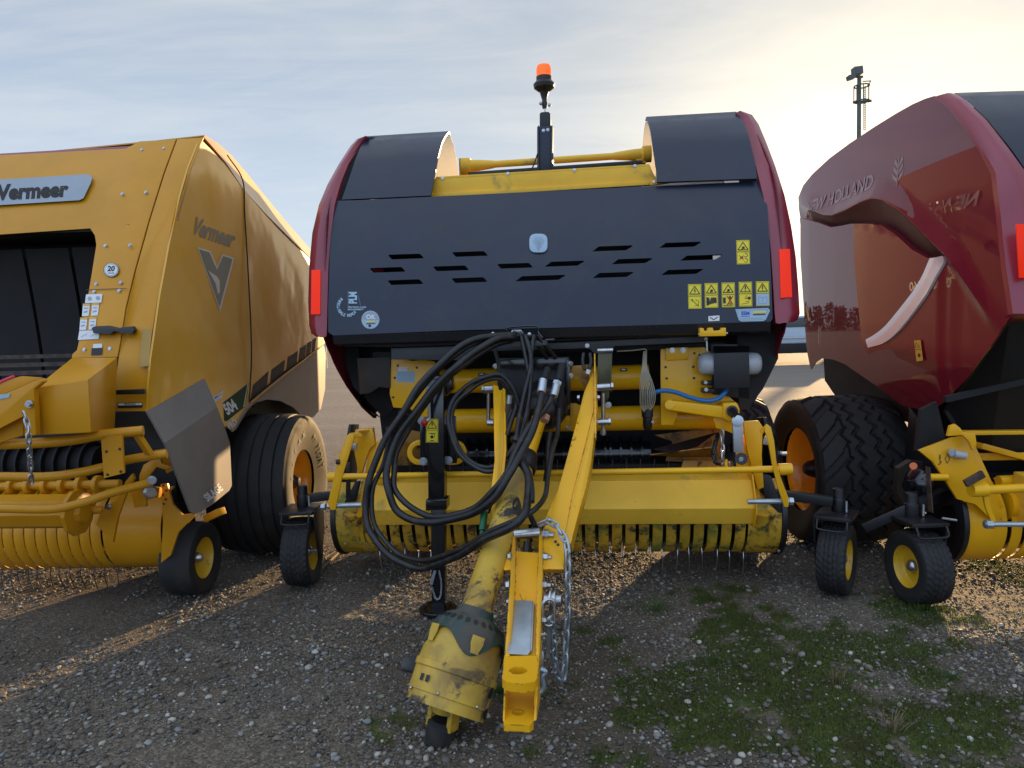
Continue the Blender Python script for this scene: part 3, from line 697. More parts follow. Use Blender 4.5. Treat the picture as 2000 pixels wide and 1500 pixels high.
# --- dark body between the side panels, below and behind the shield
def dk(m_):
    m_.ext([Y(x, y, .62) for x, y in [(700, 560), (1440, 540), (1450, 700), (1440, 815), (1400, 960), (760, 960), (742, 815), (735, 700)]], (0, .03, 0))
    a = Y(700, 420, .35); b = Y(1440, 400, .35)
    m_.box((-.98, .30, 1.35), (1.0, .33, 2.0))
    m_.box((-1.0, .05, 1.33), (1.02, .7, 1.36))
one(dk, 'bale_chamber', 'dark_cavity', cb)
def dk(m_):   # folded dark plates seen through the gap on the left, and box sections
    m_.ext([Y(x, y, .1) for x, y in [(655, 662), (700, 665), (705, 790), (742, 815), (728, 810), (690, 755)]], (0, .015, 0))
    m_.ext([Y(x, y, .25) for x, y in [(690, 660), (765, 660), (768, 800), (748, 815), (706, 770)]], (0, .015, 0))
    m_.ext([Y(x, y, -.2) for x, y in [(655, 657), (1505, 631), (1505, 650), (1360, 656), (765, 678), (660, 676)]], (0, .3, 0))
    m_.ext([Y(x, y, -.05) for x, y in [(1440, 640), (1500, 636), (1520, 640), (1520, 700), (1490, 760), (1460, 800), (1445, 800), (1440, 730)]], (0, .015, 0))
one(dk, 'dark_frame', 'black_matte', cb)
def dk(m_):
    m_.ext([Y(x, y, .02) for x, y in [(697, 700), (762, 697), (762, 758), (740, 756), (722, 768), (703, 770)]], (0, .012, 0))
one(dk, 'guard_plate', 'brown_plate', cb, bevel=.002)
def hx(m_):
    for x in range(0, 9): m_.ball(Y(778 + x * 14, 653 - x * .5, -.28), .004, 8); m_.ball(Y(1155 + x * 16, 643 - x * .4, -.28), .004, 8)
one(hx, 'rivet', 'charcoal', shield)
def dk(m_):
    m_.ext([Y(x, y, -.16) for x, y in [(764, 680), (1050, 671), (1378, 656), (1378, 668), (1200, 676), (1190, 690), (1160, 690), (1150, 680), (940, 686), (925, 704), (764, 702)]], (0, .02, 0))
crs = one(dk, 'cross_bar', 'grey_bar', cb, bevel=.002)
def hx(m_):
    for x, y in ((940, 684), (1147, 675), (668, 672)): m_.hexb(Y(x, y, -.16), (0, -1, 0), .009, .006)
one(hx, 'bolt', 'steel', crs)
# --- yellow frame: tubes and plates
def tb(m_):
    for (x0, x1, y0, y1) in ((862, 1266, 745, 733), (862, 1420, 823, 828)):
        a, b = Y(x0, y0, .14), Y(x1, y1, .14); m_.cyl(a, V((b.x, a.y, a.z)), .072, n=40)
one(tb, 'frame_tube', 'yellow_clean', cb, ang=40)
def pl(m_): m_.ext([Y(x, y, .03) for x, y in [(764, 694), (783, 694), (790, 701), (806, 705), (818, 703), (830, 703), (850, 706), (852, 830), (826, 818), (800, 798), (768, 796), (761, 770)]], (0, .014, 0))
lp = one(pl, 'left_frame_plate', 'yellow_clean', cb, bevel=.003)
def dots(name, pts, yv, parent, r=.007, mt='ink'):
    m_ = MB()
    for x, y in pts: p = Y(x, y, yv); m_.cyl(p, p + V((0, -.0015, 0)), r, n=12)
    return m_.build(name, mt, parent)
dots('bolt_hole', [(777, 714), (814, 718), (768, 776), (771, 738)], .029, lp)
D = Decal(lambda x, y, l: Y(x, y, .03 - l)); D.P([(775, 725), (810, 725), (810, 747), (774, 746)], 'ice_blue'); D.P([(778, 717), (796, 717), (796, 725), (778, 725)], 'white')
for k in range(4): D.line([(777, 729 + 4 * k), (806, 729 + 4 * k)], .6, 'silver_grey')
D.text('serial plate', 790, 728.5, 3.2, 'ink') if False else None
D.build('data_sticker', None, lp)
def pl(m_):
    m_.ext([Y(x, y, -.03) for x, y in [(1290, 682), (1376, 678), (1390, 690), (1390, 745), (1420, 770), (1440, 790), (1432, 810), (1390, 806), (1345, 802), (1325, 806), (1315, 830), (1291, 830)]], (0, .016, 0))
rp = one(pl, 'right_frame_plate', 'yellow_clean', cb, bevel=.003)
one(lambda m_: m_.ext([Y(x, y, -.045) for x, y in [(1300, 680), (1344, 678), (1344, 702), (1300, 704)]], (0, .015, 0)), 'cover_plate', 'yellow_clean', rp, bevel=.003)
m_ = MB()
for x, y in ((1313, 684), (1334, 684)): m_.hexb(Y(x, y, -.045), (0, -1, 0), .011, .009)
m_.build('bolt', 'steel', rp)
dots('bolt_hole', [(1300, 717), (1354, 716.5), (1302, 739), (1355.5, 738.5), (1356, 690), (1366, 693)], -.0305, rp)
def arm(m_):
    m_.bar(Y(1308, 791, -.09), Y(1418, 805, -.09), .06, .055, w2=.075, h2=.07); m_.ext([Y(x, y, -.14) for x, y in [(1412, 787), (1440, 786), (1446, 800), (1444, 818), (1425, 826), (1412, 818)]], (0, .12, 0))
    m_.cyl(Y(1308, 791, -.12), Y(1308, 791, -.05), .03)
ra = one(arm, 'swing_arm', 'yellow_clean', cb, bevel=.012, seg=3)
def cr(m_):
    m_.ext([Y(x, y, -.24) for x, y in [(1431, 822), (1451, 820), (1453, 882), (1434, 884)]], (0, .02, 0)); m_.cyl(Y(1441, 822, -.25), Y(1441, 822, -.22), .030)
one(cr, 'crank_link', 'zinc', ra, bevel=.003)
def cr(m_):
    m_.tube([Y(1430, 803, -.16), Y(1434, 810, -.2), Y(1441, 816, -.24)], .022, n=16); m_.cyl(Y(1448, 896, -.27), Y(1448, 896, -.22), .032); m_.cyl(Y(1430, 803, -.12), Y(1430, 803, -.17), .03)
one(cr, 'rubber_knob', 'black', ra)
one(lambda m_: m_.hexb(Y(1448, 897, -.27), (0, -1, 0), .010, .006), 'bolt', 'steel', ra)
# little yellow latch under the shield
def lt(m_): m_.ext([Y(x, y, -.325) for x, y in [(1367, 640), (1374, 641), (1376, 646), (1382, 646), (1384, 640), (1392, 640), (1394, 646), (1408, 645), (1410, 640), (1418, 640), (1418, 656), (1367, 657)]], (0, .05, 0))
la = one(lt, 'latch_block', 'yellow_clean', cb, bevel=.002)
def lt(m_):
    m_.cyl(Y(1364, 653, -.31), Y(1421, 651, -.31), .006); m_.cyl(Y(1380, 658, -.25), Y(1381, 686, -.25), .005); m_.ball(Y(1379, 662, -.25), .012)
one(lt, 'latch_pin', 'steel', la)
# reservoir
def tk(m_):
    a, b = Y(1363, 711, -.10), Y(1487, 710, -.10); m_.lathe(a, b - a, [(.02, 0), (.042, .006), (.056, .02), (.060, .04), (.060, (b - a).length - .04), (.056, (b - a).length - .02), (.042, (b - a).length - .006), (.02, (b - a).length)], 28)
tnk = one(tk, 'oil_tank', 'tank_white', cb)
def tk(m_):
    m_.ext([Y(x, y, -.17) for x, y in [(1394, 690), (1463, 688), (1465, 757), (1395, 759)]], (0, .004, 0)); m_.grid([[Y(x, 690 if i else 676, -.17 if i else -.06) for x in (1394, 1463)] for i in (0, 1)]); m_.ext([Y(x, y, -.05) for x, y in [(1388, 672), (1460, 672), (1464, 780), (1392, 770)]], (0, .01, 0))
one(tk, 'rubber_flap', 'black', tnk, bevel=.0015)
def tk(m_):
    m_.box(tuple(Y(1373, 752, -.12)), tuple(Y(1391, 743, -.05))); m_.box(tuple(Y(1373, 768, -.12)), tuple(Y(1391, 757, -.05)))
sb = one(tk, 'strap_bracket', 'black', tnk, bevel=.002)
m_ = MB(); m_.hexb(Y(1378, 747, -.125), (0, -1, 0), .007, .005); m_.hexb(Y(1379, 761, -.125), (0, -1, 0), .008, .005); m_.build('bolt', 'steel', sb)
one(lambda m_: m_.tube([Y(x, y, yy) for x, y, yy in [(1268, 795, -.05), (1268, 780, -.09), (1276, 768, -.11), (1297, 763, -.12), (1322, 767, -.12), (1350, 777, -.12), (1378, 783, -.12), (1400, 780, -.13), (1415, 768, -.13), (1420, 758, -.1)]], .0125, n=14), 'blue_hose', 'blue_hose', cb)
m_ = MB()
for k in range(9):
    q = (k - 4) * 3.6; m_.tube([Y(1260 + q * .2, 686, -.08), Y(1259 + q * .3, 716, -.12), Y(1262 + q * .8, 745, -.13), Y(1265 + q, 770, -.13 - .02 * abs(math.sin(k * 2))), Y(1264 + q * .9, 790, -.12), Y(1263 + q * .3, 806, -.1)], .0028, n=6)
m_.tube([Y(1205, 686, -.1), Y(1240, 684, -.1), Y(1260, 682, -.1), Y(1262, 690, -.09)], .0035)
m_.build('wire_bundle', 'wire_beige', cb)
def gp(m_): m_.lathe(Y(1265, 840, -.08), (0, 0, 1), [(.018, -.0), (.026, .02), (.026, .07), (.032, .075), (.032, .12), (.02, .13)], 16)
one(gp, 'wire_plug', 'black', cb)
one(lambda m_: m_.hexb(Y(1275, 824, -.12), (0, -1, 0), .006, .005), 'bolt', 'steel', cb)
# central hanger strap + pins + gas strut
def st(m_):
    m_.ext([Y(x, y, -.36) for x, y in [(1168, 690), (1196, 689), (1194, 752), (1186, 760), (1170, 760), (1167, 745)]], (0, .014, 0))
    m_.ext([Y(x, y, -.34) for x, y in [(1174, 760), (1190, 760), (1190, 776), (1183, 786), (1174, 776)]], (0, .02, 0))
hg = one(st, 'hanger_strap', 'olive_steel', cb, bevel=.003)
def st(m_):
    m_.cyl(Y(1167, 685, -.37), Y(1197, 684, -.37), .011); m_.cyl(Y(1164, 757, -.37), Y(1192, 755, -.37), .020); m_.cyl(Y(1178, 768, -.35), Y(1178, 850, -.35), .010); m_.cyl(Y(1164, 825, -.37), Y(1188, 824, -.37), .018); m_.cyl(Y(1178, 838, -.35), Y(1178, 848, -.35), .016)
    m_.hexb(Y(1193, 755, -.37), (1, 0, 0), .022, .01); m_.hexb(Y(1188, 824, -.37), (1, 0, 0), .02, .01); m_.hexb(Y(1132, 777, -.37), (-1, 0, 0), .014, .01); m_.hexb(Y(1166, 777, -.4), (1, 0, 0), .014, .012); m_.hexb(Y(1188, 791, -.2), (0, -1, 0), .013, .01)
one(st, 'pivot_pin', 'steel', cb)
def st(m_):
    m_.cyl(Y(947, 761, -.37), Y(963, 760, -.37), .020); m_.cyl(Y(954, 768, -.35), Y(954, 828, -.35), .010); m_.cyl(Y(952, 826, -.37), Y(964, 826, -.37), .018); m_.hexb(Y(946, 761, -.37), (-1, 0, 0), .02, .01)
one(st, 'pivot_pin', 'steel', cb)
# gearbox
def gb(m_):
    m_.ext([Y(x, y, -.22) for x, y in [(972, 700), (1110, 697), (1114, 705), (1114, 800), (1105, 815), (975, 815)]], (0, .2, 0))
    m_.lathe(Y(1062, 800, -.45), Y(1068, 780, -.1) - Y(1062, 800, -.45), [(.10, 0), (.115, .03), (.12, .1), (.13, .22)], 32)
one(gb, 'gearbox', 'black', cb, bevel=.006)
def gb(m_):
    m_.ext([Y(x, y, -.30) for x, y in [(974, 703), (1108, 699), (1112, 707), (1112, 720), (975, 720)]], (0, .05, 0)); m_.ext([Y(x, y, -.32) for x, y in [(1106, 700), (1114, 706), (1114, 812), (1106, 812)]], (0, .1, 0))
    m_.tube([Y(990, 645, -.34), Y(992, 640, -.34), Y(1046, 637, -.36), Y(1052, 650, -.36), Y(1060, 660, -.38)], .005)
hm = one(gb, 'hose_manifold', 'black_gloss', cb, bevel=.004)
m_ = MB()
for x, y in ((1114.5, 710), (1115, 733), (967, 715), (1109, 795), (1110, 835)): m_.hexb(Y(x, y, -.33), (0.5, -1, 0), .010, .008)
m_.build('bolt', 'steel', hm)
def hb(m_):
    m_.ext([Y(x, y, -.42) for x, y in [(890, 688), (1070, 662), (1072, 672), (965, 681), (895, 700)]], (0, .1, 0)) if False else None
    m_.ext([Y(x, y, -.40) for x, y in [(965, 671), (1068, 664), (1069, 674), (965, 682)]], (0, .08, 0)); m_.cyl(Y(1065, 664, -.42), Y(1083, 663, -.42), .005)
hb_ = one(hb, 'hose_holder', 'grey_bar', cb, bevel=.002)
def hb(m_):
    m_.ball(Y(1002, 648, -.42), .010); m_.ball(Y(963, 652, -.40), .011); m_.ball(Y(1034, 653, -.42), .011)
    for k in range(3): m_.tube([Y(1000 + 4 * k, 650, -.44), Y(1005 + 5 * k, 645, -.46), Y(1012 + 4 * k, 649, -.46), Y(1018 + 3 * k, 655, -.44)], .003)
one(hb, 'wire_tie', 'zinc', hb_)
# yellow lamp-like cover beside the gearbox
def yc(m_): m_.ext([Y(x, y, -.30) for x, y in [(1118, 715), (1150, 712), (1152, 760), (1140, 757), (1128, 735), (1115, 728)]], (0, .02, 0))
one(yc, 'shaft_cover', 'yellow_rust', cb, bevel=.002)
def yc(m_):
    m_.ext([Y(x, y, -.16) for x, y in [(1113, 788), (1125, 788), (1150, 800), (1135, 842), (1114, 842)]], (0, .02, 0))
one(yc, 'gusset', 'yellow', cb, bevel=.002)
# --- feed rotor, windrow plates
def ro(m_):
    z0 = Y(1000, 893, .22); L0, L1 = Y(872, 893, .22).x, Y(1272, 893, .22).x
    m_.cyl((L0, .30, z0.z), (L1, .30, z0.z), .075, n=40)
    k = L0 + .03
    while k < L1: m_.cyl((k, .30, z0.z), (k + .012, .30, z0.z), .105, n=36); k += .062 if int(k * 100) % 2 else .03
    m_.box((L0 - .25, .25, z0.z - .22), (L1 + .1, .45, z0.z - .06))
one(ro, 'feed_rotor', 'black_gloss', cb, ang=50)
def fp(m_):
    m_.ext([Y(x, y, .2) for x, y in [(1280, 850), (1340, 842), (1410, 835), (1415, 905), (1300, 900), (1315, 862)]], (0, .012, 0))
    m_.add([Y(1270, 888, .05), Y(1400, 872, -.02), Y(1400, 892, .1), Y(1330, 892, .2)], [[0, 1, 2, 3]]); m_.add([Y(1335, 900, .1), Y(1322, 935, .05), Y(1440, 935, .05), Y(1430, 900, .1)], [[0, 1, 2, 3]])
    m_.ext([Y(x, y, .05) for x, y in [(765, 835), (870, 852), (870, 870), (765, 862)]], (0, .012, 0)); m_.ext([Y(x, y, .2) for x, y in [(768, 860), (800, 865), (870, 905), (870, 935), (768, 930)]], (0, .012, 0))
    m_.ext([Y(x, y, .22) for x, y in [(1318, 942), (1440, 940), (1440, 948), (1312, 950)]], (0, .012, 0))
one(fp, 'feed_plate', 'yellow_rust', cb, solid=.006)
def fp(m_): m_.add([Y(1275, 878, .02), Y(1400, 845, .1), Y(1362, 872, .05), Y(1310, 885, .0)], [[0, 1, 2, 3]])
one(fp, 'crop_deflector', 'black_gloss', cb, solid=.008)
def ch(m_):
    m_.chain([Y(1410, 842, -.12), Y(1411, 870, -.12), Y(1412, 905, -.13)], .04, .028, .005)
one(ch, 'lift_chain', 'steel', cb)
def ch(m_): m_.chain([Y(776, 845, -.25), Y(775, 865, -.25), Y(774, 880, -.25), Y(772, 905, -.25)], .034, .022, .004); m_.cyl(Y(771, 905, -.25), Y(769, 916, -.25), .010)
one(ch, 'lift_chain', 'steel', cb)
def ch(m_): m_.chain([Y(1402, 850, -.06), Y(1396, 870, -.12), Y(1393, 885, -.14), Y(1400, 905, -.15), Y(1412, 907, -.16)], .03, .028, .007)
one(ch, 'black_chain', 'black', cb)
m_ = MB(); m_.hexb(Y(1413, 907, -.2), (0, -1, 0), .010, .008); m_.hexb(Y(1424, 906, -.2), (0, -1, 0), .008, .008); m_.build('bolt', 'steel', cb)
one(lambda m_: m_.tube([Y(1419, 899, -.2), Y(1418, 908, -.23), Y(1422, 916, -.26)], .008), 'chain_hook', 'yellow', cb)
# jack bracket eyes
def eye(m_, cx, cy, s_):
    o_ = []; i_ = []
    for k in range(13):
        a = R_(90 + 180 * k / 12) if s_ < 0 else R_(90 - 180 * k / 12); o_.append((cx + 20 * math.cos(a) * 1.15, cy - 24 * math.sin(a))); i_.append((cx + 11 * math.cos(a) * 1.2, cy - 14 * math.sin(a)))
    m_.ext([Y(x, y, -.30) for x, y in [(cx + (14 if s_ < 0 else -14), cy - 24)] + o_ + [(cx + (14 if s_ < 0 else -14), cy + 24), (cx + (14 if s_ < 0 else -14), cy + 15)] + i_[::-1] + [(cx + (14 if s_ < 0 else -14), cy - 15)]], (0, .016, 0))
one(lambda m_: (eye(m_, 818, 884, -1), eye(m_, 888, 884, 1)), 'lifting_eye', 'yellow_clean', cb, bevel=.002)

# --- pickup
pk = empty('pickup', cb)
xl, xr = -.98, 1.10
def wg(m_):
    P = [(-.05, .655), (-.19, .635), (-.27, .50), (-.22, .405), (-.20, .40), (-.05, .40)]
    m_.ext([V((xl, a, b)) for a, b in P], (xr - xl, 0, 0))
wgd = one(wg, 'wind_guard', 'yellow_pale', pk, bevel=.004)
def wg(m_):
    P = [(-.03, .66), (-.20, .665), (-.285, .52), (-.285, .47), (-.22, .385), (-.03, .385)]
    m_.ext([V((xr, a, b)) for a, b in P], (.008, 0, 0)); m_.ext([V((xl - .008, a, b)) for a, b in P], (.008, 0, 0))
one(wg, 'end_plate', 'yellow', wgd, bevel=.002)
dots('bolt_hole', [(943, 957), (1197, 953), (1449, 951), (1380, 978), (1322, 969)], -.205, wgd, .004)
rc = V((0, .19, .375)); RR = .235
def band_rows(r, a0, a1, n=16): return [(rc.y - r * math.cos(R_(a)), rc.z + r * math.sin(R_(a))) for a in [a0 + (a1 - a0) * k / n for k in range(n + 1)]]
prof = band_rows(RR, 40, -80) + [(rc.y + .2, rc.z - RR * .9), (rc.y + .35, rc.z - .16)]
w = .052
bandp = MB().grid([[V((-w / 2, a, b)), V((-w / 2 + .004, a - .004, b)), V((w / 2 - .004, a - .004, b)), V((w / 2, a, b))] for a, b in prof]).build('stripper_band', 'yellow_worn', pk, solid=.006, ang=50)
tin = MB().tube([V((0, rc.y - .10, rc.z - .12)), V((0, rc.y - .15, rc.z - .22)), V((0, rc.y - .12, rc.z - .33))], .0028, n=6).build('tine', 'steel', pk)
NB = 29; x0_, x1_ = -1.04, 1.075
for k in range(NB):
    x = lerp(x0_, x1_, k / (NB - 1)); b = bandp if k == 0 else bandp.copy(); t = tin if k == 0 else tin.copy()
    if k: scn.collection.objects.link(b); scn.collection.objects.link(t)
    b.parent = pk; t.parent = pk; b.location.x = x; t.location.x = x + .036; t.rotation_euler = (R_(random.uniform(-12, 6)), R_(random.uniform(-4, 4)), 0)
def rl(m_): m_.cyl((-1.15, rc.y + .01, rc.z), (1.2, rc.y + .01, rc.z), .185, n=36); m_.box((-1.1, .15, .5), (1.15, .5, .66))
one(rl, 'tine_reel', 'dark_cavity', pk)
for k in range(26):
    x = lerp(-.9, 1.1, k / 25); t = MB().cyl((x, .12, .55), (x + .004, .10, .70), .0025, n=5).build('upper_tine', 'steel', pk) if k == 0 else t0_.copy()
    if k == 0: t0_ = t
    else: scn.collection.objects.link(t); t.location.x = x + .9
def shell(m_, a, b):
    P = band_rows(RR + .006, 60, -95, 22) + [(rc.y + .3, rc.z - .2)]
    m_.grid([[V((a, y, z)), V((b, y, z))] for y, z in P]); 
one(lambda m_: shell(m_, -1.235, -1.075), 'end_shell', 'yellow_worn', pk, solid=.006, ang=50)
one(lambda m_: shell(m_, 1.115, 1.295), 'end_shell', 'yellow_worn', pk, solid=.006, ang=50)
def skid(m_, x):
    P = band_rows(RR + .02, 70, -100, 22); Q = band_rows(RR - .05, 70, -100, 22); m_.ext([V((x, y, z)) for y, z in P + Q[::-1]], (.028, 0, 0))
    m_.ext([V((x, y, z)) for y, z in [(.0, .55), (.15, .62), (.35, .9), (.5, .88), (.4, .5), (.2, .4)]], (.02, 0, 0))
one(lambda m_: skid(m_, -1.265), 'side_skid', 'black', pk, bevel=.003); one(lambda m_: skid(m_, 1.297), 'side_skid', 'black', pk, bevel=.003)
m_ = MB()
for x, y in ((1522, 1024), (1521, 1076), (674, 1062)): m_.hexb(Y(x, y, -.03), (0, -1, 0), .006, .005)
m_.build('bolt', 'steel', pk)
# cones welded on the shells
def cone(m_, px, py): a = Y(px, py, -.02); m_.lathe(a, (0, -.35, .94), [(.055, -.14), (.062, -.02), (.07, .06)], 20)
one(lambda m_: cone(m_, 1488, 1012), 'spring_cup', 'yellow_worn', pk, ang=50); one(lambda m_: cone(m_, 697, 1012), 'spring_cup', 'yellow_worn', pk, ang=50)
# long round bar with end tubes
def rb(m_):
    a, b = Y(650, 931, -.34), Y(1532, 916, -.34); m_.cyl(a, b, .0165, n=18)
    m_.cyl(Y(642, 932, -.33), Y(662, 931, -.33), .026, n=20); m_.cyl(Y(1520, 917, -.33), Y(1546, 916, -.33), .030, n=20)
one(rb, 'round_bar', 'yellow_clean', pk)
def la_(m_):
    for P, yy in (([(676, 852), (683, 846), (692, 850), (690, 862), (684, 880), (668, 932), (655, 996), (646, 996), (640, 985), (652, 930), (662, 890)], -.36),
                  ([(683, 846), (700, 845), (708, 850), (703, 856), (690, 855), (684, 880), (678, 878)], -.30)): m_.ext([Y(x, y, yy) for x, y in P], (0, .012, 0))
one(la_, 'lever_arm', 'yellow', pk, bevel=.002)
def la_(m_):
    for P, yy in (([(1492, 834), (1498, 828), (1506, 834), (1512, 860), (1517, 905), (1524, 930), (1541, 975), (1540, 990), (1532, 990), (1519, 950), (1508, 905), (1502, 870)], -.37),
                  ([(1484, 842), (1496, 830), (1500, 834), (1490, 848)], -.33)): m_.ext([Y(x, y, yy) for x, y in P], (0, .014, 0))
one(la_, 'lever_arm', 'yellow', pk, bevel=.002)
def sp(m_):
    for P in ([(694, 840), (728, 836), (732, 868), (722, 876), (713, 900), (706, 925), (700, 925), (690, 870)], ): m_.ext([Y(x, y, -.22) for x, y in P], (0, .03, 0))
    m_.ext([Y(x, y, -.2) for x, y in [(722, 870), (760, 850), (768, 945), (720, 945), (706, 1010), (696, 1010), (712, 930)]], (0, .02, 0))
    m_.box(tuple(Y(696, 842, -.26)), tuple(Y(728, 836, -.15)))
one(sp, 'side_plate', 'yellow', pk, bevel=.003)
def sp(m_):
    m_.ext([Y(x, y, -.14) for x, y in [(1452, 824), (1482, 822), (1490, 834), (1488, 890), (1492, 952), (1480, 956), (1460, 880), (1455, 850)]], (0, .03, 0))
    m_.ext([Y(x, y, -.1) for x, y in [(1436, 850), (1456, 850), (1470, 905), (1485, 970), (1478, 975), (1462, 940), (1440, 935)]], (0, .02, 0))
    m_.ext([Y(x, y, -.10) for x, y in [(1392, 815), (1440, 812), (1452, 824), (1452, 850), (1438, 850), (1420, 842), (1398, 836)]], (0, .03, 0))
one(sp, 'side_plate', 'yellow', pk, bevel=.003)
def gr(m_): m_.cyl(Y(685, 872, -.3), Y(696, 873, -.3), .020); m_.cyl(Y(1493, 860, -.3), Y(1505, 862, -.3), .022)
one(gr, 'spacer_tube', 'tank_white', pk)
def rod(m_):
    m_.cyl(Y(640, 988, -.34), Y(706, 986, -.34), .013); m_.cyl(Y(1460, 980, -.34), Y(1540, 979, -.34), .013)
    for x, y in ((632, 990), (645, 988), (1545, 979), (1536, 979)): m_.cyl(Y(x - 4, y, -.34), Y(x + 4, y, -.34), .02, n=6)
    m_.hexb(Y(1524, 886, -.36), (1, -.2, 0), .010, .03); 
one(rod, 'silver_rod', 'zinc', pk)
def dk(m_):
    m_.ext([Y(x, y, -.1) for x, y in [(693, 942), (702, 940), (694, 980), (672, 982)]], (0, .03, 0)); m_.ext([Y(x, y, -.05) for x, y in [(1484, 926), (1506, 930), (1526, 985), (1528, 1010), (1496, 975)]], (0, .03, 0))
    m_.ext([Y(x, y, -.2) for x, y in [(676, 904), (684, 904), (684, 970), (675, 974)]], (0, .01, 0)); m_.cyl(Y(657, 902, -.36), Y(664, 902, -.36), .014)
    m_.hexb(Y(1519, 887, -.36), (1, -.2, 0), .014, .015)
one(dk, 'black_strut', 'black', pk, bevel=.002)

# --- gauge wheels (fork, spindle, tyre, rim)
def gauge_wheel(fr, parent, gx, gy, yaw, R=.2, W=.15, side=1, arm_to=None, tread=tread_block, rdepth=.05, s=1.0):
    e = empty('gauge_wheel', parent); e.location = (gx, gy, 0); e.rotation_euler.z = -R_(yaw)
    c = V((0, 0, R)); ax = V((side, 0, 0))
    tyre('tyre', e, c, (1, 0, 0), R, W, R * .56, 'rubber', tread, 136, 22)
    rim('rim', e, c, ax, R * .56, rdepth, W * .36, 'yellow_rim', 'steel', 0, .026)
    return e
def fork(e, R, W, side=-1, back=.0, tall=.12, dy=0.0):
    t = R * 2
    def fk(m_):
        m_.box((-W * .62, dy - .10, t + .035), (W * .62, dy + .13, t + .055))
        m_.ext([V((side * (W * .62), dy + a, b)) for a, b in [(-.08, t + .05), (.12, t + .05), (.12, t - .1), (.05, R - .03), (-.03, R - .03), (-.06, t - .1)]], (side * .010, 0, 0))
        m_.tube([V((-W * .5, dy - .10, t + .04)), V((-W * .5, dy - .115, t + .015)), V((-W * .42, dy - .12, t - .01)), V((W * .42, dy - .12, t - .01)), V((W * .5, dy - .115, t + .015)), V((W * .5, dy - .10, t + .04))], .006)
        m_.lathe((0, dy + .06, t + .055), (0, 0, 1), [(.036, 0), (.036, tall * .55), (.03, tall * .58), (.03, tall), (.022, tall + .006)], 20)
    o = one(fk, 'fork', 'black', e, bevel=.003)
    one(lambda m_: (m_.cyl((.045, dy + .03, t + .06), (.045, dy + .03, t + .12), .006), m_.cyl((side * W * .6, 0, R), (-side * W * .3, 0, R), .012)), 'lock_pin', 'zinc', e)
pL = FC.z(594, 1140, 0); gwL = gauge_wheel(FC, cb, pL.x, pL.y, -6, .2, .155); fork(gwL, .2, .155, 1)
pR = FC.z(1634, 1157, 0); gwR = gauge_wheel(FC, cb, pR.x, pR.y, 30, .192, .145); fork(gwR, .192, .145, -1, dy=-.02)
def ar(m_): m_.bar(pL + V((0.02, .06, .50)), V((-1.15, .10, .52)), .05, .05); m_.bar(pR + V((-.02, .0, .50)), V((1.2, .02, .52)), .05, .05)
one(ar, 'wheel_arm', 'black', cb, bevel=.004)
# --- carrying wheels
for sx in (-1, 1):
    e = empty('wheel', cb); e.location = (sx * (.80 if sx < 0 else 1.25), 1.04, 0)
    tyre('tyre', e, (0, 0, .48), (1, 0, 0), .48, .44, .25, 'rubber', tread_chevron, 180, 40)
    rim('rim', e, (0, 0, .48), (sx, 0, 0), .25, .14, .14, 'orange_rim', 'black', 8, .05)
one(lambda m_: m_.bar((-1.1, 1.04, .48), (1.25, 1.04, .48), .12, .12), 'axle', 'black', cb)
# ================================================================== centre baler: drawbar, jack, driveline, hoses, chains
DT = [(690, -.33), (760, -.40), (900, -.72), (1045, -1.10), (1170, -1.38), (1290, -1.72), (1410, -2.0)]
def T(x, y, k=0.0): return Y(x, y, interp(y, DT) + k)
NV = V((0, .06, -.05))
def dbx(m_):
    m_.ext([T(*p) for p in [(1141, 765), (1163, 714), (1160, 800), (1146, 860), (1130, 920), (1118, 965), (1104, 1040), (1101, 1112), (1066, 1112), (1060, 1062), (1066, 1010), (1090, 955), (1106, 900), (1124, 830)]], (0, .02, -.015))
    m_.ext([T(*p) for p in [(1160, 722), (1165, 730), (1167, 800), (1155, 900), (1145, 950), (1128, 1010), (1115, 1062), (1103, 1062), (1104, 1040), (1118, 965), (1130, 920), (1146, 860), (1160, 800)]], (.004, .10, -.07))
    m_.ext([T(*p) for p in [(1160, 690), (1163, 690), (1165, 855), (1161, 855)]], (0, .03, -.02))
dbar = one(dbx, 'drawbar', 'yellow_chip', cb, bevel=.003)
def dbl(m_):
    m_.ext([T(*p) for p in [(963, 751), (982, 757), (984, 870), (975, 960), (984, 1060), (1001, 1112), (985, 1114), (963, 1050), (960, 950), (966, 900)]], (0, .02, -.015))
    m_.ext([T(*p) for p in [(982, 757), (987, 760), (989, 880), (981, 960), (990, 1050), (984, 1060), (975, 960), (984, 870)]], (-.004, .09, -.06))
one(dbl, 'left_beam', 'yellow_clean', dbar, bevel=.003)
def dots3(pts, k, parent, r=.006, fn=T):
    m_ = MB()
    for x, y in pts: p = fn(x, y, k); m_.cyl(p, p + V((0, -.0015, .001)), r, n=12)
    return m_.build('bolt_hole', 'ink', parent)
dots3([(974, 800), (974, 808), (1139, 797), (1137.5, 806), (1085, 1058), (1090, 1064)], -.003, dbar)
D = Decal(lambda x, y, l: T(x, y, 0) + V((.006 + l, -.001, 0)))
D.P([(1142, 870), (1146, 872), (1146, 905), (1135, 942), (1132, 930), (1135, 900)], 'ice_blue', 1); D.build('side_sticker', None, dbar)
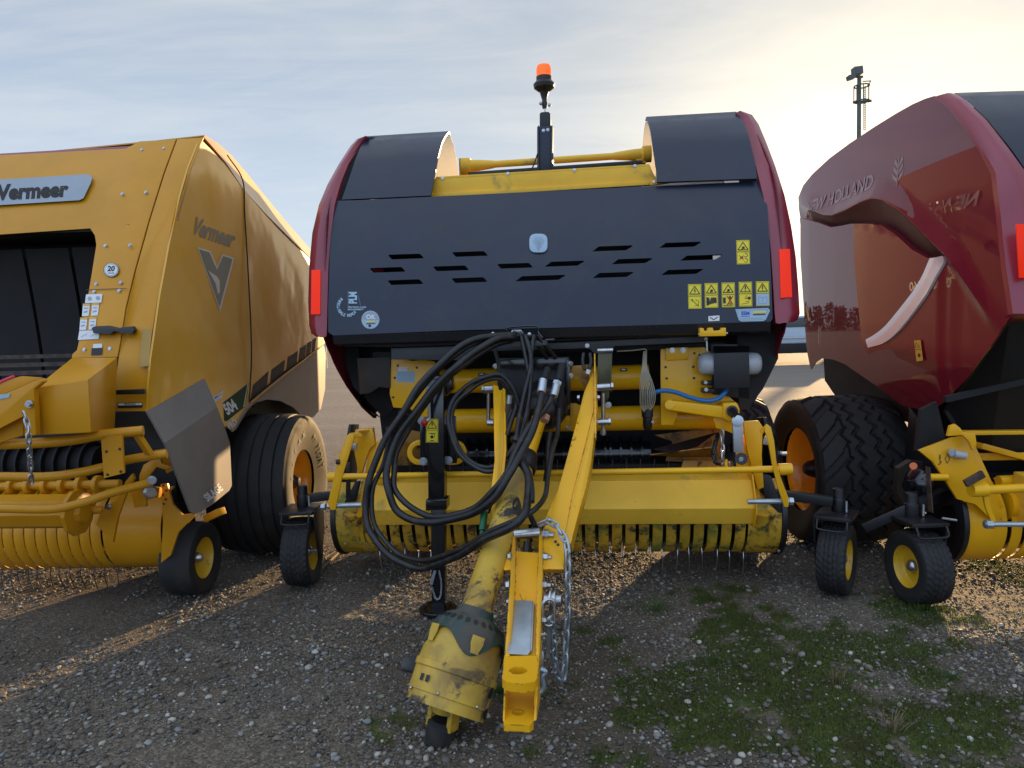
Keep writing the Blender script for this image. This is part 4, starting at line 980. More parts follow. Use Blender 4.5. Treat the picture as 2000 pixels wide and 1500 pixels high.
def tg(m_):
    for (a, b, c, d) in ((1000, 1007, 984, 995), (1053, 1061, 1045, 1053)):
        m_.ext([T(a, 1040), T((a + b) / 2, 1036), T(b, 1040), T(b - 1, 1140), T(d + 1, 1290), T(c, 1292), T(a - 4, 1140)], NV * 1.3)
    m_.ext([T(1005, 1076, .02), T(1055, 1080, .02), T(1050, 1180, .02), T(1046, 1290, .02), T(992, 1290, .02), T(1000, 1180, .02)], NV * .3)
    m_.ext([T(1060, 1066), T(1100, 1066), T(1100, 1104), T(1096, 1111), T(1060, 1112)], NV * .6)
    m_.ext([T(990, 1080), T(1002, 1084), T(1000, 1113), (T(985, 1112))], NV * .6)
tng = one(tg, 'tongue', 'yellow_chip', dbar, bevel=.003)
def pin(m_):
    a, b = T(1004, 1044, .01), T(1054, 1040, .01); m_.cyl(a, b, .021, n=28)
    for x, y, r in ((1062, 1044, .023), (1062, 1088, .017), (1060, 1143, .017), (1060, 1212, .012), (1050, 1239, .011)): m_.hexb(T(x, y, -.0), (1, -.15, 0), r, r * .9, r)
    for x, y, r in ((997, 1087, .016), (994, 1143, .018), (993, 1175, .010)): m_.hexb(T(x, y, 0), (-1, -.1, 0), r, r * .6)
    a = T(1074, 1172, -.02); m_.lathe(a, (1, -.15, 0), [(.020, -.02), (.020, 0), (.042, .002), (.042, .008), (.030, .01), (.030, .016), (.038, .018), (.038, .024), (.022, .026), (.022, .045)], 24)
    m_.link(T(1072, 1196, -.03), (0, 0, 1), (1, .3, 0), .10, .045, .006)
one(pin, 'hitch_bolt', 'steel', tng)
def cylr(m_): m_.cyl(T(1030, 1060, .04), T(1028, 1086, .05), .016); m_.box(tuple(T(1020, 1086, .06)), tuple(T(1040, 1072, .09)))
one(cylr, 'swivel_post', 'black', tng)
def sv(m_):
    m_.ext([T(x, y, -.012) for x, y in [(1004, 1172), (1040, 1173), (1036, 1272), (1030, 1279), (994, 1277), (990, 1270)]], NV * .1)
    m_.ext([T(x, y, -.012) for x, y in [(1040, 1173), (1043, 1176), (1039, 1270), (1036, 1272)]], NV * .6)
one(sv, 'silver_cover', 'zinc', tng, bevel=.002)
def plate_hole(m_, pts, hole, z, th):
    hx, hy, rx, ry = hole; hp = [FC.z(hx + rx * math.cos(2 * math.pi * k / 20), hy + ry * math.sin(2 * math.pi * k / 20), z) for k in range(20)]
    op = [FC.z(x, y, z) for x, y in pts]
    q = cdt([(p.x, p.y) for p in op], [[(p.x, p.y) for p in hp]], .02, lambda u, v: V((u, v, z)))
    m_.add(q.v, q.f)
cl1 = MB(); plate_hole(cl1, [(985, 1290), (1050, 1288), (1052, 1310), (1050, 1332), (1044, 1340), (1020, 1345), (990, 1341), (981, 1334), (983, 1312)], (1012, 1318, 17, 7.5), .455, .03)
cl1 = cl1.build('clevis_plate', 'yellow_chip', dbar, solid=.026, norm=False)
cl2 = MB(); plate_hole(cl2, [(990, 1352), (1046, 1348), (1044, 1385), (1042, 1418), (1034, 1424), (984, 1421), (983, 1412), (988, 1385)], (1012, 1398, 12, 6), .34, .02)
cl2 = cl2.build('clevis_plate', 'yellow_chip', dbar, solid=.020, norm=False)
def cls(m_):
    for x0, x1 in ((1046, 1053), (986, 991)):
        a = [FC.z(x0, 1288, .455), FC.z(x1, 1288, .455)]; b = [FC.z(x0 - 4, 1415, .34), FC.z(x1 - 5, 1415, .34)]
        m_.add([a[0], a[1], b[1] + V((0, 0, .01)), b[0] + V((0, 0, .01)), a[0] + V((0, .02, -.13)), a[1] + V((0, .02, -.13)), b[1] + V((0, .16, -.02)), b[0] + V((0, .16, -.02))], [[0, 1, 2, 3], [7, 6, 5, 4], [0, 4, 5, 1], [1, 5, 6, 2], [2, 6, 7, 3], [3, 7, 4, 0]])
one(cls, 'clevis_side', 'yellow_chip', dbar, bevel=.002)
one(lambda m_: m_.lathe(FC.z(1012, 1318, .45) + V((0, 0, -.02)), (0, 0, -1), [(.026, 0), (.026, .01)], 20), 'dark_bore', 'ink', dbar)
# --- jack
JY = -.50
def jk(m_):
    m_.ext([Y(x, y, JY) for x, y in [(834, 742), (866, 740), (868, 985), (836, 988)]], (0, .085, 0)); m_.ext([Y(x, y, JY - .008) for x, y in [(831, 977), (872, 975), (872, 996), (831, 998)]], (0, .10, 0))
    m_.ext([Y(x, y, JY + .012) for x, y in [(841, 985), (868, 985), (869, 1206), (843, 1206)]], (0, .065, 0))
    m_.ext([Y(x, y, JY + .09) for x, y in [(820, 815), (890, 813), (892, 905), (870, 906), (868, 850), (838, 850), (838, 906), (820, 906)]], (0, .02, 0))
    m_.ext([Y(x, y, JY + .10) for x, y in [(840, 735), (880, 733), (884, 760), (870, 775), (835, 778)]], (0, .09, 0))
    f0 = Y(856, 1206, JY + .05); m_.cyl((f0.x, f0.y, 0.012), (f0.x, f0.y, .03), .10, n=28); m_.cyl((f0.x, f0.y, 0.03), (f0.x, f0.y, .12), .03, n=20)
jck = one(jk, 'jack_stand', 'black_gloss', cb, bevel=.006)
def jk(m_):
    m_.cyl(Y(837, 762, JY - .03), Y(839, 820, JY - .03), .008); m_.cyl(Y(837, 758, JY - .035), Y(837, 768, JY - .03), .014); m_.cyl(Y(839, 818, JY - .03), Y(830, 826, JY - .05), .008)
    for x, y in ((827, 901), (876, 899), (824, 822), (874, 821)): m_.hexb(Y(x, y, JY + .088), (0, -1, 0), .016, .012)
one(jk, 'jack_crank', 'zinc', jck)
one(lambda m_: m_.ball(Y(829, 826, JY - .06), .018), 'red_knob', 'red_plastic', jck)
D = Decal(lambda x, y, l: Y(x, y, JY - l), .003); warn(D, 844, 841, 24, 46, 'jack'); D.build('warning_sticker', None, jck)
m_ = MB(); m_.ext([Y(x, y, JY - .03) for x, y in [(847, 1114), (852, 1115), (845, 1142), (839, 1140)]], (0, .004, 0)); m_.chain([Y(858, 1116, JY - .02), Y(862, 1140, JY - .02), Y(860, 1165, JY - .02), Y(852, 1170, JY - .02), Y(847, 1158, JY - .02), Y(844, 1145, JY - .03)], .012, .010, .0015); m_.build('pin_chain', 'zinc', jck)
D = Decal(lambda x, y, l: Y(x, y, .067 - l), .003)
for x, y in ((940, 731), (1218, 722)): D.P([(x - 6, y - 2.5), (x + 7, y - 3), (x + 7, y + 2.5), (x - 6, y + 3)], 'ink'); D.P([(x - 4, y - 1), (x + 4, y - 1.2), (x + 4, y + .8), (x - 4, y + 1)], 'white', 1)
D.build('tube_tag', None, cb)
# --- PTO driveline
A_, B_ = Y(1062, 790, -.36), Y(926, 1205, -1.42); dpt = (B_ - A_).normalized(); Lp = (B_ - A_).length
def pt(m_): m_.lathe(A_, dpt, [(.038, 0), (.040, Lp * .42)], 28)
pto = one(pt, 'drive_shaft', 'yellow', cb)
def pt(m_): m_.lathe(A_, dpt, [(.044, Lp * .36), (.056, Lp * .40), (.060, Lp * .44), (.060, Lp * .97), (.066, Lp * .98), (.066, Lp)], 36)
one(pt, 'guard_tube', 'yellow_guard', pto)
one(lambda m_: (m_.lathe(A_, dpt, [(.05, Lp * .30), (.056, Lp * .31), (.062, Lp * .35), (.062, Lp * .375), (.055, Lp * .38)], 32), m_.lathe(A_, dpt, [(.10, -.02), (.10, .05), (.085, .10), (.07, .12)], 32)), 'rubber_boot', 'black', pto)
u_, w_ = basis(dpt)
def onpto(t, ang, r): return A_ + dpt * (Lp * t) + (u_ * math.cos(ang) + w_ * math.sin(ang)) * r
fa = math.atan2(w_.dot(CAM_L := (FC.i @ CAM - (A_ + dpt * Lp * .6)).normalized()), u_.dot(CAM_L))
def hole(m_, t, a, r, sx, sy):
    m_.poly([onpto(t + sy * math.sin(k / 16 * 6.283), fa + a + sx * math.cos(k / 16 * 6.283), r) for k in range(16)])
one(lambda m_: (hole(m_, .575, -.35, .0612, .28, .028), hole(m_, .72, .9, .0612, .3, .02)), 'guard_slot', 'ink', pto)
E_ = Y(868, 1386, -1.585); B2 = B_; ax2 = (E_ - B2).normalized(); L2 = (E_ - B2).length
def bl(m_):
    m_.lathe(B2, ax2, [(.128, .055), (.140, .08), (.146, .11), (.150, .19), (.156, .195), (.157, .215), (.151, .22), (.150, L2 * .86), (.153, L2 * .87), (.153, L2 * .885), (.148, L2 * .89), (.146, L2), (.139, L2), (.139, .10), (.05, .06)], 56, caps=False)
bell = one(bl, 'guard_bell', 'yellow_guard', pto, ang=40)
u2, w2 = basis(ax2)
cl2_ = (FC.i @ CAM - E_).normalized(); fb = math.atan2(w2.dot(cl2_), u2.dot(cl2_))
def onb(h, a, r): return B2 + ax2 * h + (u2 * math.cos(fb + a) + w2 * math.sin(fb + a)) * r
def tl(m_):
    rows = []; n = 72
    for k in range(n):
        a = 2 * math.pi * k / n; wv = .095 + .035 * math.cos(a * 4.0 + .6) ; rows.append([onb(h, a, r) for h, r in ((-.03, .068), (-.005, .075), (.012, .105), (.035, .130), (.055, .140), (min(.075, wv), .146), (wv * .8 + .02, .1515), (wv + .012, .1540), (wv + .014, .150))])
    m_.grid(rows + [rows[0]])
tc_ = one(tl, 'guard_collar', 'teal_plastic', bell, ang=50)
def sl(m_):
    for k in range(14): a = -1.6 + k * .25; m_.poly([onb(.026 + .010 * math.sin(q / 12 * 6.283), a + .075 * math.cos(q / 12 * 6.283), .1235 + .009 * math.sin(q / 12 * 6.283)) for q in range(12)])
one(sl, 'collar_slot', 'ink', tc_)
def yt(m_):
    for a in (-.25, .95, 2.2, -1.5): m_.grid([[onb(h, a + d * (1 - .35 * (h > .11)), .1555) for d in (-.15, 0, .15)] for h in (.072, .10, .125, .133)])
one(yt, 'yellow_clip', 'yellow_guard', bell, solid=.003)
def ho(m_):
    for h, a in ((.10, -1.15), (.235, -1.12), (.305, -1.15)): m_.poly([onb(h + .020 * math.sin(q / 14 * 6.283), a + .11 * math.cos(q / 14 * 6.283), .1575) for q in range(14)])
    for a in (.62, .80): m_.poly([onb(h, a + d, .1555) for h, d in ((.245, -.05), (.245, .05), (.268, .05), (.268, -.05))])
one(ho, 'vent_hole', 'ink', bell)
m_ = MB()
for h, a in ((L2 * .87, -.75), (L2 * .87, .25), (L2 * .90, 1.1)): m_.ball(onb(h, a, .154), .006)
m_.build('screw', 'steel', bell)
one(lambda m_: m_.lathe(B2, ax2, [(.137, L2 * .72), (.05, L2 * .74), (.02, L2 * .74)], 30), 'dark_inside', 'ink', bell)
E2 = Y(862, 1424, -1.59); ax3 = (E2 - E_).normalized()
def yk(m_):
    m_.lathe(E_ - ax3 * .10, ax3, [(.050, 0), (.052, .10)], 24)
    for s_ in (-1, 1): m_.bar(E_ + u2 * (.045 * s_) - ax3 * .02, E_ + ax3 * .065 + u2 * (.048 * s_), .05, .02, up=u2)
one(yk, 'yoke', 'yellow_worn', pto, bevel=.004)
one(lambda m_: m_.lathe(E_ + ax3 * .035, ax3, [(.040, 0), (.052, .01), (.054, .02), (.054, .075), (.048, .09), (.03, .095)], 32), 'end_cap', 'rubber', pto)
# --- hoses
HZ = []
def hose(pts, r=.0165, mt='hose', name='hose'):
    pts = [pts[0]] + [(x + random.uniform(-3.5, 3.5), y + random.uniform(-3, 3), d + random.uniform(-.008, .008)) for x, y, d in pts[1:-1]] + [pts[-1]]
    return one(lambda m_: m_.tube([Y(*p) for p in pts], r, sub=8, n=14), name, mt, cb)
h_a = [(1006, 654, -.44), (975, 655, -.50), (935, 660, -.55), (900, 676, -.60), (862, 706, -.64), (822, 752, -.68), (785, 802, -.70), (757, 850, -.72), (737, 895, -.74), (723, 940, -.76), (716, 985, -.78), (722, 1030, -.80), (742, 1067, -.84), (775, 1094, -.88), (815, 1107, -.94), (850, 1105, -1.0), (900, 1082, -1.12), (950, 1054, -1.22), (998, 1027, -1.28), (1024, 1003, -1.26), (1034, 970, -1.15), (1028, 925, -1.0), (1010, 895, -.9)]
hose(h_a)
hose([(1003, 660, -.43), (965, 662, -.48), (925, 676, -.53), (885, 700, -.58), (850, 735, -.60), (815, 775, -.62), (783, 818, -.64), (762, 862, -.66), (746, 905, -.69), (730, 950, -.74), (727, 990, -.77), (735, 1030, -.80), (755, 1062, -.84), (785, 1083, -.89), (818, 1093, -.96), (852, 1092, -1.03), (905, 1068, -1.14), (955, 1038, -1.22), (1010, 1012, -1.26), (1045, 995, -1.2), (1066, 970, -1.05), (1072, 930, -.9), (1076, 880, -.75), (1086, 842, -.6), (1092, 800, -.5)], .0115)
hose([(1012, 659, -.42), (978, 662, -.50), (935, 682, -.58), (888, 716, -.63), (848, 757, -.66), (808, 804, -.69), (779, 850, -.71), (762, 892, -.74), (755, 930, -.77), (758, 962, -.79), (776, 993, -.81), (806, 1013, -.84), (840, 1021, -.88), (880, 1018, -.92), (925, 1001, -.98), (965, 972, -1.02), (993, 934, -1.0), (1018, 888, -.92), (1040, 845, -.82), (1053, 800, -.72), (1058, 768, -.62)], .0175)
hose([(1000, 664, -.41), (960, 676, -.48), (912, 708, -.56), (868, 748, -.60), (828, 796, -.62), (796, 842, -.64), (775, 885, -.68), (768, 925, -.73), (772, 955, -.77), (790, 980, -.80), (815, 1000, -.83), (845, 1009, -.87), (885, 1006, -.91), (925, 990, -.95), (958, 962, -.98), (985, 925, -.97), (1012, 878, -.88), (1038, 832, -.78), (1060, 800, -.68), (1078, 775, -.6)], .0145)
hose([(1018, 655, -.44), (1024, 690, -.48), (1030, 730, -.52), (1031, 775, -.56), (1024, 815, -.60), (1010, 860, -.64), (990, 895, -.68), (962, 912, -.70), (932, 908, -.70), (903, 888, -.68), (887, 855, -.66), (883, 820, -.64), (893, 788, -.62), (913, 762, -.60), (943, 744, -.58), (972, 742, -.56), (995, 757, -.55), (1006, 785, -.55), (1002, 820, -.56), (990, 850, -.6)], .0115)
hose([(1026, 655, -.45), (1034, 695, -.50), (1036, 740, -.53), (1035, 785, -.57), (1022, 840, -.62), (1008, 880, -.67), (985, 912, -.71), (955, 922, -.72), (925, 912, -.71), (897, 888, -.69), (879, 852, -.67), (876, 815, -.65), (887, 780, -.63), (912, 752, -.61), (945, 736, -.59), (978, 735, -.57), (1003, 755, -.56), (1014, 790, -.56)], .0115)
hose([(1043, 655, -.44), (1040, 690, -.48), (1033, 720, -.52), (1027, 765, -.56), (1016, 820, -.62), (1000, 880, -.70), (985, 930, -.76), (960, 985, -.86), (952, 1000, -.9)], .012)
hose([(1050, 655, -.40), (1062, 672, -.38), (1075, 690, -.34), (1085, 698, -.31)], .011); hose([(1045, 660, -.39), (1055, 678, -.37), (1068, 698, -.32)], .011)
hose([(1000, 800, -.5), (992, 830, -.52), (987, 860, -.56), (982, 900, -.62), (985, 930, -.68), (998, 915, -.7), (1010, 885, -.7)], .013)
hose([(1075, 845, -.5), (1073, 880, -.55), (1068, 915, -.6), (1066, 940, -.62)], .014)
def sw(m_):
    m_.cyl(Y(1061, 742, -.58), Y(1057, 766, -.62), .020, n=18); m_.cyl(Y(1087, 752, -.56), Y(1081, 774, -.60), .020, n=18); m_.cyl(Y(1089, 746, -.55), Y(1087, 752, -.56), .023, n=6); m_.cyl(Y(996, 772, -.5), Y(994, 790, -.5), .014, n=14)
    m_.cyl(Y(952, 988, -.93), Y(949, 1000, -.95), .010, n=14)
one(sw, 'hose_fitting', 'zinc', cb)
one(lambda m_: (m_.cyl(Y(1059, 756, -.595), Y(1057, 768, -.62), .0215, n=18), m_.cyl(Y(1066, 812, -.66), Y(1063, 822, -.68), .021, n=18)), 'hose_sleeve', 'copper', cb)
one(lambda m_: (m_.cyl(Y(1069, 722, -.48), Y(1063, 742, -.57), .018, n=16), m_.cyl(Y(1098, 715, -.45), Y(1091, 745, -.54), .020, n=16), m_.cyl(Y(1097, 748, -.45), Y(1093, 798, -.45), .016, n=14)), 'rubber_sleeve', 'black_matte', cb)
one(lambda m_: m_.tube([Y(994, 788, -.5), Y(992, 810, -.5), Y(988, 838, -.52), Y(984, 858, -.55)], .017), 'rusty_sleeve', 'burn_brown', cb)
one(lambda m_: (m_.cyl(Y(946, 1000, -.95), Y(942, 1036, -1.0), .016, n=18), m_.cyl(Y(942, 1036, -1.0), Y(940, 1046, -1.01), .010, n=14)), 'green_coupling', 'green_cap', cb)
def ties(m_):
    for p, q, r in (((1009, 858, -.68), (1006, 864, -.69), .045), ((790, 806, -.68), (787, 811, -.68), .045), ((765, 838, -.7), (762, 843, -.7), .045), ((1001, 1023, -1.27), (996, 1028, -1.27), .024), ((758, 935, -.76), (758, 939, -.76), .024)): m_.cyl(Y(*p), Y(*q), r * .62, n=14)
one(ties, 'cable_tie', 'black', cb)
def strap(m_):
    m_.tube([Y(966, 680, -.42), Y(974, 715, -.48), Y(975, 745, -.52), Y(978, 760, -.5)], .010); m_.tube([Y(1015, 868, -.75), Y(1022, 895, -.8), Y(1035, 925, -.9), Y(1040, 955, -1.1), Y(1040, 980, -1.22)], .009)
    m_.tube([Y(1035, 960, -.8), Y(1030, 990, -.85), Y(1038, 1012, -.9), Y(1046, 1030, -1.0)], .012)
one(strap, 'rubber_strap', 'black_matte', cb)
one(lambda m_: m_.tube([Y(1140, 690, -.36), Y(1138, 706, -.38), Y(1142, 722, -.4)], .009), 'small_hose', 'hose', cb); one(lambda m_: m_.tube([Y(1152, 690, -.36), Y(1154, 708, -.38), Y(1149, 726, -.4)], .009), 'small_hose', 'hose', cb)
one(lambda m_: m_.cyl(Y(1150, 722, -.41), Y(1148, 730, -.41), .011), 'hose_fitting', 'white', cb)
# --- safety chains
one(lambda m_: m_.chain([T(1056, 1024, -.06), T(1066, 1017, -.09), T(1082, 1022, -.10), T(1098, 1045, -.10), Y(1108, 1068, -1.24), Y(1109, 1140, -1.25), Y(1108, 1200, -1.26), Y(1105, 1260, -1.27), Y(1102, 1318, -1.28), Y(1097, 1332, -1.28)], .046, .032, .0055), 'safety_chain', 'zinc', cb)
one(lambda m_: m_.chain([T(1073, 1208, -.03), Y(1080, 1225, -1.44), Y(1082, 1260, -1.42), Y(1085, 1300, -1.38), Y(1093, 1330, -1.32), Y(1101, 1336, -1.29)], .042, .030, .005), 'safety_chain', 'zinc', cb)
one(lambda m_: (m_.chain([T(1062, 1240, .02), Y(1058, 1262, -1.50), Y(1057, 1290, -1.50), Y(1056, 1308, -1.50)], .03, .022, .004), m_.tube([Y(1055, 1306, -1.5), Y(1066, 1312, -1.5), Y(1060, 1322, -1.5), Y(1062, 1342, -1.5), Y(1055, 1352, -1.5), Y(1049, 1346, -1.5)], .009)), 'chain_hook', 'zinc', cb)
one(lambda m_: m_.ext([Y(x, y, -1.45) for x, y in [(1068, 1228), (1076, 1230), (1074, 1285), (1066, 1284)]], (0, .004, 0)), 'steel_flag', 'steel', cb)

# ================================================================== side panels (left skin of the right-hand red baler, mirrored for the others of that make)
FR = Frame(3.52, 3.67, .5)
def fx(px, py): p = FR.x(px, py, -1.25); return (p.y, p.z)
SP_out = [fx(*p) for p in [(1553, 386), (1562, 362), (1580, 340), (1612, 309), (1650, 280), (1700, 246), (1740, 221), (1770, 204), (1795, 193), (1812, 188), (1832, 188), (1858, 208), (1890, 245), (1920, 290), (1944, 340), (1954, 420), (1964, 520), (1978, 612),
        (1932, 680), (1885, 738), (1832, 787), (1795, 812), (1785, 813), (1782, 800), (1750, 792), (1738, 782), (1708, 755), (1650, 711), (1628, 702), (1605, 700), (1592, 708), (1580, 722), (1576, 680), (1568, 580), (1562, 500), (1562, 440)]]
RID = sorted(fx(*p) for p in [(1560, 398), (1595, 412), (1615, 419), (1634, 420), (1660, 410), (1690, 394), (1712, 386), (1730, 388), (1765, 408), (1800, 440), (1835, 476), (1858, 497), (1880, 530), (1930, 610), (1978, 660)])
LOW = sorted(fx(*p) for p in [(1560, 425), (1600, 434), (1625, 443), (1645, 440), (1665, 436), (1700, 436), (1725, 440), (1750, 455), (1785, 487), (1815, 503), (1850, 500), (1880, 532)])
STR = [fx(*p) for p in [(1836, 500), (1822, 545), (1800, 580), (1770, 620), (1742, 650), (1715, 668), (1695, 674)]]
STRN = []
for k in range(len(STR)):
    a_, b_ = STR[max(0, k - 1)], STR[min(len(STR) - 1, k + 1)]; d_ = math.hypot(b_[0] - a_[0], b_[1] - a_[1]); STRN.append((-(b_[1] - a_[1]) / d_, (b_[0] - a_[0]) / d_))
DIA = [fx(*p) for p in [(1855, 500), (1985, 612)]]
def spoff(y, z):
    """outward offset of the moulded skin"""
    zr = interp(y, RID); zl = min(interp(y, LOW), zr - .004); o = 0.0
    ext = max(0.0, min(1.0, 1 - (-.02 - y) / .45)) if y < -.02 else max(0.0, min(1.0, (2.02 - y) / .7)) ** .7
    o += -.05 * max(0, z - 2.2) ** 1.4 * 2.0           # leans in toward the roof
    if z >= zr: o += .036 * max(0.0, 1 - (z - zr) / .12) ** 1.3 * ext
    else:
        s_ = max(0.0, min(1, (zr - zl - .006) / .06))
        if z > zl and s_ > 0: o += (.036 - .060 * s_ * (zr - z) / (zr - zl)) * ext
        else: o += .010 * s_ * ext + (1 - s_) * .036 * ext * max(0.0, 1 - (zr - z) / .06)
    o -= .25 * max(0.0, 1.30 - z) ** 1.6               # tucks under at the bottom
    o -= .05 * max(0, y - 1.75) ** 1.3
    return o
def side_skin(parent, xm, sgn, dy=0.0, name='side_panel', step=.028):
    off = lambda P, d: [(a, b + d) for a, b in P]
    fine_ = [off(RID, .0015), off(RID, .06), off(RID, .118)]
    if step < .03: fine_ += [off(RID, -.0015), off([p for p in LOW if p[0] > .02], .003), off([p for p in LOW if p[0] > .02], -.003)]
    mb = cdt(SP_out, [], step, lambda u, v: V((xm + sgn * spoff(u, v), u + dy, v)), fine_)
    return mb.build(name, 'red_paint', parent, ang=32, norm=True, solid=.008, out=(sgn, 0, 0))
skL = side_skin(cb, -1.19, -1, .22, step=.05); skR = side_skin(cb, 1.27, 1, .22, step=.04)
def leaf_logo(D, x, y, r, mt, f=1, k=1):
    D.line([(x, y + r), (x, y - r)], r * .12, mt, k)
    for s_ in (-1, 1):
        for q in range(3): D.P([(x + s_ * r * .08, y + r * (.7 - q * .45)), (x + s_ * r * .55, y + r * (.35 - q * .5)), (x + s_ * r * (.75 - .18 * q), y + r * (-.05 - q * .42)), (x + s_ * r * .1, y + r * (.42 - q * .45))], mt, k)
# lettering on the outer face of the centre baler's right panel (px units = cm along the panel)
D = Decal(lambda u, v, l: V((1.27 + spoff(u / 100, -v / 100) + l, u / 100 + .22, -v / 100)), .004)
D.text('NEW HOLLAND', 105, -222, 13, 'silver_grey', bold=.04, sx=1.1); leaf_logo(D, 30, -222, 10, 'silver_grey'); D.text('PRO-BELT 460', 90, -170, 9, 'silver_grey', bold=.03); D.build('side_lettering', None, skR)

# ================================================================== right-hand red baler
rb_ = root('round_baler', FR, 'glossy dark red round baler with moulded side panel and a floodlight mast behind it', 'baler', 'round balers parked in a row')
rsk = side_skin(rb_, -1.25, -1, 0, step=.022)
I_ = [fx(*p) for p in [(1817, 505), (1802, 540), (1782, 572), (1757, 604), (1732, 634), (1712, 651), (1694, 662)]]
O_ = [fx(*p) for p in [(1856, 499), (1840, 530), (1816, 575), (1782, 622), (1756, 652), (1732, 670), (1702, 679)]]
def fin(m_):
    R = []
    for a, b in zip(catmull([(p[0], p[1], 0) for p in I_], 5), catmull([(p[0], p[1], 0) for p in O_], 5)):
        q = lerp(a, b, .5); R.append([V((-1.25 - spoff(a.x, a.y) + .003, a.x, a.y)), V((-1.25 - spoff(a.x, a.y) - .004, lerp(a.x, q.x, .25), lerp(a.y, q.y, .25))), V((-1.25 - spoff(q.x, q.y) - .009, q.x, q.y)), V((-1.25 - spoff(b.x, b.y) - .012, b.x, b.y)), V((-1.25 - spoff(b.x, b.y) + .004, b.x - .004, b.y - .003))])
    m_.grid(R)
one(fin, 'sky_reflection_strip', 'sky_reflection_pale', rsk)  # pale colour stands in for sky mirrored by the moulded edge
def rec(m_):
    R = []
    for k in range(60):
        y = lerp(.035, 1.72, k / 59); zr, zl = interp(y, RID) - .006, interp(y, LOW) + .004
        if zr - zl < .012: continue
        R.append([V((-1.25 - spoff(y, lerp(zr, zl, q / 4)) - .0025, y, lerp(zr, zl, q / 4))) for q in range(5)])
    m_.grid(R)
one(rec, 'recess_shade_strip', 'recess_shade', rsk, ang=60)  # dark overlay paints the shade and dim reflection of the recess
Z = FR.y
D = Decal(lambda u, v, l: V((-1.25 - spoff(u / 100, -v / 100) - l, u / 100, -v / 100)), .001)
D.text('NEW HOLLAND', 130, -232, 13, 'red_lettering', bold=.02, sx=1.05, flip=-1); leaf_logo(D, 52, -232, 9, 'red_lettering'); D.build('side_lettering', None, rb_)
D = Decal(lambda x, y, l: FR.x(x, y, -1.265 - l), .003)
D.P([(1785, 665), (1798, 664), (1803, 704), (1790, 706)], 'orange_rim'); D.line([(1787, 683), (1800, 682)], 1, 'ink'); D.line([(1789, 669), (1796, 678), (1787, 678)], 1, 'ink', close=True); D.disc(1795, 694, 3, 4, 'ink', 1)
D.P([(1574, 600), (1577, 600), (1582, 626), (1578, 626)], 'sticker_yellow'); D.build('warning_sticker', None, rb_)
YF = lambda py: interp(py, [(150, .25), (188, .10), (245, -.08), (340, -.30), (420, -.37), (520, -.42), (612, -.50), (700, -.5)])
CR = [(1832, 187), (1858, 207), (1890, 244), (1920, 289), (1945, 338), (1955, 420), (1965, 520), (1979, 612)]
IN = [(1864, 183), (1880, 192), (1925, 235), (1968, 290), (2008, 345), (2025, 420), (2040, 520), (2052, 615)]
rows = []
for (a, b) in zip(CR, IN):
    A = FR.x(*a, -1.25); B = Z(b[0], b[1], A.y - .02); mid = (A + B) / 2 + V((-.004, -.02, 0)); rows.append([A + V((.0, .03, 0)), A, lerp(A, mid, .6), mid, lerp(B, mid, .6), B, B + V((.0, .06, 0))])
rows.append([p + V((0, .02, -.015)) for p in rows[-1]]); rows.append([p + V((0.01, .30, -.02)) for p in rows[-1]])
rbn = MB().grid(rows).build('side_band', 'red_band', rb_, ang=60, solid=.006)
MB().ext([Z(x, y, -.49) for x, y in [(1985, 438), (2010, 437), (2016, 541), (1991, 543)]], (0, .006, 0)).build('reflector', 'reflector', rbn, bevel=.002)
rows = []
for k, (a, yy) in enumerate([((1864, 183), .45), ((1880, 191), .25), ((1928, 235), .08), ((1972, 290), -.06), ((2012, 347), -.16), ((2020, 362), -.18)]):
    A = Z(*a, yy); rows.append([A, A + V((.4, 0, .0)), A + V((1.0, 0, 0)), A + V((2.3, 0, 0))])
MB().grid(rows).build('top_hood', 'black_shield', rb_, ang=60, solid=.01)
A = rows[-1][0]; MB().grid([[A + V((0, .01, 0)), A + V((2.3, .01, 0))], [A + V((.05, -.1, -.4)), A + V((2.3, -.1, -.4))], [V((-1.08, -.33, 1.5)), V((1.2, -.33, 1.5))]]).build('front_shield', 'black_shield', rb_, solid=.01)
MB().ext([Z(x, y, .17) for x, y in [(1879, 197), (1886, 195), (1912, 218), (1908, 221), (1903, 220)]], (0, .01, 0)).build('hinge_tab', 'cream_liner', rb_)
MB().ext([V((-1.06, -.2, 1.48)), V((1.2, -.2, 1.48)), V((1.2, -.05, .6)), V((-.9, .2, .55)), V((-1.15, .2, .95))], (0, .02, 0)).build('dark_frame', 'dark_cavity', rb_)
def dk(m_):
    m_.box((-1.1, .6, .4), (1.2, .63, 2.4)); m_.box((-1.16, .0, 1.4), (1.2, .9, 1.44)); m_.bar(Z(1845, 780, -.1), Z(2010, 742, -.1), .03, .03); m_.ext([Z(x, y, .0) for x, y in [(1800, 800), (1830, 785), (1850, 870), (1790, 880)]], (0, .03, 0))
one(dk, 'bale_chamber', 'black_matte', rb_)
one(lambda m_: m_.ext([Z(x, y, .05) for x, y in [(1960, 660), (2020, 640), (2020, 740), (1960, 745)]], (0, .02, 0)), 'guard_plate', 'charcoal', rb_)
e = empty('wheel', rb_); e.location = (-1.36, 1.04, 0)
tyre('tyre', e, (0, 0, .48), (1, 0, 0), .49, .60, .275, 'rubber', tread_chevron, 420, 110)
rim('rim', e, (0, 0, .48), (-1, 0, 0), .275, .16, .225, 'orange_rim', 'black', 8, .05)
D = Decal(lambda u, v, l: V((-.222 + .02 - .02 * abs(0) - l, math.cos(R_(u)) * v, .48 + math.sin(R_(u)) * v)), .0)
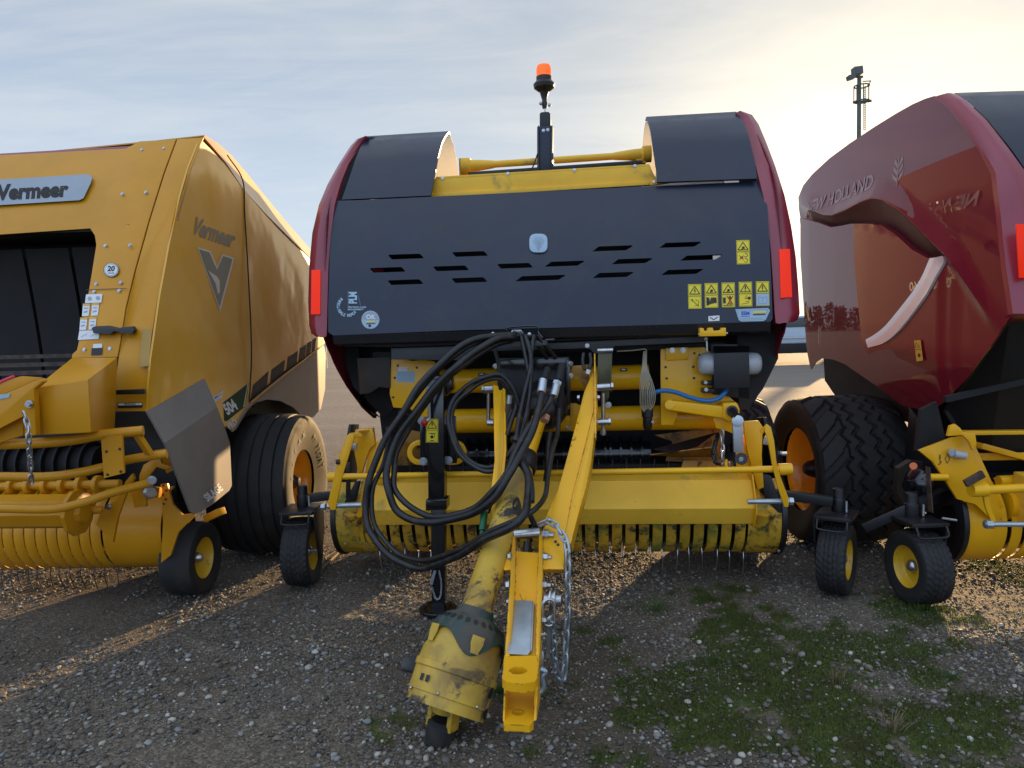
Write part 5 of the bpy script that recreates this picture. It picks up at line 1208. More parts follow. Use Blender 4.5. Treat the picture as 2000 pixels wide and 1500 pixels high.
e = empty('wheel', rb_); e.location = (1.24, 1.04, 0); tyre('tyre', e, (0, 0, .48), (1, 0, 0), .49, .50, .265, 'rubber', tread_chevron, 120, 24)
one(lambda m_: m_.bar((-1.0, 1.04, .48), (1.1, 1.04, .48), .12, .12), 'axle', 'black', rb_)
pk2 = empty('pickup', rb_)
rc2 = V((0, .17, .375))
def arcp(r, a0, a1, n, c): return [(c.y - r * math.cos(R_(lerp(a0, a1, k / n))), c.z + r * math.sin(R_(lerp(a0, a1, k / n)))) for k in range(n + 1)]
xs = Z(1885, 1060, -.04).x
P = arcp(RR, 70, -95, 22, rc2) + [(rc2.y + .35, rc2.z - .18)]
for x0 in (xs, xs + 2.4): MB().grid([[V((x0, a, b)), V((x0 + .20, a, b))] for a, b in P]).build('end_shell', 'yellow', pk2, solid=.006, ang=50)
MB().ext([V((xs + .25, a, b)) for a, b in [(-.03, .655), (-.17, .635), (-.25, .50), (-.20, .405), (-.03, .40)]], (2.1, 0, 0)).build('wind_guard', 'yellow_pale', pk2, bevel=.004)
one(lambda m_: (m_.cyl((xs + .3, .14, 1.0), (xs + 2.3, .14, 1.0), .07), m_.cyl((xs + .3, .14, 1.25), (xs + 2.3, .14, 1.25), .07)), 'frame_tube', 'yellow_clean', rb_)
b2 = MB().grid([[V((0, a, b)), V((w, a, b))] for a, b in P]).build('stripper_band', 'yellow', pk2, solid=.006, ang=50)
for k in range(29):
    b = b2 if k == 0 else b2.copy()
    if k: scn.collection.objects.link(b)
    b.parent = pk2; b.location.x = xs + .225 + k * .0755
one(lambda m_: m_.cyl((xs + .02, rc2.y, rc2.z), (xs + 2.4, rc2.y, rc2.z), .185), 'tine_reel', 'dark_cavity', pk2)
Pq = arcp(RR + .02, 60, -100, 22, rc2); Qq = arcp(RR - .06, 60, -100, 22, rc2)
one(lambda m_: (m_.ext([V((xs - .03, a, b)) for a, b in Pq + Qq[::-1]], (.028, 0, 0)), m_.ext([V((xs - .03, a, b)) for a, b in [(-.02, .5), (.05, .68), (.45, .95), (.5, .6), (.2, .4)]], (.02, 0, 0))), 'side_skid', 'black', pk2, bevel=.003)
def sp(m_):
    m_.ext([Z(x, y, -.10) for x, y in [(1795, 880), (1815, 872), (1860, 855), (1885, 852), (1893, 862), (1905, 900), (1935, 955), (1958, 1010), (1940, 1018), (1905, 985), (1870, 975), (1845, 935), (1822, 902)]], (0, .02, 0))
    m_.ext([Z(x, y, -.16) for x, y in [(1851, 852), (1856, 832), (1866, 828), (1876, 836), (1880, 843), (1905, 846), (1908, 868), (1900, 880), (1893, 862), (1880, 850)]], (0, .02, 0))
    m_.ext([Z(x, y, -.05) for x, y in [(1870, 880), (1905, 870), (1960, 990), (1935, 1040), (1878, 975)]], (0, .02, 0))
    m_.bar(Z(1880, 845, -.1), Z(2040, 843, -.1), .05, .02); m_.bar(Z(1905, 868, .05), Z(2040, 905, .1), .10, .03); m_.bar(Z(1900, 892, .1), Z(2040, 890, .1), .02, .04)
one(sp, 'side_plate', 'yellow', pk2, bevel=.003)
one(lambda m_: (m_.ext([Z(x, y, -.30) for x, y in [(1916, 945), (1925, 940), (1931, 955), (1933, 985), (1951, 1030), (1943, 1034), (1925, 990), (1920, 965)]], (0, .012, 0)),), 'lever_arm', 'yellow', pk2, bevel=.002)
one(lambda m_: (m_.cyl(Z(1918, 957, -.30), Z(2060, 950, -.30), .022), m_.cyl(Z(1896, 957, -.31), Z(1926, 956, -.31), .034), m_.cyl(Z(1815, 932, -.12), Z(1850, 932, -.12), .018), m_.cyl(Z(1950, 940, 0), Z(2050, 935, 0), .03), m_.cyl(Z(1960, 985, 0), Z(2050, 985, 0), .08)), 'round_bar', 'yellow_clean', pk2)
one(lambda m_: (m_.cyl(Z(1922, 1024, -.30), Z(2060, 1024, -.30), .013), m_.cyl(Z(1924, 1024, -.30), Z(1936, 1024, -.30), .022, n=6), m_.cyl(Z(1840, 1012, -.2), Z(1868, 1016, -.2), .006), m_.hexb(Z(1860, 884, -.12), (-.6, -1, 0), .014, .02)), 'silver_rod', 'zinc', pk2)
one(lambda m_: m_.cyl(Z(1862, 886, -.12), Z(1885, 890, -.12), .020), 'spacer_tube', 'tank_white', pk2)
one(lambda m_: (m_.bar(Z(1885, 945, -.34), Z(1920, 925, -.34), .02, .035), m_.bar(Z(1812, 912, -.3), Z(1818, 1000, -.3), .035, .006)), 'lock_lever', 'burn_brown', pk2, bevel=.002)
one(lambda m_: m_.lathe(Z(1797, 945, .1), (-1, -.4, 0), [(.085, 0), (.085, .02), (.06, .05), (.03, .06), (.03, .1)], 28), 'drive_hub', 'black_gloss', pk2)
one(lambda m_: m_.cyl(Z(1784, 910, -.05), Z(1784, 910, -.06), .018), 'orange_reflector', 'orange_lens', pk2)
one(lambda m_: m_.ext([Z(x, y, .3) for x, y in [(1755, 915), (1780, 900), (1830, 905), (1850, 960), (1830, 1000), (1770, 1000), (1752, 960)]], (0, .05, 0)), 'brown_shield', 'brown_plate', pk2)
D = Decal(lambda x, y, l: Z(x, y, -.10 - l), .003); D.line([(1836, 888), (1836, 898)], 2, 'ink'); D.line([(1833, 908), (1839, 902), (1835, 900)], 1.6, 'ink'); D.line([(1851, 886), (1855, 896), (1850, 905), (1846, 896)], 1, 'ink', close=True); D.build('small_sticker', None, pk2)
p4 = FR.z(1792, 1176, 0); g4 = gauge_wheel(FR, rb_, p4.x, p4.y, -4, .192, .155, side=-1, rdepth=.04); fork(g4, .192, .155, 1, dy=.0)
one(lambda m_: (m_.bar(p4 + V((.02, .05, .50)), V((xs, .12, .52)), .05, .05), m_.bar(p4 + V((.0, .05, .49)), p4 + V((-.22, .12, .36)), .012, .05)), 'wheel_arm', 'black', rb_, bevel=.003)
# ================================================================== left-hand yellow baler
FL = Frame(-2.99, 3.95, 2.5)
lb = root('round_baler', FL, 'amber yellow round baler with dented side, grey lower panels and one big ribbed tyre showing', 'baler', 'round balers parked in a row')
X = lambda px, py, xm=1.25: FL.x(px, py, xm)
Q = FL.y
FE = [(397, 268), (372, 330), (355, 384), (331, 475), (308, 580), (297, 650), (290, 702), (287, 755), (286, 803)]
FEL = [(X(*p).z, X(*p).y) for p in FE][::-1]
def yl(z): return interp(z, FEL)
def LF(px, py, k=0.0):     # on the raked front face
    y = 0.0
    for _ in range(12): y = yl(Q(px, py, y + k).z)
    return Q(px, py, y + k)
TOPS = [(397, 268), (412, 285), (440, 318), (475, 371), (520, 420), (560, 460), (604, 503)]
so = [X(*p) for p in [(397, 270), (412, 287), (440, 318), (474, 368), (520, 415), (560, 456), (604, 500), (620, 560), (634, 668), (560, 722), (489, 782), (455, 842), (437, 832), (423, 795), (400, 741), (287, 803)] + [p for p in FE[::-1]][1:-1]]
mb = cdt([(p.y, p.z) for p in so], [], .11, lambda u, v: V((1.25 + .02 * math.sin(u * 2.1) * math.sin(v * 3) - .05 * max(0, v - 1.9) ** 1.5, u, v)))
lsk = mb.build('side_panel', 'bale_side', lb, ang=60, solid=.01, out=(1, 0, 0))
def up_(m_):
    A = [X(*p, 1.245) for p in TOPS]; B = [X(*p, 1.14) for p in [(400, 268), (425, 284), (452, 308), (480, 340), (520, 390), (562, 440), (606, 490)]]
    m_.grid([[a, b + V((0, 0, .01)), b + V((-.3, 0, -.01)), b + V((-2.3, 0, -.12))] for a, b in zip(A, B)])
one(up_, 'roof_panel', 'bale_side', lb, ang=30, solid=.008)
def seam(m_):
    P = [X(x, y, 1.253) for x, y in [(444, 303), (474, 352), (478, 420), (484, 520), (490, 640), (491, 700), (489, 745), (487, 786)]]
    m_.tube(P, .0045, n=6)
one(seam, 'panel_seam', 'ink', lsk)
D = Decal(lambda x, y, l: X(x, y, 1.25 + .02 * math.sin(X(x, y).y * 2.1) * math.sin(X(x, y).z * 3) - .05 * max(0, X(x, y).z - 1.9) ** 1.5 + l), .0012)
# vents, green number flash, logos
for a, b, c, d, e_, f, g, h in ((494, 752, 525, 724, 521, 757, 488, 786), (530, 722, 557, 702, 553, 736, 527, 754), (562, 698, 582, 685, 579, 718, 558, 731), (586, 681, 598, 673, 595, 706, 582, 715), (600, 671, 609, 666, 606, 697, 597, 703), (611, 664, 618, 659, 614, 691, 608, 695)):
    D.P([(a, b), (c, d), (e_, f), (g, h)], 'charcoal')
D.P([(436, 786), (486, 748), (478, 795), (444, 822), (438, 822)], 'dark_green'); D.line([(484, 750), (476, 795)], 1.6, 'white', 1); D.text('504', 450, 796, 30, 'white', 1, ang=33, sx=.55, bold=.05)
D.line([(436, 786), (431, 776)], .6, 'white'); D.P([(415, 776), (436, 762), (434, 776), (420, 786)], 'white'); D.line([(419, 778), (426, 773)], 3, 'blue_ink', 1); D.line([(427, 772), (433, 769)], 3, 'orange_rim', 1)
D.text('PRO', 454, 829, 19, 'white', 1, ang=36, sx=.55, bold=.04)
D.text('Vermeer', 418, 456, 45, 'decal_grey', 1, ang=-20, sx=.52, bold=.04, shear=0)
D.P([(385, 482), (411, 490), (424, 521), (434, 496), (458, 504), (430, 610)], 'cream_liner', 1); D.P([(389, 487), (409, 493), (424, 527), (436, 500), (454, 506), (429, 600)], 'grey_green', 2); D.P([(406, 528), (424, 540), (436, 560), (426, 575), (421, 553)], 'cream_liner', 3)
D.build('side_decal', None, lsk)
# front face
ff = [(-260, 322), (0, 303), (246, 290), (272, 276), (343, 272), (318, 340), (290, 430), (262, 530), (245, 600), (234, 670), (229, 697), (140, 699), (141, 692), (150, 684), (160, 640), (168, 600), (178, 540), (188, 478), (185, 460), (176, 446), (0, 458), (-260, 470)]
mb = MB(); mb.ext([LF(*p) for p in ff], (0, .012, 0)); lff = mb.build('front_panel', 'bale_yellow', lb, bevel=.002)
mb = MB(); mb.ext([LF(x, y, .004) for x, y in [(346, 272), (397, 268), (372, 330), (355, 384), (331, 475), (308, 580), (297, 650), (290, 702), (287, 755), (286, 803), (223, 803), (226, 740), (232, 697), (247, 603), (265, 530), (293, 430), (321, 340)]], (0, .012, 0)); mb.build('corner_panel', 'bale_yellow', lb, bevel=.002)
mb = MB(); mb.ext([LF(x, y, .02) for x, y in [(-260, 318), (0, 300), (256, 285), (248, 291), (0, 305), (-260, 324)]], (0, .12, 0)); mb.build('top_rail', 'red_band', lb)
LD = Decal(lambda x, y, l: LF(x, y, -l), .003)
LD.P([(-120, 358), (173, 340), (180, 347), (177, 358), (163, 387), (155, 391), (-120, 408)], 'silver_grey'); LD.text('Vermeer', 63, 374, 40, 'charcoal', 1, ang=3, sx=.95, bold=.05, shear=.15); LD.build('nameplate', None, lff)
LD = Decal(lambda x, y, l: LF(x, y, -l), .003)
LD.disc(217, 527, 15, 14, 'ink'); LD.disc(217, 527, 14, 13, 'white', 1); LD.disc(217, 527, 12.6, 11.6, 'ink', 2); LD.disc(217, 527, 12, 11, 'white', 3); LD.text('20', 217, 525, 14, 'ink', 4, bold=.04, shear=.15); LD.text('minutes', 217, 533, 4, 'ink', 4)
LD.build('round_sticker', None, lff)
LD = Decal(lambda x, y, l: LF(x, y, -l), .003)
LD.P([(168, 575), (200, 574), (198, 591), (166, 592)], 'white'); LD.disc(175, 583, 4, 4, 'silver_grey', 1); LD.disc(191, 582, 4, 4, 'silver_grey', 1)
for x, y in ((162, 593), (180, 592), (157, 620), (175, 619)): LD.P([(x, y), (x + 14, y), (x + 11, y + 24), (x - 2, y + 25)], 'white'); LD.P([(x + .3, y), (x + 14, y), (x + 13.5, y + 4), (x - .2, y + 4)], 'orange_rim', 1); LD.line([(x + 2, y + 9), (x + 10, y + 9)], 2, 'silver_grey', 1); LD.line([(x + 1, y + 17), (x + 9, y + 15)], 3, 'silver_grey', 1)
LD.P([(155, 646), (195, 645), (193, 662), (152, 664)], 'white'); LD.line([(158, 658), (170, 652)], 1, 'silver_grey', 1); LD.line([(176, 657), (190, 651)], 1, 'silver_grey', 1)
LD.P([(182, 672), (200, 671), (199, 682), (181, 682)], 'white'); LD.P([(179, 680), (200, 679), (199, 693), (178, 694)], 'ink', 1)
LD.line([(168, 566), (248, 563)], 1.2, 'ink'); LD.build('safety_stickers', None, lff)
m_ = MB()
for x, y in ((277, 293), (320, 290), (239, 379), (285, 376), (206, 480), (254, 479), (188, 555), (236, 552), (184, 570), (233, 568), (165, 683), (215, 681)): m_.hexb(LF(x, y, 0), (0, -1, .2), .007, .004)
m_.build('bolt', 'steel', lff)
def hd(m_):
    m_.ext([LF(x, y, -.035) for x, y in [(178, 640), (185, 637), (210, 636), (222, 639), (232, 641), (238, 639), (258, 637), (262, 645), (258, 652), (238, 652), (232, 648), (222, 647), (215, 653), (182, 651)]], (0, .03, 0))
one(hd, 'latch', 'black', lb, bevel=.004)
one(lambda m_: (m_.ext([LF(x, y, -.05) for x, y in [(225, 762), (278, 760), (279, 770), (225, 771)]], (0, .03, 0)),), 'grab_handle', 'black', lb, bevel=.003)
LD = Decal(lambda x, y, l: LF(x, y, -l), .003); LD.P([(230, 787), (278, 786), (278, 796), (230, 797)], 'ink'); LD.P([(231, 788), (277, 787), (277, 791), (231, 792)], 'white', 1); LD.text('IMPORTANT', 254, 789.5, 4, 'ink', 2, bold=.03); LD.P([(278, 643), (297, 642), (290, 715), (272, 716)], 'decal_olive'); LD.build('manual_sticker', None, lb)
# open chamber
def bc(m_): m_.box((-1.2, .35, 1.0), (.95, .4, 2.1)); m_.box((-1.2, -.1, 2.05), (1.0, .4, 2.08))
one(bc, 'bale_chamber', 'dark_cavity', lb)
m_ = MB()
for k in range(6): x0 = -.55 + k * .27; m_.grid([[V((x0, .12 + .1 * math.sin(t * 1.4), z)), V((x0 + .25, .12 + .1 * math.sin(t * 1.4), z))] for t, z in [(q / 6, 2.0 - q * .14) for q in range(7)]])
m_.build('rubber_belt', 'black_matte', lb, solid=.006)
one(lambda m_: m_.tube([Q(-60, 464, 0), Q(60, 458, 0), Q(178, 452, 0)], .014), 'front_roller', 'black', lb)
def sl(m_):
    for k in range(4): m_.bar(Q(-80, 700 + 16 * k, -.1 - .1 * k), Q(150 - 12 * k, 694 + 16 * k, -.1 - .1 * k), .08, .02)
one(sl, 'rusty_slat', 'burn_brown', lb)
one(lambda m_: m_.tube([Q(-10, 752, -.9), Q(10, 742, -.9), Q(27, 735, -.9)], .006), 'pink_tag', 'pink_strap', lb)
# gearbox cover
cv = {'a': (68, 757, -1.0), 'b': (172, 741, -1.0), 'c': (178, 845, -1.0), 'd': (73, 850, -1.0), 'e': (140, 699, -.55), 'f': (229, 698, -.55), 'g': (224, 838, -.55), 'h': (120, 842, -.55)}
K_ = [Q(*cv[k]) for k in 'abcdefgh']
mb = MB(); mb.add(K_, [[0, 1, 2, 3], [4, 5, 1, 0], [1, 5, 6, 2], [3, 2, 6, 7], [0, 3, 7, 4]]); mb.build('chain_cover', 'bale_yellow', lb, bevel=.006)
def fr(m_):
    m_.ext([Q(x, y, -1.05) for x, y in [(-60, 800), (78, 739), (84, 745), (66, 760), (70, 850), (48, 852), (47, 812), (-60, 868)]], (0, .03, 0)); m_.ext([Q(x, y, -1.0) for x, y in [(-60, 840), (45, 790), (45, 850), (-60, 885)]], (0, .02, 0))
    m_.ext([Q(x, y, -.9) for x, y in [(-60, 762), (40, 735), (80, 738), (-60, 800)]], (0, .02, 0))
one(fr, 'frame_beam', 'bale_yellow', lb, bevel=.003)
D = Decal(lambda x, y, l: Q(x, y, -1.05 - l), .003); D.P([(-10, 772), (20, 768), (18, 776), (-10, 782)], 'ice_blue'); D.build('white_tag', None, lb)
m_ = MB(); m_.hexb(Q(57, 789, -1.06), (0, -1, 0), .012, .010); m_.build('bolt', 'steel', lb)
one(lambda m_: m_.chain([Q(46, 806, -1.15), Q(54, 830, -1.15), Q(57, 870, -1.15), Q(60, 910, -1.12), Q(61, 950, -1.1)], .03, .022, .004), 'lift_chain', 'steel', lb)
# lower grey panels
mb = MB(); mb.ext([LF(x, y, .01) for x, y in [(223, 806), (287, 806), (322, 865), (320, 863), (222, 863)]], (0, .02, 0)); mb.build('lower_corner', 'charcoal', lb)
G = {'a': X(287, 803, 1.255), 'b': X(400, 740, 1.26), 'c': X(424, 795, 1.32), 'd': X(322, 865, 1.33)}
lo = [X(x, y, 1.33) for x, y in [(322, 865), (424, 795), (438, 832), (449, 865), (453, 948), (448, 958), (415, 985), (390, 1001), (380, 1004), (372, 998)]]
lo[0] = G['d']; lo[1] = G['c']
mb = MB(); mb.ext([G['a'], G['b'], G['c'], G['d']], (-.01, 0, 0)); mb.ext(lo, (-.01, 0, 0)); sil = mb.build('lower_side_panel', 'panel_grey', lb)
D = Decal(lambda x, y, l: X(x, y, 1.33 + l), .003); D.text('SILAGE', 417, 963, 21, 'white', ang=38, sx=.6, bold=.04); D.build('lettering', None, sil)
rp_ = [X(x, y, 1.262) for x, y in [(489, 787), (560, 729), (632, 672), (636, 690), (635, 760), (627, 798), (612, 815), (590, 812), (572, 795), (548, 783), (522, 780), (500, 786), (484, 800), (462, 838), (455, 843), (470, 815)]]
mb = MB(); mb.ext(rp_, (-.015, 0, 0)); rpn = mb.build('rear_side_panel', 'panel_grey', lb)
one(lambda m_: m_.tube([X(x, y, 1.268) for x, y in [(491, 786), (560, 730), (632, 673)]], .006, n=6), 'panel_trim', 'bale_yellow', rpn)
one(lambda m_: (m_.box((-1.15, .9, 1.0), (1.2, 2.3, 2.1)), m_.ext([X(x, y, 1.15) for x, y in [(400, 800), (640, 690), (600, 860), (450, 940)]], (-.02, 0, 0))), 'chamber_wall', 'black_matte', lb)
# rolled crop guard bars
def bars(m_):
    m_.tube([Q(-80, 872, -.95), Q(0, 868, -.95), (Q(90, 864, -.95)), Q(150, 858, -.9), Q(200, 849, -.85), Q(280, 841, -.8)], .022, n=16)
    m_.tube([Q(-80, 934, -.85), Q(0, 931, -.85), Q(90, 931, -.85), Q(150, 924, -.82), Q(200, 913, -.78), Q(250, 898, -.74), Q(326, 886, -.7)], .020, n=16)
    m_.tube([Q(-80, 996, -.75), Q(0, 993, -.75), Q(100, 994, -.75), Q(160, 982, -.72), Q(220, 962, -.68), Q(296, 942, -.62)], .020, n=16)
    m_.ext([Q(x, y, -.86) for x, y in [(197, 854), (238, 850), (242, 924), (203, 934)]], (0, .012, 0)); m_.bar(Q(266, 846, -.8), Q(292, 886, -.75), .04, .02)
gb_ = one(bars, 'crop_guard_bar', 'bale_yellow', lb, bevel=0)
dots_ = MB()
for x, y in ((208, 882), (234, 877), (210, 927), (236, 921)): p = Q(x, y, -.862); dots_.cyl(p, p + V((0, -.002, 0)), .006, n=10)
dots_.build('bolt_hole', 'ink', gb_)
pk3 = empty('pickup', lb)
def rl(m_):
    a, b = Q(-80, 952, -.45), Q(235, 945, -.45); m_.cyl(a, b, .022)
    for k in range(7): p = lerp(a, b, .22 + k * .105); m_.cyl(p, p + V((.022, 0, 0)), .045, n=20)
    m_.cyl(Q(-80, 1000, -.5), Q(150, 998, -.5), .085, n=8); m_.lathe(Q(148, 1000, -.5), (1, 0, 0), [(.115, 0), (.115, .02), (.06, .03), (.05, .05)], 10)
    m_.cyl(Q(150, 1000, -.45), Q(200, 995, -.40), .020)
one(rl, 'wind_guard_roller', 'bale_yellow', pk3, bevel=.003)
def dr(m_): m_.cyl(Q(-60, 905, .1), Q(200, 905, .1), .10, n=28); [m_.cyl(Q(10 + 24 * k, 905, .1), Q(14 + 24 * k, 905, .1), .13, n=24) for k in range(8)]
one(dr, 'feed_rotor', 'black_matte', pk3)
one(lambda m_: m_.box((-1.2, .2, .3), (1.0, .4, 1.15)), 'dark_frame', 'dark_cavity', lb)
xe = Q(330, 1050, .0).x; rc3 = V((0, .16, .40)); R3 = .24
P3 = arcp(R3, 75, -95, 22, rc3) + [(rc3.y + .35, rc3.z - .18)]
xb = Q(208, 1050, -.05).x
MB().grid([[V((xb, a, b)), V((xe, a, b))] for a, b in P3]).build('end_shell', 'bale_yellow', pk3, solid=.006, ang=50)
b3 = MB().grid([[V((-.05, a, b)), V((-.046, a - .004, b)), V((0, a - .004, b)), V((.004, a, b))] for a, b in P3]).build('stripper_band', 'bale_yellow', pk3, solid=.006, ang=50)
t3 = MB().tube([V((0, rc3.y - .10, rc3.z - .14)), V((0, rc3.y - .15, rc3.z - .23)), V((0, rc3.y - .12, rc3.z - .34))], .003, n=6).build('tine', 'burn_brown', pk3)
for k in range(14):
    b = b3 if k == 0 else b3.copy(); t = t3 if k == 0 else t3.copy()
    if k: scn.collection.objects.link(b); scn.collection.objects.link(t)
    b.parent = pk3; t.parent = pk3; b.location.x = xb - .018 - k * .0625; t.location.x = xb - .009 - k * .0625; t.rotation_euler.x = R_(random.uniform(-15, 8))
one(lambda m_: (m_.cyl((xb - .95, rc3.y, rc3.z), (xe, rc3.y, rc3.z), .12), m_.box((xb - .95, .25, .3), (xb + .1, .3, .75))), 'tine_reel', 'dark_cavity', pk3)
def ep(m_):
    m_.ext([Q(x, y, -.12) for x, y in [(313, 946), (326, 945), (337, 985), (356, 1006), (382, 1003), (378, 1010), (348, 1040), (333, 1085), (314, 1100), (318, 1020)]], (0, .02, 0))
    m_.ext([Q(x, y, -.30) for x, y in [(196, 1000), (232, 970), (245, 940), (258, 925), (262, 935), (246, 965), (230, 1010), (220, 1060), (188, 1025)]], (0, .02, 0))
    m_.ext([Q(x, y, -.25) for x, y in [(255, 958), (272, 940), (272, 928), (280, 908), (300, 896), (312, 890), (315, 905), (335, 912), (325, 918), (305, 912), (290, 930), (285, 955), (285, 990), (262, 992)]], (0, .02, 0))
    m_.cyl(Q(285, 960, -.2), Q(312, 962, -.2), .028); m_.bar(Q(405, 1012, .05), Q(434, 998, .0), .05, .04)
    m_.ext([Q(x, y, -.2) for x, y in [(300, 880), (330, 875), (345, 915), (325, 925), (318, 900)]], (0, .02, 0))
one(ep, 'end_plate', 'bale_yellow', pk3, bevel=.003)
m_ = MB()
for x, y in ((319, 948), (325, 958), (318, 966), (324, 975), (320, 984)): p = Q(x, y, -.122); m_.cyl(p, p + V((0, -.002, 0)), .006, n=10)
m_.build('bolt_hole', 'ink', pk3)
one(lambda m_: (m_.lathe(Q(292, 960, -.28), (.6, -.6, 0), [(.035, 0), (.035, .02), (.025, .03), (.02, .03)], 20), m_.hexb(Q(296, 938, -.63), (.5, -1, 0), .016, .02), m_.hexb(Q(212, 990, -.32), (0, -1, 0), .012, .012)), 'steel_collar', 'steel', pk3)
p3 = FL.z(383, 1158, 0); g3 = gauge_wheel(FL, lb, p3.x - .015, p3.y, 0, .208, .185, side=1, tread=None, rdepth=.07)
one(lambda m_: m_.bar(p3 + V((-.1, 0, .215)), V((xe - .02, p3.y + .1, .30)), .05, .05), 'wheel_arm', 'bale_yellow', lb)
# big ribbed wheel
e = empty('wheel', lb); e.location = (1.255, .98, 0)
tyre('tyre', e, (0, 0, .465), (1, 0, 0), .475, .54, .22, 'rubber', tread_ribs, 180, 90, 'rubber_side')
rim('rim', e, (0, 0, .465), (1, 0, 0), .22, .16, .205, 'orange_rim', 'black', 8, .045)
# sidewall lettering
D = MB()
def side_text(s, a0, a1, r, size):
    n = len(s)
    for i, ch in enumerate(s):
        a = R_(lerp(a0, a1, i / max(1, n - 1))); vs, fs = text_mesh(ch, .03)
        er = V((0, math.cos(a), math.sin(a))); et = V((0, math.sin(a), -math.cos(a)))
        et = -et
        D.add([V((.2705, 0, .465)) + er * (r + q[1] * size) - et * (q[0] * size) for q in vs], fs)
side_text('TITAN', 165, 100, .335, .06); side_text('HI FLOAT', 60, 10, .335, .045)
D.build('sidewall_text', 'ink', e)
e = empty('wheel', lb); e.location = (-1.27, .98, 0); tyre('tyre', e, (0, 0, .465), (1, 0, 0), .475, .55, .22, 'rubber', tread_ribs, 80, 24)
one(lambda m_: m_.bar((-1.1, .98, .465), (1.1, .98, .465), .12, .12), 'axle', 'black', lb)
# rear gates close the bodies behind the side panels
PG = [(.72, .82), (.72, 2.4), (1.1, 2.55), (1.55, 2.52), (1.95, 2.2), (2.05, 1.7), (1.95, 1.0), (1.6, .80)]
for par, x0, x1, sh_, P in ((cb, -.82, .92, .2, PG), (rb_, -1.05, 1.05, 0.0, PG)):
    one(lambda m_: m_.ext([V((x0, a + sh_, b)) for a, b in P], (x1 - x0, 0, 0)), 'rear_gate', 'black_matte', par)
for par, x0, x1 in ((cb, -1.13, 1.15),): one(lambda m_: m_.ext([V((x0, a, b)) for a, b in [(2.1, 1.7), (2.1, 2.6), (2.6, 2.64), (3.5, 2.5), (4.0, 2.1), (3.9, 1.55), (3.0, 1.42)]], (x1, 0, 0)), 'sun_blocker', 'black_matte', par)  # unseen housing added to keep direct sun off the left baler

one(lambda m_: m_.ext([V((-1.13, a, b)) for a, b in [(1.35, 1.9), (1.35, 2.8), (2.0, 2.93), (3.2, 2.9), (4.0, 2.4), (3.9, .95), (2.9, .95), (2.6, 1.5)]], (.14, 0, 0)), 'sun_blocker_side', 'red_band', cb)  # unseen raised slab added to shade the left baler's side panel
# ================================================================== ground
FW = Frame(0, 0, 0)
def gp_(px, py): p = FW.z(px, py, 0); return (p.x, p.y)
MOSS = [gp_(*p) for p in [(900, 1360), (1010, 1330), (1120, 1290), (1210, 1300), (1330, 1230), (1430, 1195), (1560, 1215), (1700, 1205), (1800, 1185), (1835, 1200), (1850, 1290), (1905, 1340), (1985, 1420), (1960, 1470), (1900, 1520), (1300, 1520), (1190, 1470), (1120, 1400), (950, 1400)]]
def fnoise(x, y, s, o=0.0, oct_=3):
    v_ = 0; a = 1; tt = 0
    for k in range(oct_): v_ += a * mnoise.noise(V((x * s + o, y * s - o * 1.7, o))); tt += a; a *= .5; s *= 2.1
    return v_ / tt
mv = np.array(MOSS)
def sdist(x, y):
    a = mv; b = np.roll(mv, -1, 0); d = b - a; t = np.clip(((x - a[:, 0]) * d[:, 0] + (y - a[:, 1]) * d[:, 1]) / (d ** 2).sum(1), 0, 1)
    return float(np.sqrt(((a[:, 0] + t * d[:, 0] - x) ** 2 + (a[:, 1] + t * d[:, 1] - y) ** 2).min()))
def mossf(x, y):
    if y > 7 or x < -1.5 or x > 5: return 0.0
    d = sdist(x, y) * (1 if inside((x, y), MOSS) else -1)
    base_ = 1 / (1 + math.exp(-(d - .10) * 7)); n = fnoise(x, y, 2.3, 3.1) * 2.3 + fnoise(x, y, 9, 8.8, 2) * 1.5
    far = .62 * (1 / (1 + math.exp(-(x - 2.3) * 4))) * (1 if fnoise(x, y, 3, 5) > .05 else 0)
    return max(0.0, min(1.0, (base_ * 1.5 + n - .36) * 1.4)) * (1 if d > -.4 else 0) + far * .8
def gh(x, y):
    f = math.exp(-max(0, y - 8) / 6) if y > 8 else 1
    h = f * (.014 * fnoise(x, y, .9, 1.0) + .010 * fnoise(x, y, 3.5, 2.0))
    # tyre ruts and scuffs between the left and middle machines
    u = (x + .35) * .45 + (y - 3.1) * .9
    if -1.6 < x < .2 and 2.7 < y < 4: h += .010 * math.sin(u * 38 + 3 * fnoise(x, y, 3, 9)) * math.exp(-((y - 3.35) / .35) ** 2)
    return h - .010
def axis_lines(a, b, st, far_):
    l = list(np.arange(a, b, st)); s = st; x = l[-1]
    while x < far_: s *= 1.25; x += s; l.append(x)
    s = st; x = l[0]
    while x > -far_: s *= 1.25; x -= s; l.insert(0, x)
    return l
gx = axis_lines(-4.2, 4.6, .035, 1800); gy = axis_lines(1.4, 7.0, .035, 1800)
vs = []; ms_ = []; mud = []
for y in gy:
    for x in gx:
        near = -6 < x < 6 and 0 < y < 14
        vs.append((x, y, gh(x, y) if near else -.01)); ms_.append(mossf(x, y) if near else 0); mud.append(max(0, min(1, fnoise(x, y, 1.1, 7.7) * 2.2 + .25)) if near else .2)
nx = len(gx); fs = [(j * nx + i, j * nx + i + 1, (j + 1) * nx + i + 1, (j + 1) * nx + i) for j in range(len(gy) - 1) for i in range(nx - 1)]
me = bpy.data.meshes.new('ground'); me.from_pydata(vs, [], fs)
for nm, dat in (('moss', ms_), ('mud', mud)): at = me.attributes.new(nm, 'FLOAT', 'POINT'); at.data.foreach_set('value', dat)
me.polygons.foreach_set('use_smooth', [True] * len(me.polygons))
G_ = bpy.data.objects.new('ground', me); scn.collection.objects.link(G_); tag(G_, 'gravel yard with dark damp patches and long shadows', kind='structure')
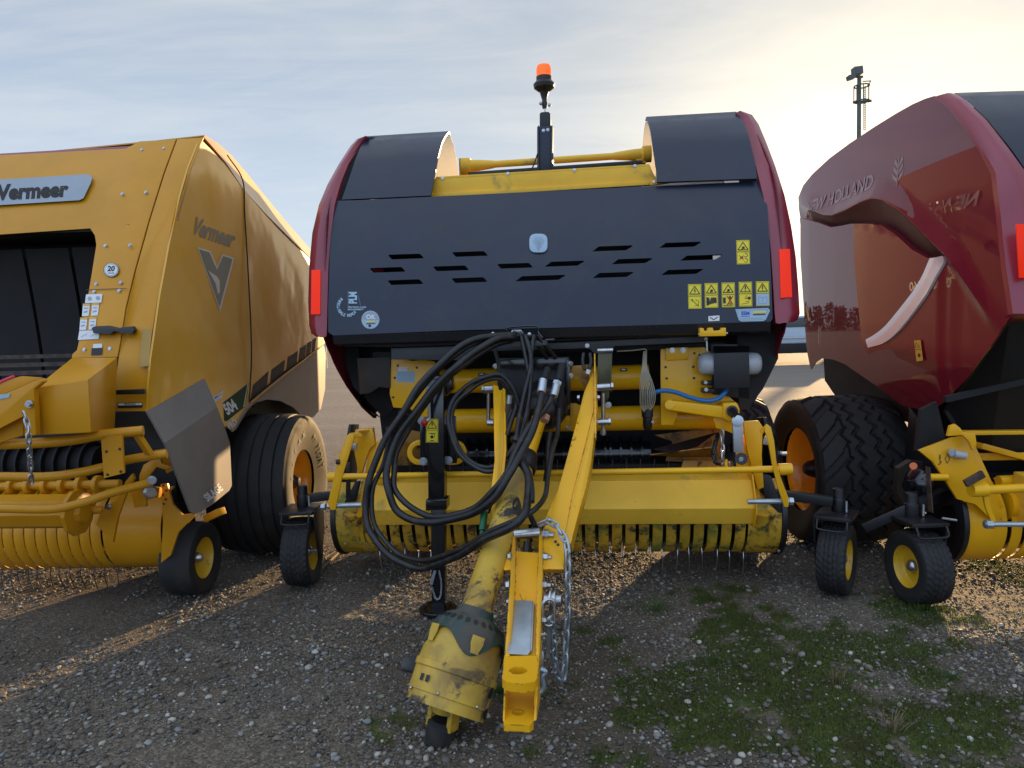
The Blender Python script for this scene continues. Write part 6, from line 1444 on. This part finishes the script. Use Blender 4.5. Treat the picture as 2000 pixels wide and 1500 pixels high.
M = bpy.data.materials.new('gravel_ground'); M.use_nodes = True; nt = M.node_tree; nt.nodes.clear()
out = N('ShaderNodeOutputMaterial'); b = N('ShaderNodeBsdfPrincipled'); L(b.outputs[0], out.inputs[0]); t = N('ShaderNodeTexCoord').outputs['Object']
def vor(scale, feat='F1', outp='Color', rnd=1.0):
    n = nt.nodes.new('ShaderNodeTexVoronoi'); n.feature = feat; n.inputs['Scale'].default_value = scale; n.inputs['Randomness'].default_value = rnd; nt.links.new(t, n.inputs['Vector']); return n.outputs[outp]
v1 = vor(85); sepc = N('ShaderNodeSeparateColor'); L(v1, sepc.inputs[0]); v2 = vor(170); sep2 = N('ShaderNodeSeparateColor'); L(v2, sep2.inputs[0])
e1 = vor(85, 'DISTANCE_TO_EDGE', 'Distance'); e2 = vor(170, 'DISTANCE_TO_EDGE', 'Distance')
stone = mixc(sepc.outputs[0], (0.05, 0.044, 0.037), (0.26, 0.235, 0.20)); stone = mixc(mth('MULTIPLY', sepc.outputs[1], .35), stone, (0.20, 0.14, 0.09))
fine = mixc(sep2.outputs[0], (0.05, 0.042, 0.034), (0.17, 0.148, 0.12))
present = mrange(sepc.outputs[2], .50, .56)
c = mixc(present, fine, stone)
c = mixc(mrange(e1, .0, .10), (0.035, 0.03, 0.024), c) if False else c
n1 = tnoise(t, 1.3, 6, .6); n2 = tnoise(t, 7, 6, .6)
am = N('ShaderNodeAttribute', attribute_name='mud'); ag = N('ShaderNodeAttribute', attribute_name='moss')
c = mixc(mth('MULTIPLY', am.outputs['Fac'], .75), c, mixc(n2, (0.050, 0.040, 0.028), (0.105, 0.082, 0.058)))
c = mixc(mth('MULTIPLY', mrange(n1, .45, .75), .45), c, (0.19, 0.16, 0.125))
gcol = mixc(mrange(n2, .3, .7), (0.045, 0.042, 0.015), (0.07, 0.10, 0.016))
c = mixc(mth('MULTIPLY', mrange(ag.outputs['Fac'], .25, .7), .92), c, gcol)
spy = N('ShaderNodeSeparateXYZ'); L(t, spy.inputs[0])
mpf = N('ShaderNodeMapping'); L(t, mpf.inputs[0]); mpf.inputs['Scale'].default_value = (.05, .5, 1)
farc = mixc(tnoise(mpf.outputs[0], 1.6, 6, .65), (0.11, 0.092, 0.075), (0.26, 0.22, 0.18))
c = mixc(1.0, c, (1.02, .97, .90), 'MULTIPLY')
c = mixc(mrange(spy.outputs[1], 6, 13), c, farc)
L(c, b.inputs['Base Color']); b.inputs['Roughness'].default_value = .88; b.inputs['Specular IOR Level'].default_value = .3
bp = N('ShaderNodeBump'); bp.inputs['Distance'].default_value = .011; bp.inputs['Strength'].default_value = .9
dd = vor(85, 'F1', 'Distance'); L(mth('ADD', mth('MULTIPLY', mth('SUBTRACT', .8, dd), present), mth('MULTIPLY', tnoise(t, 120, 4, .6), .5)), bp.inputs['Height'])
bp2 = N('ShaderNodeBump'); bp2.inputs['Distance'].default_value = .05; bp2.inputs['Strength'].default_value = .5; L(tnoise(t, 9, 5, .6), bp2.inputs['Height']); L(bp.outputs[0], bp2.inputs['Normal']); L(bp2.outputs[0], b.inputs['Normal'])
me.materials.append(M)
# loose stones: one sheet of thousands of pebbles nobody could count
ph = (1 + 5 ** .5) / 2
ico = np.array([(-1, ph, 0), (1, ph, 0), (-1, -ph, 0), (1, -ph, 0), (0, -1, ph), (0, 1, ph), (0, -1, -ph), (0, 1, -ph), (ph, 0, -1), (ph, 0, 1), (-ph, 0, -1), (-ph, 0, 1)]); ico /= np.linalg.norm(ico[0])
icf = [(0, 11, 5), (0, 5, 1), (0, 1, 7), (0, 7, 10), (0, 10, 11), (1, 5, 9), (5, 11, 4), (11, 10, 2), (10, 7, 6), (7, 1, 8), (3, 9, 4), (3, 4, 2), (3, 2, 6), (3, 6, 8), (3, 8, 9), (4, 9, 5), (2, 4, 11), (6, 2, 10), (8, 6, 7), (9, 8, 1)]
def subdiv(vv, ff):
    vv = [tuple(a) for a in vv]; cache = {}; nf = []
    def mid(a, b_):
        k = (min(a, b_), max(a, b_))
        if k not in cache: q = (np.array(vv[a]) + np.array(vv[b_])); q /= np.linalg.norm(q); vv.append(tuple(q)); cache[k] = len(vv) - 1
        return cache[k]
    for a, b_, c_ in ff: x, y, z = mid(a, b_), mid(b_, c_), mid(c_, a); nf += [(a, x, z), (b_, y, x), (c_, z, y), (x, y, z)]
    return np.array(vv), nf
ico2, icf2 = subdiv(ico, icf)
def scatter(name, pts, base_v, base_f, mt, label):
    n = len(pts); nv = len(base_v); P = np.array(pts)  # x, y, z, r
    S = rng.uniform(.65, 1.25, (n, 1, 3)); S[:, :, 2] *= .62
    jit = rng.uniform(.82, 1.12, (n, nv, 1)); A = rng.uniform(0, 6.283, n); B = rng.uniform(-.5, .5, n)
    v_ = base_v[None] * jit * S; ca, sa = np.cos(A)[:, None], np.sin(A)[:, None]; cb_, sb_ = np.cos(B)[:, None], np.sin(B)[:, None]
    x = v_[..., 0] * cb_ + v_[..., 2] * sb_; z = -v_[..., 0] * sb_ + v_[..., 2] * cb_; y = v_[..., 1]
    v_ = np.stack([x * ca - y * sa, x * sa + y * ca, z], -1) * P[:, None, 3:4] + P[:, None, :3]
    v_ = v_.reshape(-1, 3); F = (np.array(base_f)[None] + (np.arange(n) * nv)[:, None, None]).reshape(-1, 3)
    me = bpy.data.meshes.new(name); me.vertices.add(len(v_)); me.vertices.foreach_set('co', v_.astype(np.float32).ravel())
    me.loops.add(F.size); me.loops.foreach_set('vertex_index', F.astype(np.int32).ravel()); me.polygons.add(len(F)); me.polygons.foreach_set('loop_start', np.arange(0, F.size, 3, dtype=np.int32)); me.polygons.foreach_set('loop_total', np.full(len(F), 3, dtype=np.int32))
    me.polygons.foreach_set('use_smooth', np.ones(len(F), dtype=bool)); me.update(); me.validate()
    me.materials.append(mt); o = bpy.data.objects.new(name, me); scn.collection.objects.link(o); tag(o, label, kind='stuff'); return o
M = bpy.data.materials.new('pebble'); M.use_nodes = True; nt = M.node_tree; nt.nodes.clear()
out = N('ShaderNodeOutputMaterial'); b = N('ShaderNodeBsdfPrincipled'); L(b.outputs[0], out.inputs[0]); ge = N('ShaderNodeNewGeometry').outputs['Random Per Island']
cr_ = N('ShaderNodeValToRGB'); L(ge, cr_.inputs[0]); el = cr_.color_ramp.elements; el[0].color = (.035, .032, .03, 1); el[1].color = (.58, .56, .50, 1)
for p_, c_ in ((.25, (.09, .078, .063)), (.48, (.14, .126, .106)), (.64, (.165, .13, .09)), (.80, (.26, .24, .20)), (.90, (.21, .22, .23)), (.96, (.42, .39, .32))): q = el.new(p_); q.color = (*c_, 1)
t = N('ShaderNodeTexCoord').outputs['Object']; c = mixc(mth('MULTIPLY', tnoise(t, 140, 4, .6), .4), cr_.outputs[0], (.10, .085, .065)); L(c, b.inputs['Base Color']); b.inputs['Roughness'].default_value = .7
PEB = M
def mossg(x, y):
    i = int((x + 4.2) / .035) + off_i; j = int((y - 1.4) / .035) + off_j
    return ms_[j * nx + i] if 0 <= i < nx and 0 <= j < len(gy) else 0
off_i = min(range(nx), key=lambda k: abs(gx[k] + 4.2)); off_j = min(range(len(gy)), key=lambda k: abs(gy[k] - 1.4))
big, small = [], []
def try_pts(y0, y1, dens):
    wmax = 0.78 * y1 + .3; area = 2 * wmax * (y1 - y0)
    for _ in range(int(area * dens)):
        x = random.uniform(-wmax, wmax); y = random.uniform(y0, y1)
        if abs(x) > .78 * y + .3: continue
        n = fnoise(x, y, 1.4, 12.0) + .5 * fnoise(x, y, 5, 4.0, 2); mo = mossg(x, y)
        pr = .42 + 1.4 * n
        if mo > .45: pr = .07 + .5 * max(0, n - .15)
        if x > .3 and y < 3.2: pr += .12
        if random.random() > pr: continue
        r = min(.0145, .0032 * math.exp(abs(random.gauss(0, .66)))); z = gh(x, y) + r * .25 + .001
        (big if r > .0075 and y < 4.2 else small).append((x, y, z, r))
try_pts(1.7, 3.3, 6200); try_pts(3.3, 5.0, 3000); try_pts(5.0, 8.5, 700)
for _ in range(22000):
    x = random.uniform(1.4, 4.4); y = random.uniform(2.6, 5.2)
    if x > .78 * y + .3: continue
    r = min(.009, .0024 * math.exp(abs(random.gauss(0, .6)))); small.append((x, y, gh(x, y) + r * .2, r))
for _ in range(16000):
    x = random.uniform(-1.3, .9); y = random.uniform(2.7, 4.6); r = min(.009, .0024 * math.exp(abs(random.gauss(0, .6)))); small.append((x, y, gh(x, y) + r * .2, r))
scatter('gravel', small, ico, icf, PEB, 'small mixed grey and tan gravel strewn over the yard'); scatter('gravel', big, ico2, icf2, PEB, 'larger pale pebbles lying among the gravel in the foreground')
# moss and short grass
def blades(name, spots, mt, label=None, n_per=1, h=(.008, .02), w=.0016, spread=.01, lean=.6, kind='stuff', parent=None):
    vv = []; k = 0
    for x, y, s_ in spots:
        for _ in range(n_per):
            a = random.uniform(0, 6.283); d = random.uniform(0, spread) * s_; bx, by = x + d * math.cos(a), y + d * math.sin(a); hh = random.uniform(*h) * s_; b_ = random.uniform(0, 6.283); l = random.uniform(0, lean) * hh
            z = gh(bx, by); dx, dy = math.cos(b_) * w * s_, math.sin(b_) * w * s_; ex, ey = (math.cos(a) * l, math.sin(a) * l) if n_per > 3 else (math.cos(b_ + 1.6) * l, math.sin(b_ + 1.6) * l)
            vv += [(bx - dx, by - dy, z - .002), (bx + dx, by + dy, z - .002), (bx + ex * .45 + dx * .7, by + ey * .45 + dy * .7, z + hh * .6), (bx + ex * .45 - dx * .7, by + ey * .45 - dy * .7, z + hh * .6), (bx + ex, by + ey, z + hh)]
            k += 1
    me = bpy.data.meshes.new(name); fs = []
    for i in range(k): o = i * 5; fs += [(o, o + 1, o + 2, o + 3), (o + 3, o + 2, o + 4)]
    me.from_pydata(vv, [], fs); me.materials.append(MATS[mt]); o = bpy.data.objects.new(name, me); scn.collection.objects.link(o)
    if kind: tag(o, label, kind=kind)
    return o
def leafmat(name, c1_, c2_, tr=.35):
    global nt
    M = bpy.data.materials.new(name); M.use_nodes = True; nt = M.node_tree; nt.nodes.clear(); out = N('ShaderNodeOutputMaterial'); b = N('ShaderNodeBsdfPrincipled'); g = N('ShaderNodeNewGeometry').outputs['Random Per Island']
    t = N('ShaderNodeTexCoord').outputs['Object']; f_ = mth('ADD', mth('MULTIPLY', g, .5), mth('MULTIPLY', tnoise(t, 4, 3), .5)); c = mixc(f_, c1_, c2_); L(c, b.inputs['Base Color']); b.inputs['Roughness'].default_value = .7
    ts = N('ShaderNodeBsdfTranslucent'); L(c, ts.inputs[0]); mx = N('ShaderNodeMixShader'); mx.inputs[0].default_value = tr; L(b.outputs[0], mx.inputs[1]); L(ts.outputs[0], mx.inputs[2]); L(mx.outputs[0], out.inputs[0]); MATS[name] = M
leafmat('moss', (.034, .050, .008), (.115, .165, .02)); leafmat('grass', (.03, .07, .012), (.10, .17, .03)); leafmat('dry_weed', (.18, .13, .07), (.30, .23, .13), .2)
sp_ = []
for _ in range(210000):
    x = random.uniform(-.4, 3.9); y = random.uniform(1.75, 4.3)
    if abs(x) > .78 * y + .2: continue
    if mossg(x, y) > random.uniform(.25, .8): sp_.append((x, y, 1))
blades('moss', sp_, 'moss', 'dark green moss and short turf creeping over the gravel', 1, (.006, .018), .0017, .004, .9)
def tuft(px, py, mt, label, cat, h, n=60, s_=1.0, spread=.05, w=.0016):
    x, y = gp_(px, py); o = blades(label.split('|')[0], [(x, y, s_)], mt, None, n, h, w, spread, 1.1, None); tag(o, label.split('|')[1], cat); return o
for px, py, n, h, sp2, mt, lb_, nm in [(1280, 1190, 110, (.03, .09), .08, 'grass', 'dark green grass tuft in the shade right of the safety chains', 'grass_tuft'), (1806, 1190, 160, (.03, .075), .07, 'grass', 'bright sunlit grass tuft under the rightmost gauge wheel', 'grass_tuft'),
        (1855, 1318, 70, (.015, .04), .05, 'grass', 'low green clump at the edge of the right-hand sunlit strip', 'grass_tuft'), (1740, 1415, 60, (.03, .07), .05, 'dry_weed', 'dry straw-coloured weed in the lower right moss', 'dry_weed'), (1630, 1325, 40, (.02, .05), .04, 'dry_weed', 'thin dry weed in the middle of the moss', 'dry_weed'),
        (1390, 1290, 60, (.02, .06), .06, 'grass', 'thin grass clump between two pebble drifts in the moss', 'grass_tuft'), (722, 1400, 60, (.006, .02), .03, 'grass', 'tiny green weed alone in the gravel at lower left', 'grass_tuft'), (975, 1345, 240, (.01, .035), .09, 'grass', 'sunlit yellow-green grass between the driveline bell and the hitch', 'grass_tuft')]:
    tuft(px, py, mt, nm + '|' + lb_, 'grass' if mt == 'grass' else 'weed', h, n, 1.0, sp2)
# rock and sticks
def wpt(px, py, z=0): return FW.z(px, py, z)
def rk(px, py, r, lb_, sc=(1, .8, .6)):
    v_, f_ = subdiv(ico2, icf2); p = wpt(px, py); me = bpy.data.meshes.new('rock'); vv = []
    for a in v_: q = V(a); d = 1 + .25 * mnoise.noise(q * 1.3 + V((px, 0, 0))); vv.append((p.x + q.x * r * sc[0] * d, p.y + q.y * r * sc[1] * d, gh(p.x, p.y) + r * .35 + q.z * r * sc[2] * d))
    me.from_pydata(vv, [], f_); me.polygons.foreach_set('use_smooth', [True] * len(f_)); me.materials.append(MATS['rock']); o = bpy.data.objects.new('rock', me); scn.collection.objects.link(o); tag(o, lb_, 'rock')
rk(806, 1302, .055, 'dark lump of rock just left of the driveline bell'); rk(556, 1178, .025, 'small dark clod lying in the shadow below the left gauge wheel')
for i, (a, b_, r, lb_) in enumerate([((630, 1112), (663, 1082), .008, 'pale straight stick beside the left gauge wheel of the middle baler, lower of two'), ((634, 1092), (655, 1080), .006, 'thinner brown stick lying just above the pale stick')]):
    m_ = MB(); p, q = wpt(*a), wpt(*b_); m_.tube([p + V((0, 0, r)), lerp(p, q, .5) + V((0, .005, r * 1.3)), q + V((0, 0, r * 1.6))], r, n=7, rf=lambda s: 1 - .3 * s); o = m_.build('stick', 'wood', None); tag(o, lb_, 'stick')
# ================================================================== far things
def mastf():
    d = 62.0; F_ = Frame(FW.y(1680, 640, d).x, d, 0); r_ = root('floodlight_mast', F_, 'tall grey floodlight mast with a caged platform rising behind the right-hand baler', 'mast'); q = lambda x, y, k=0: F_.y(x, y, k)
    m_ = MB(); z1 = q(1678, 150).z; xc = q(1678, 180).x; m_.cyl((xc, 0, -.1), (xc, 0, z1), .24, .16, n=16); m_.build('pole', 'mast_grey', r_)
    m_ = MB(); m_.bar(q(1666, 140), q(1682, 138), .7, .6); m_.bar(q(1656, 153, -.3), q(1668, 149, -.3), .6, .35); m_.cyl(q(1665, 150), q(1685, 150), .10); m_.build('floodlight', 'mast_grey', r_)
    m_ = MB()
    for z_ in (168, 198):
        for k in range(12): a, b_ = 6.283 * k / 12, 6.283 * (k + 1) / 12; c_ = q(1683, z_); m_.bar(c_ + V((0.6 * math.cos(a), 0.6 * math.sin(a), 0)), c_ + V((0.6 * math.cos(b_), 0.6 * math.sin(b_), 0)), .09, .09)
    for k in range(7): a = 6.283 * k / 7; c0, c1_ = q(1683, 198), q(1683, 168); o_ = V((0.6 * math.cos(a), 0.6 * math.sin(a), 0)); m_.bar(c0 + o_, c1_ + o_, .06, .06)
    m_.bar(q(1685, 159), q(1701, 158), .07, .07); m_.bar(q(1701, 158), q(1694, 168), .07, .07); m_.bar(q(1666, 200), q(1702, 197), .12, .2); m_.build('platform', 'mast_grey', r_)
    m_ = MB(); m_.bar(q(1687, 255), q(1687, 168), .05, .05); m_.bar(q(1690, 255), q(1690, 168), .05, .05)
    for k in range(24): y = 170 + k * 3.6; m_.bar(q(1687, y), q(1690, y), .04, .04)
    m_.build('ladder', 'mast_grey', r_)
mastf()
def pickup_truck():
    d = 27.0; F_ = Frame(FW.y(1565, 640, d).x, d, 0); r_ = root('parked_vehicle', F_, 'pale blue vehicle seen far off through the gap between the middle and right balers', 'vehicle')
    def prf(m_, pts, x0, x1): m_.ext([V((x, -.9, z)) for x, z in pts], (0, 1.8, 0))
    one(lambda m_: prf(m_, [(-3.0, .75), (-3.0, 1.25), (-1.6, 1.38), (-.9, 1.75), (.9, 1.82), (1.0, 1.35), (2.9, 1.35), (2.9, .75)], 0, 0), 'body', 'vehicle_blue', r_, bevel=.08, seg=3)
    one(lambda m_: m_.ext([V((x, -.92, z)) for x, z in [(-1.4, 1.36), (-.85, 1.68), (.75, 1.74), (.8, 1.36)]], (0, .05, 0)), 'window', 'glass_dark', r_)
    one(lambda m_: (m_.box((-3.0, -.88, .40), (2.9, .88, .76))), 'underbody', 'black_matte', r_, bevel=.03); one(lambda m_: m_.box((-3.02, -.94, .95), (2.92, -.90, 1.0)), 'trim', 'chrome', r_)
    for x in (-1.9, 1.8): one(lambda m_: m_.cyl((x, -.93, .40), (x, -.68, .40), .40, n=28), 'wheel', 'rubber', r_, bevel=.03); one(lambda m_: m_.cyl((x, -.95, .40), (x, -.9, .40), .22, n=20), 'hubcap', 'chrome', r_)
    one(lambda m_: m_.ball((.12, -.95, .42), .09, sc=(1, .4, .5)), 'marker_light', 'cream_liner', r_)
pickup_truck()
def post():
    d = 34.0; F_ = Frame(FW.y(633, 640, d).x, d, 0); r_ = root('bollard', F_, 'pale post standing far off beside the grey rear panel of the left baler', 'bollard')
    one(lambda m_: m_.cyl((0, 0, 0), (0, 0, 1.3), .07), 'post', 'cream_liner', r_); one(lambda m_: m_.cyl((0, 0, 1.3), (0, 0, 1.38), .085), 'cap', 'mast_grey', r_)
post()
# a distant belt of bare trees on the horizon, mostly seen as a reflection in the glossy red panel
tv = []; tf_ = []
def quad(c, s_):
    n = V((random.gauss(0, 1), random.gauss(0, 1), random.gauss(0, 1))).normalized(); a, b_ = basis(n); o = len(tv)
    tv.extend([tuple(c + a * s_), tuple(c + b_ * s_), tuple(c - a * s_), tuple(c - b_ * s_)]); tf_.append((o, o + 1, o + 2, o + 3))
for k in range(150):
    x = -160 + k * 1.03 + random.uniform(-1, 1); y = 150 + random.uniform(-6, 6) + .25 * abs(x + 60); H = random.uniform(3.5, 6.0) + 2.0 * fnoise(x, 0, .05, 3)
    for _ in range(170): a = random.uniform(0, 6.283); rr0 = random.random() ** .5 * 2.0; z = random.random() ** .8 * H; quad(V((x + rr0 * math.cos(a) * (1.1 - z / H * .7), y + rr0 * math.sin(a), z)), random.uniform(.12, .38))
me = bpy.data.meshes.new('treeline'); me.from_pydata(tv, [], tf_); me.materials.append(MATS['leaf']); o = bpy.data.objects.new('treeline', me); scn.collection.objects.link(o); tag(o, 'distant dark belt of trees along the horizon', kind='stuff')
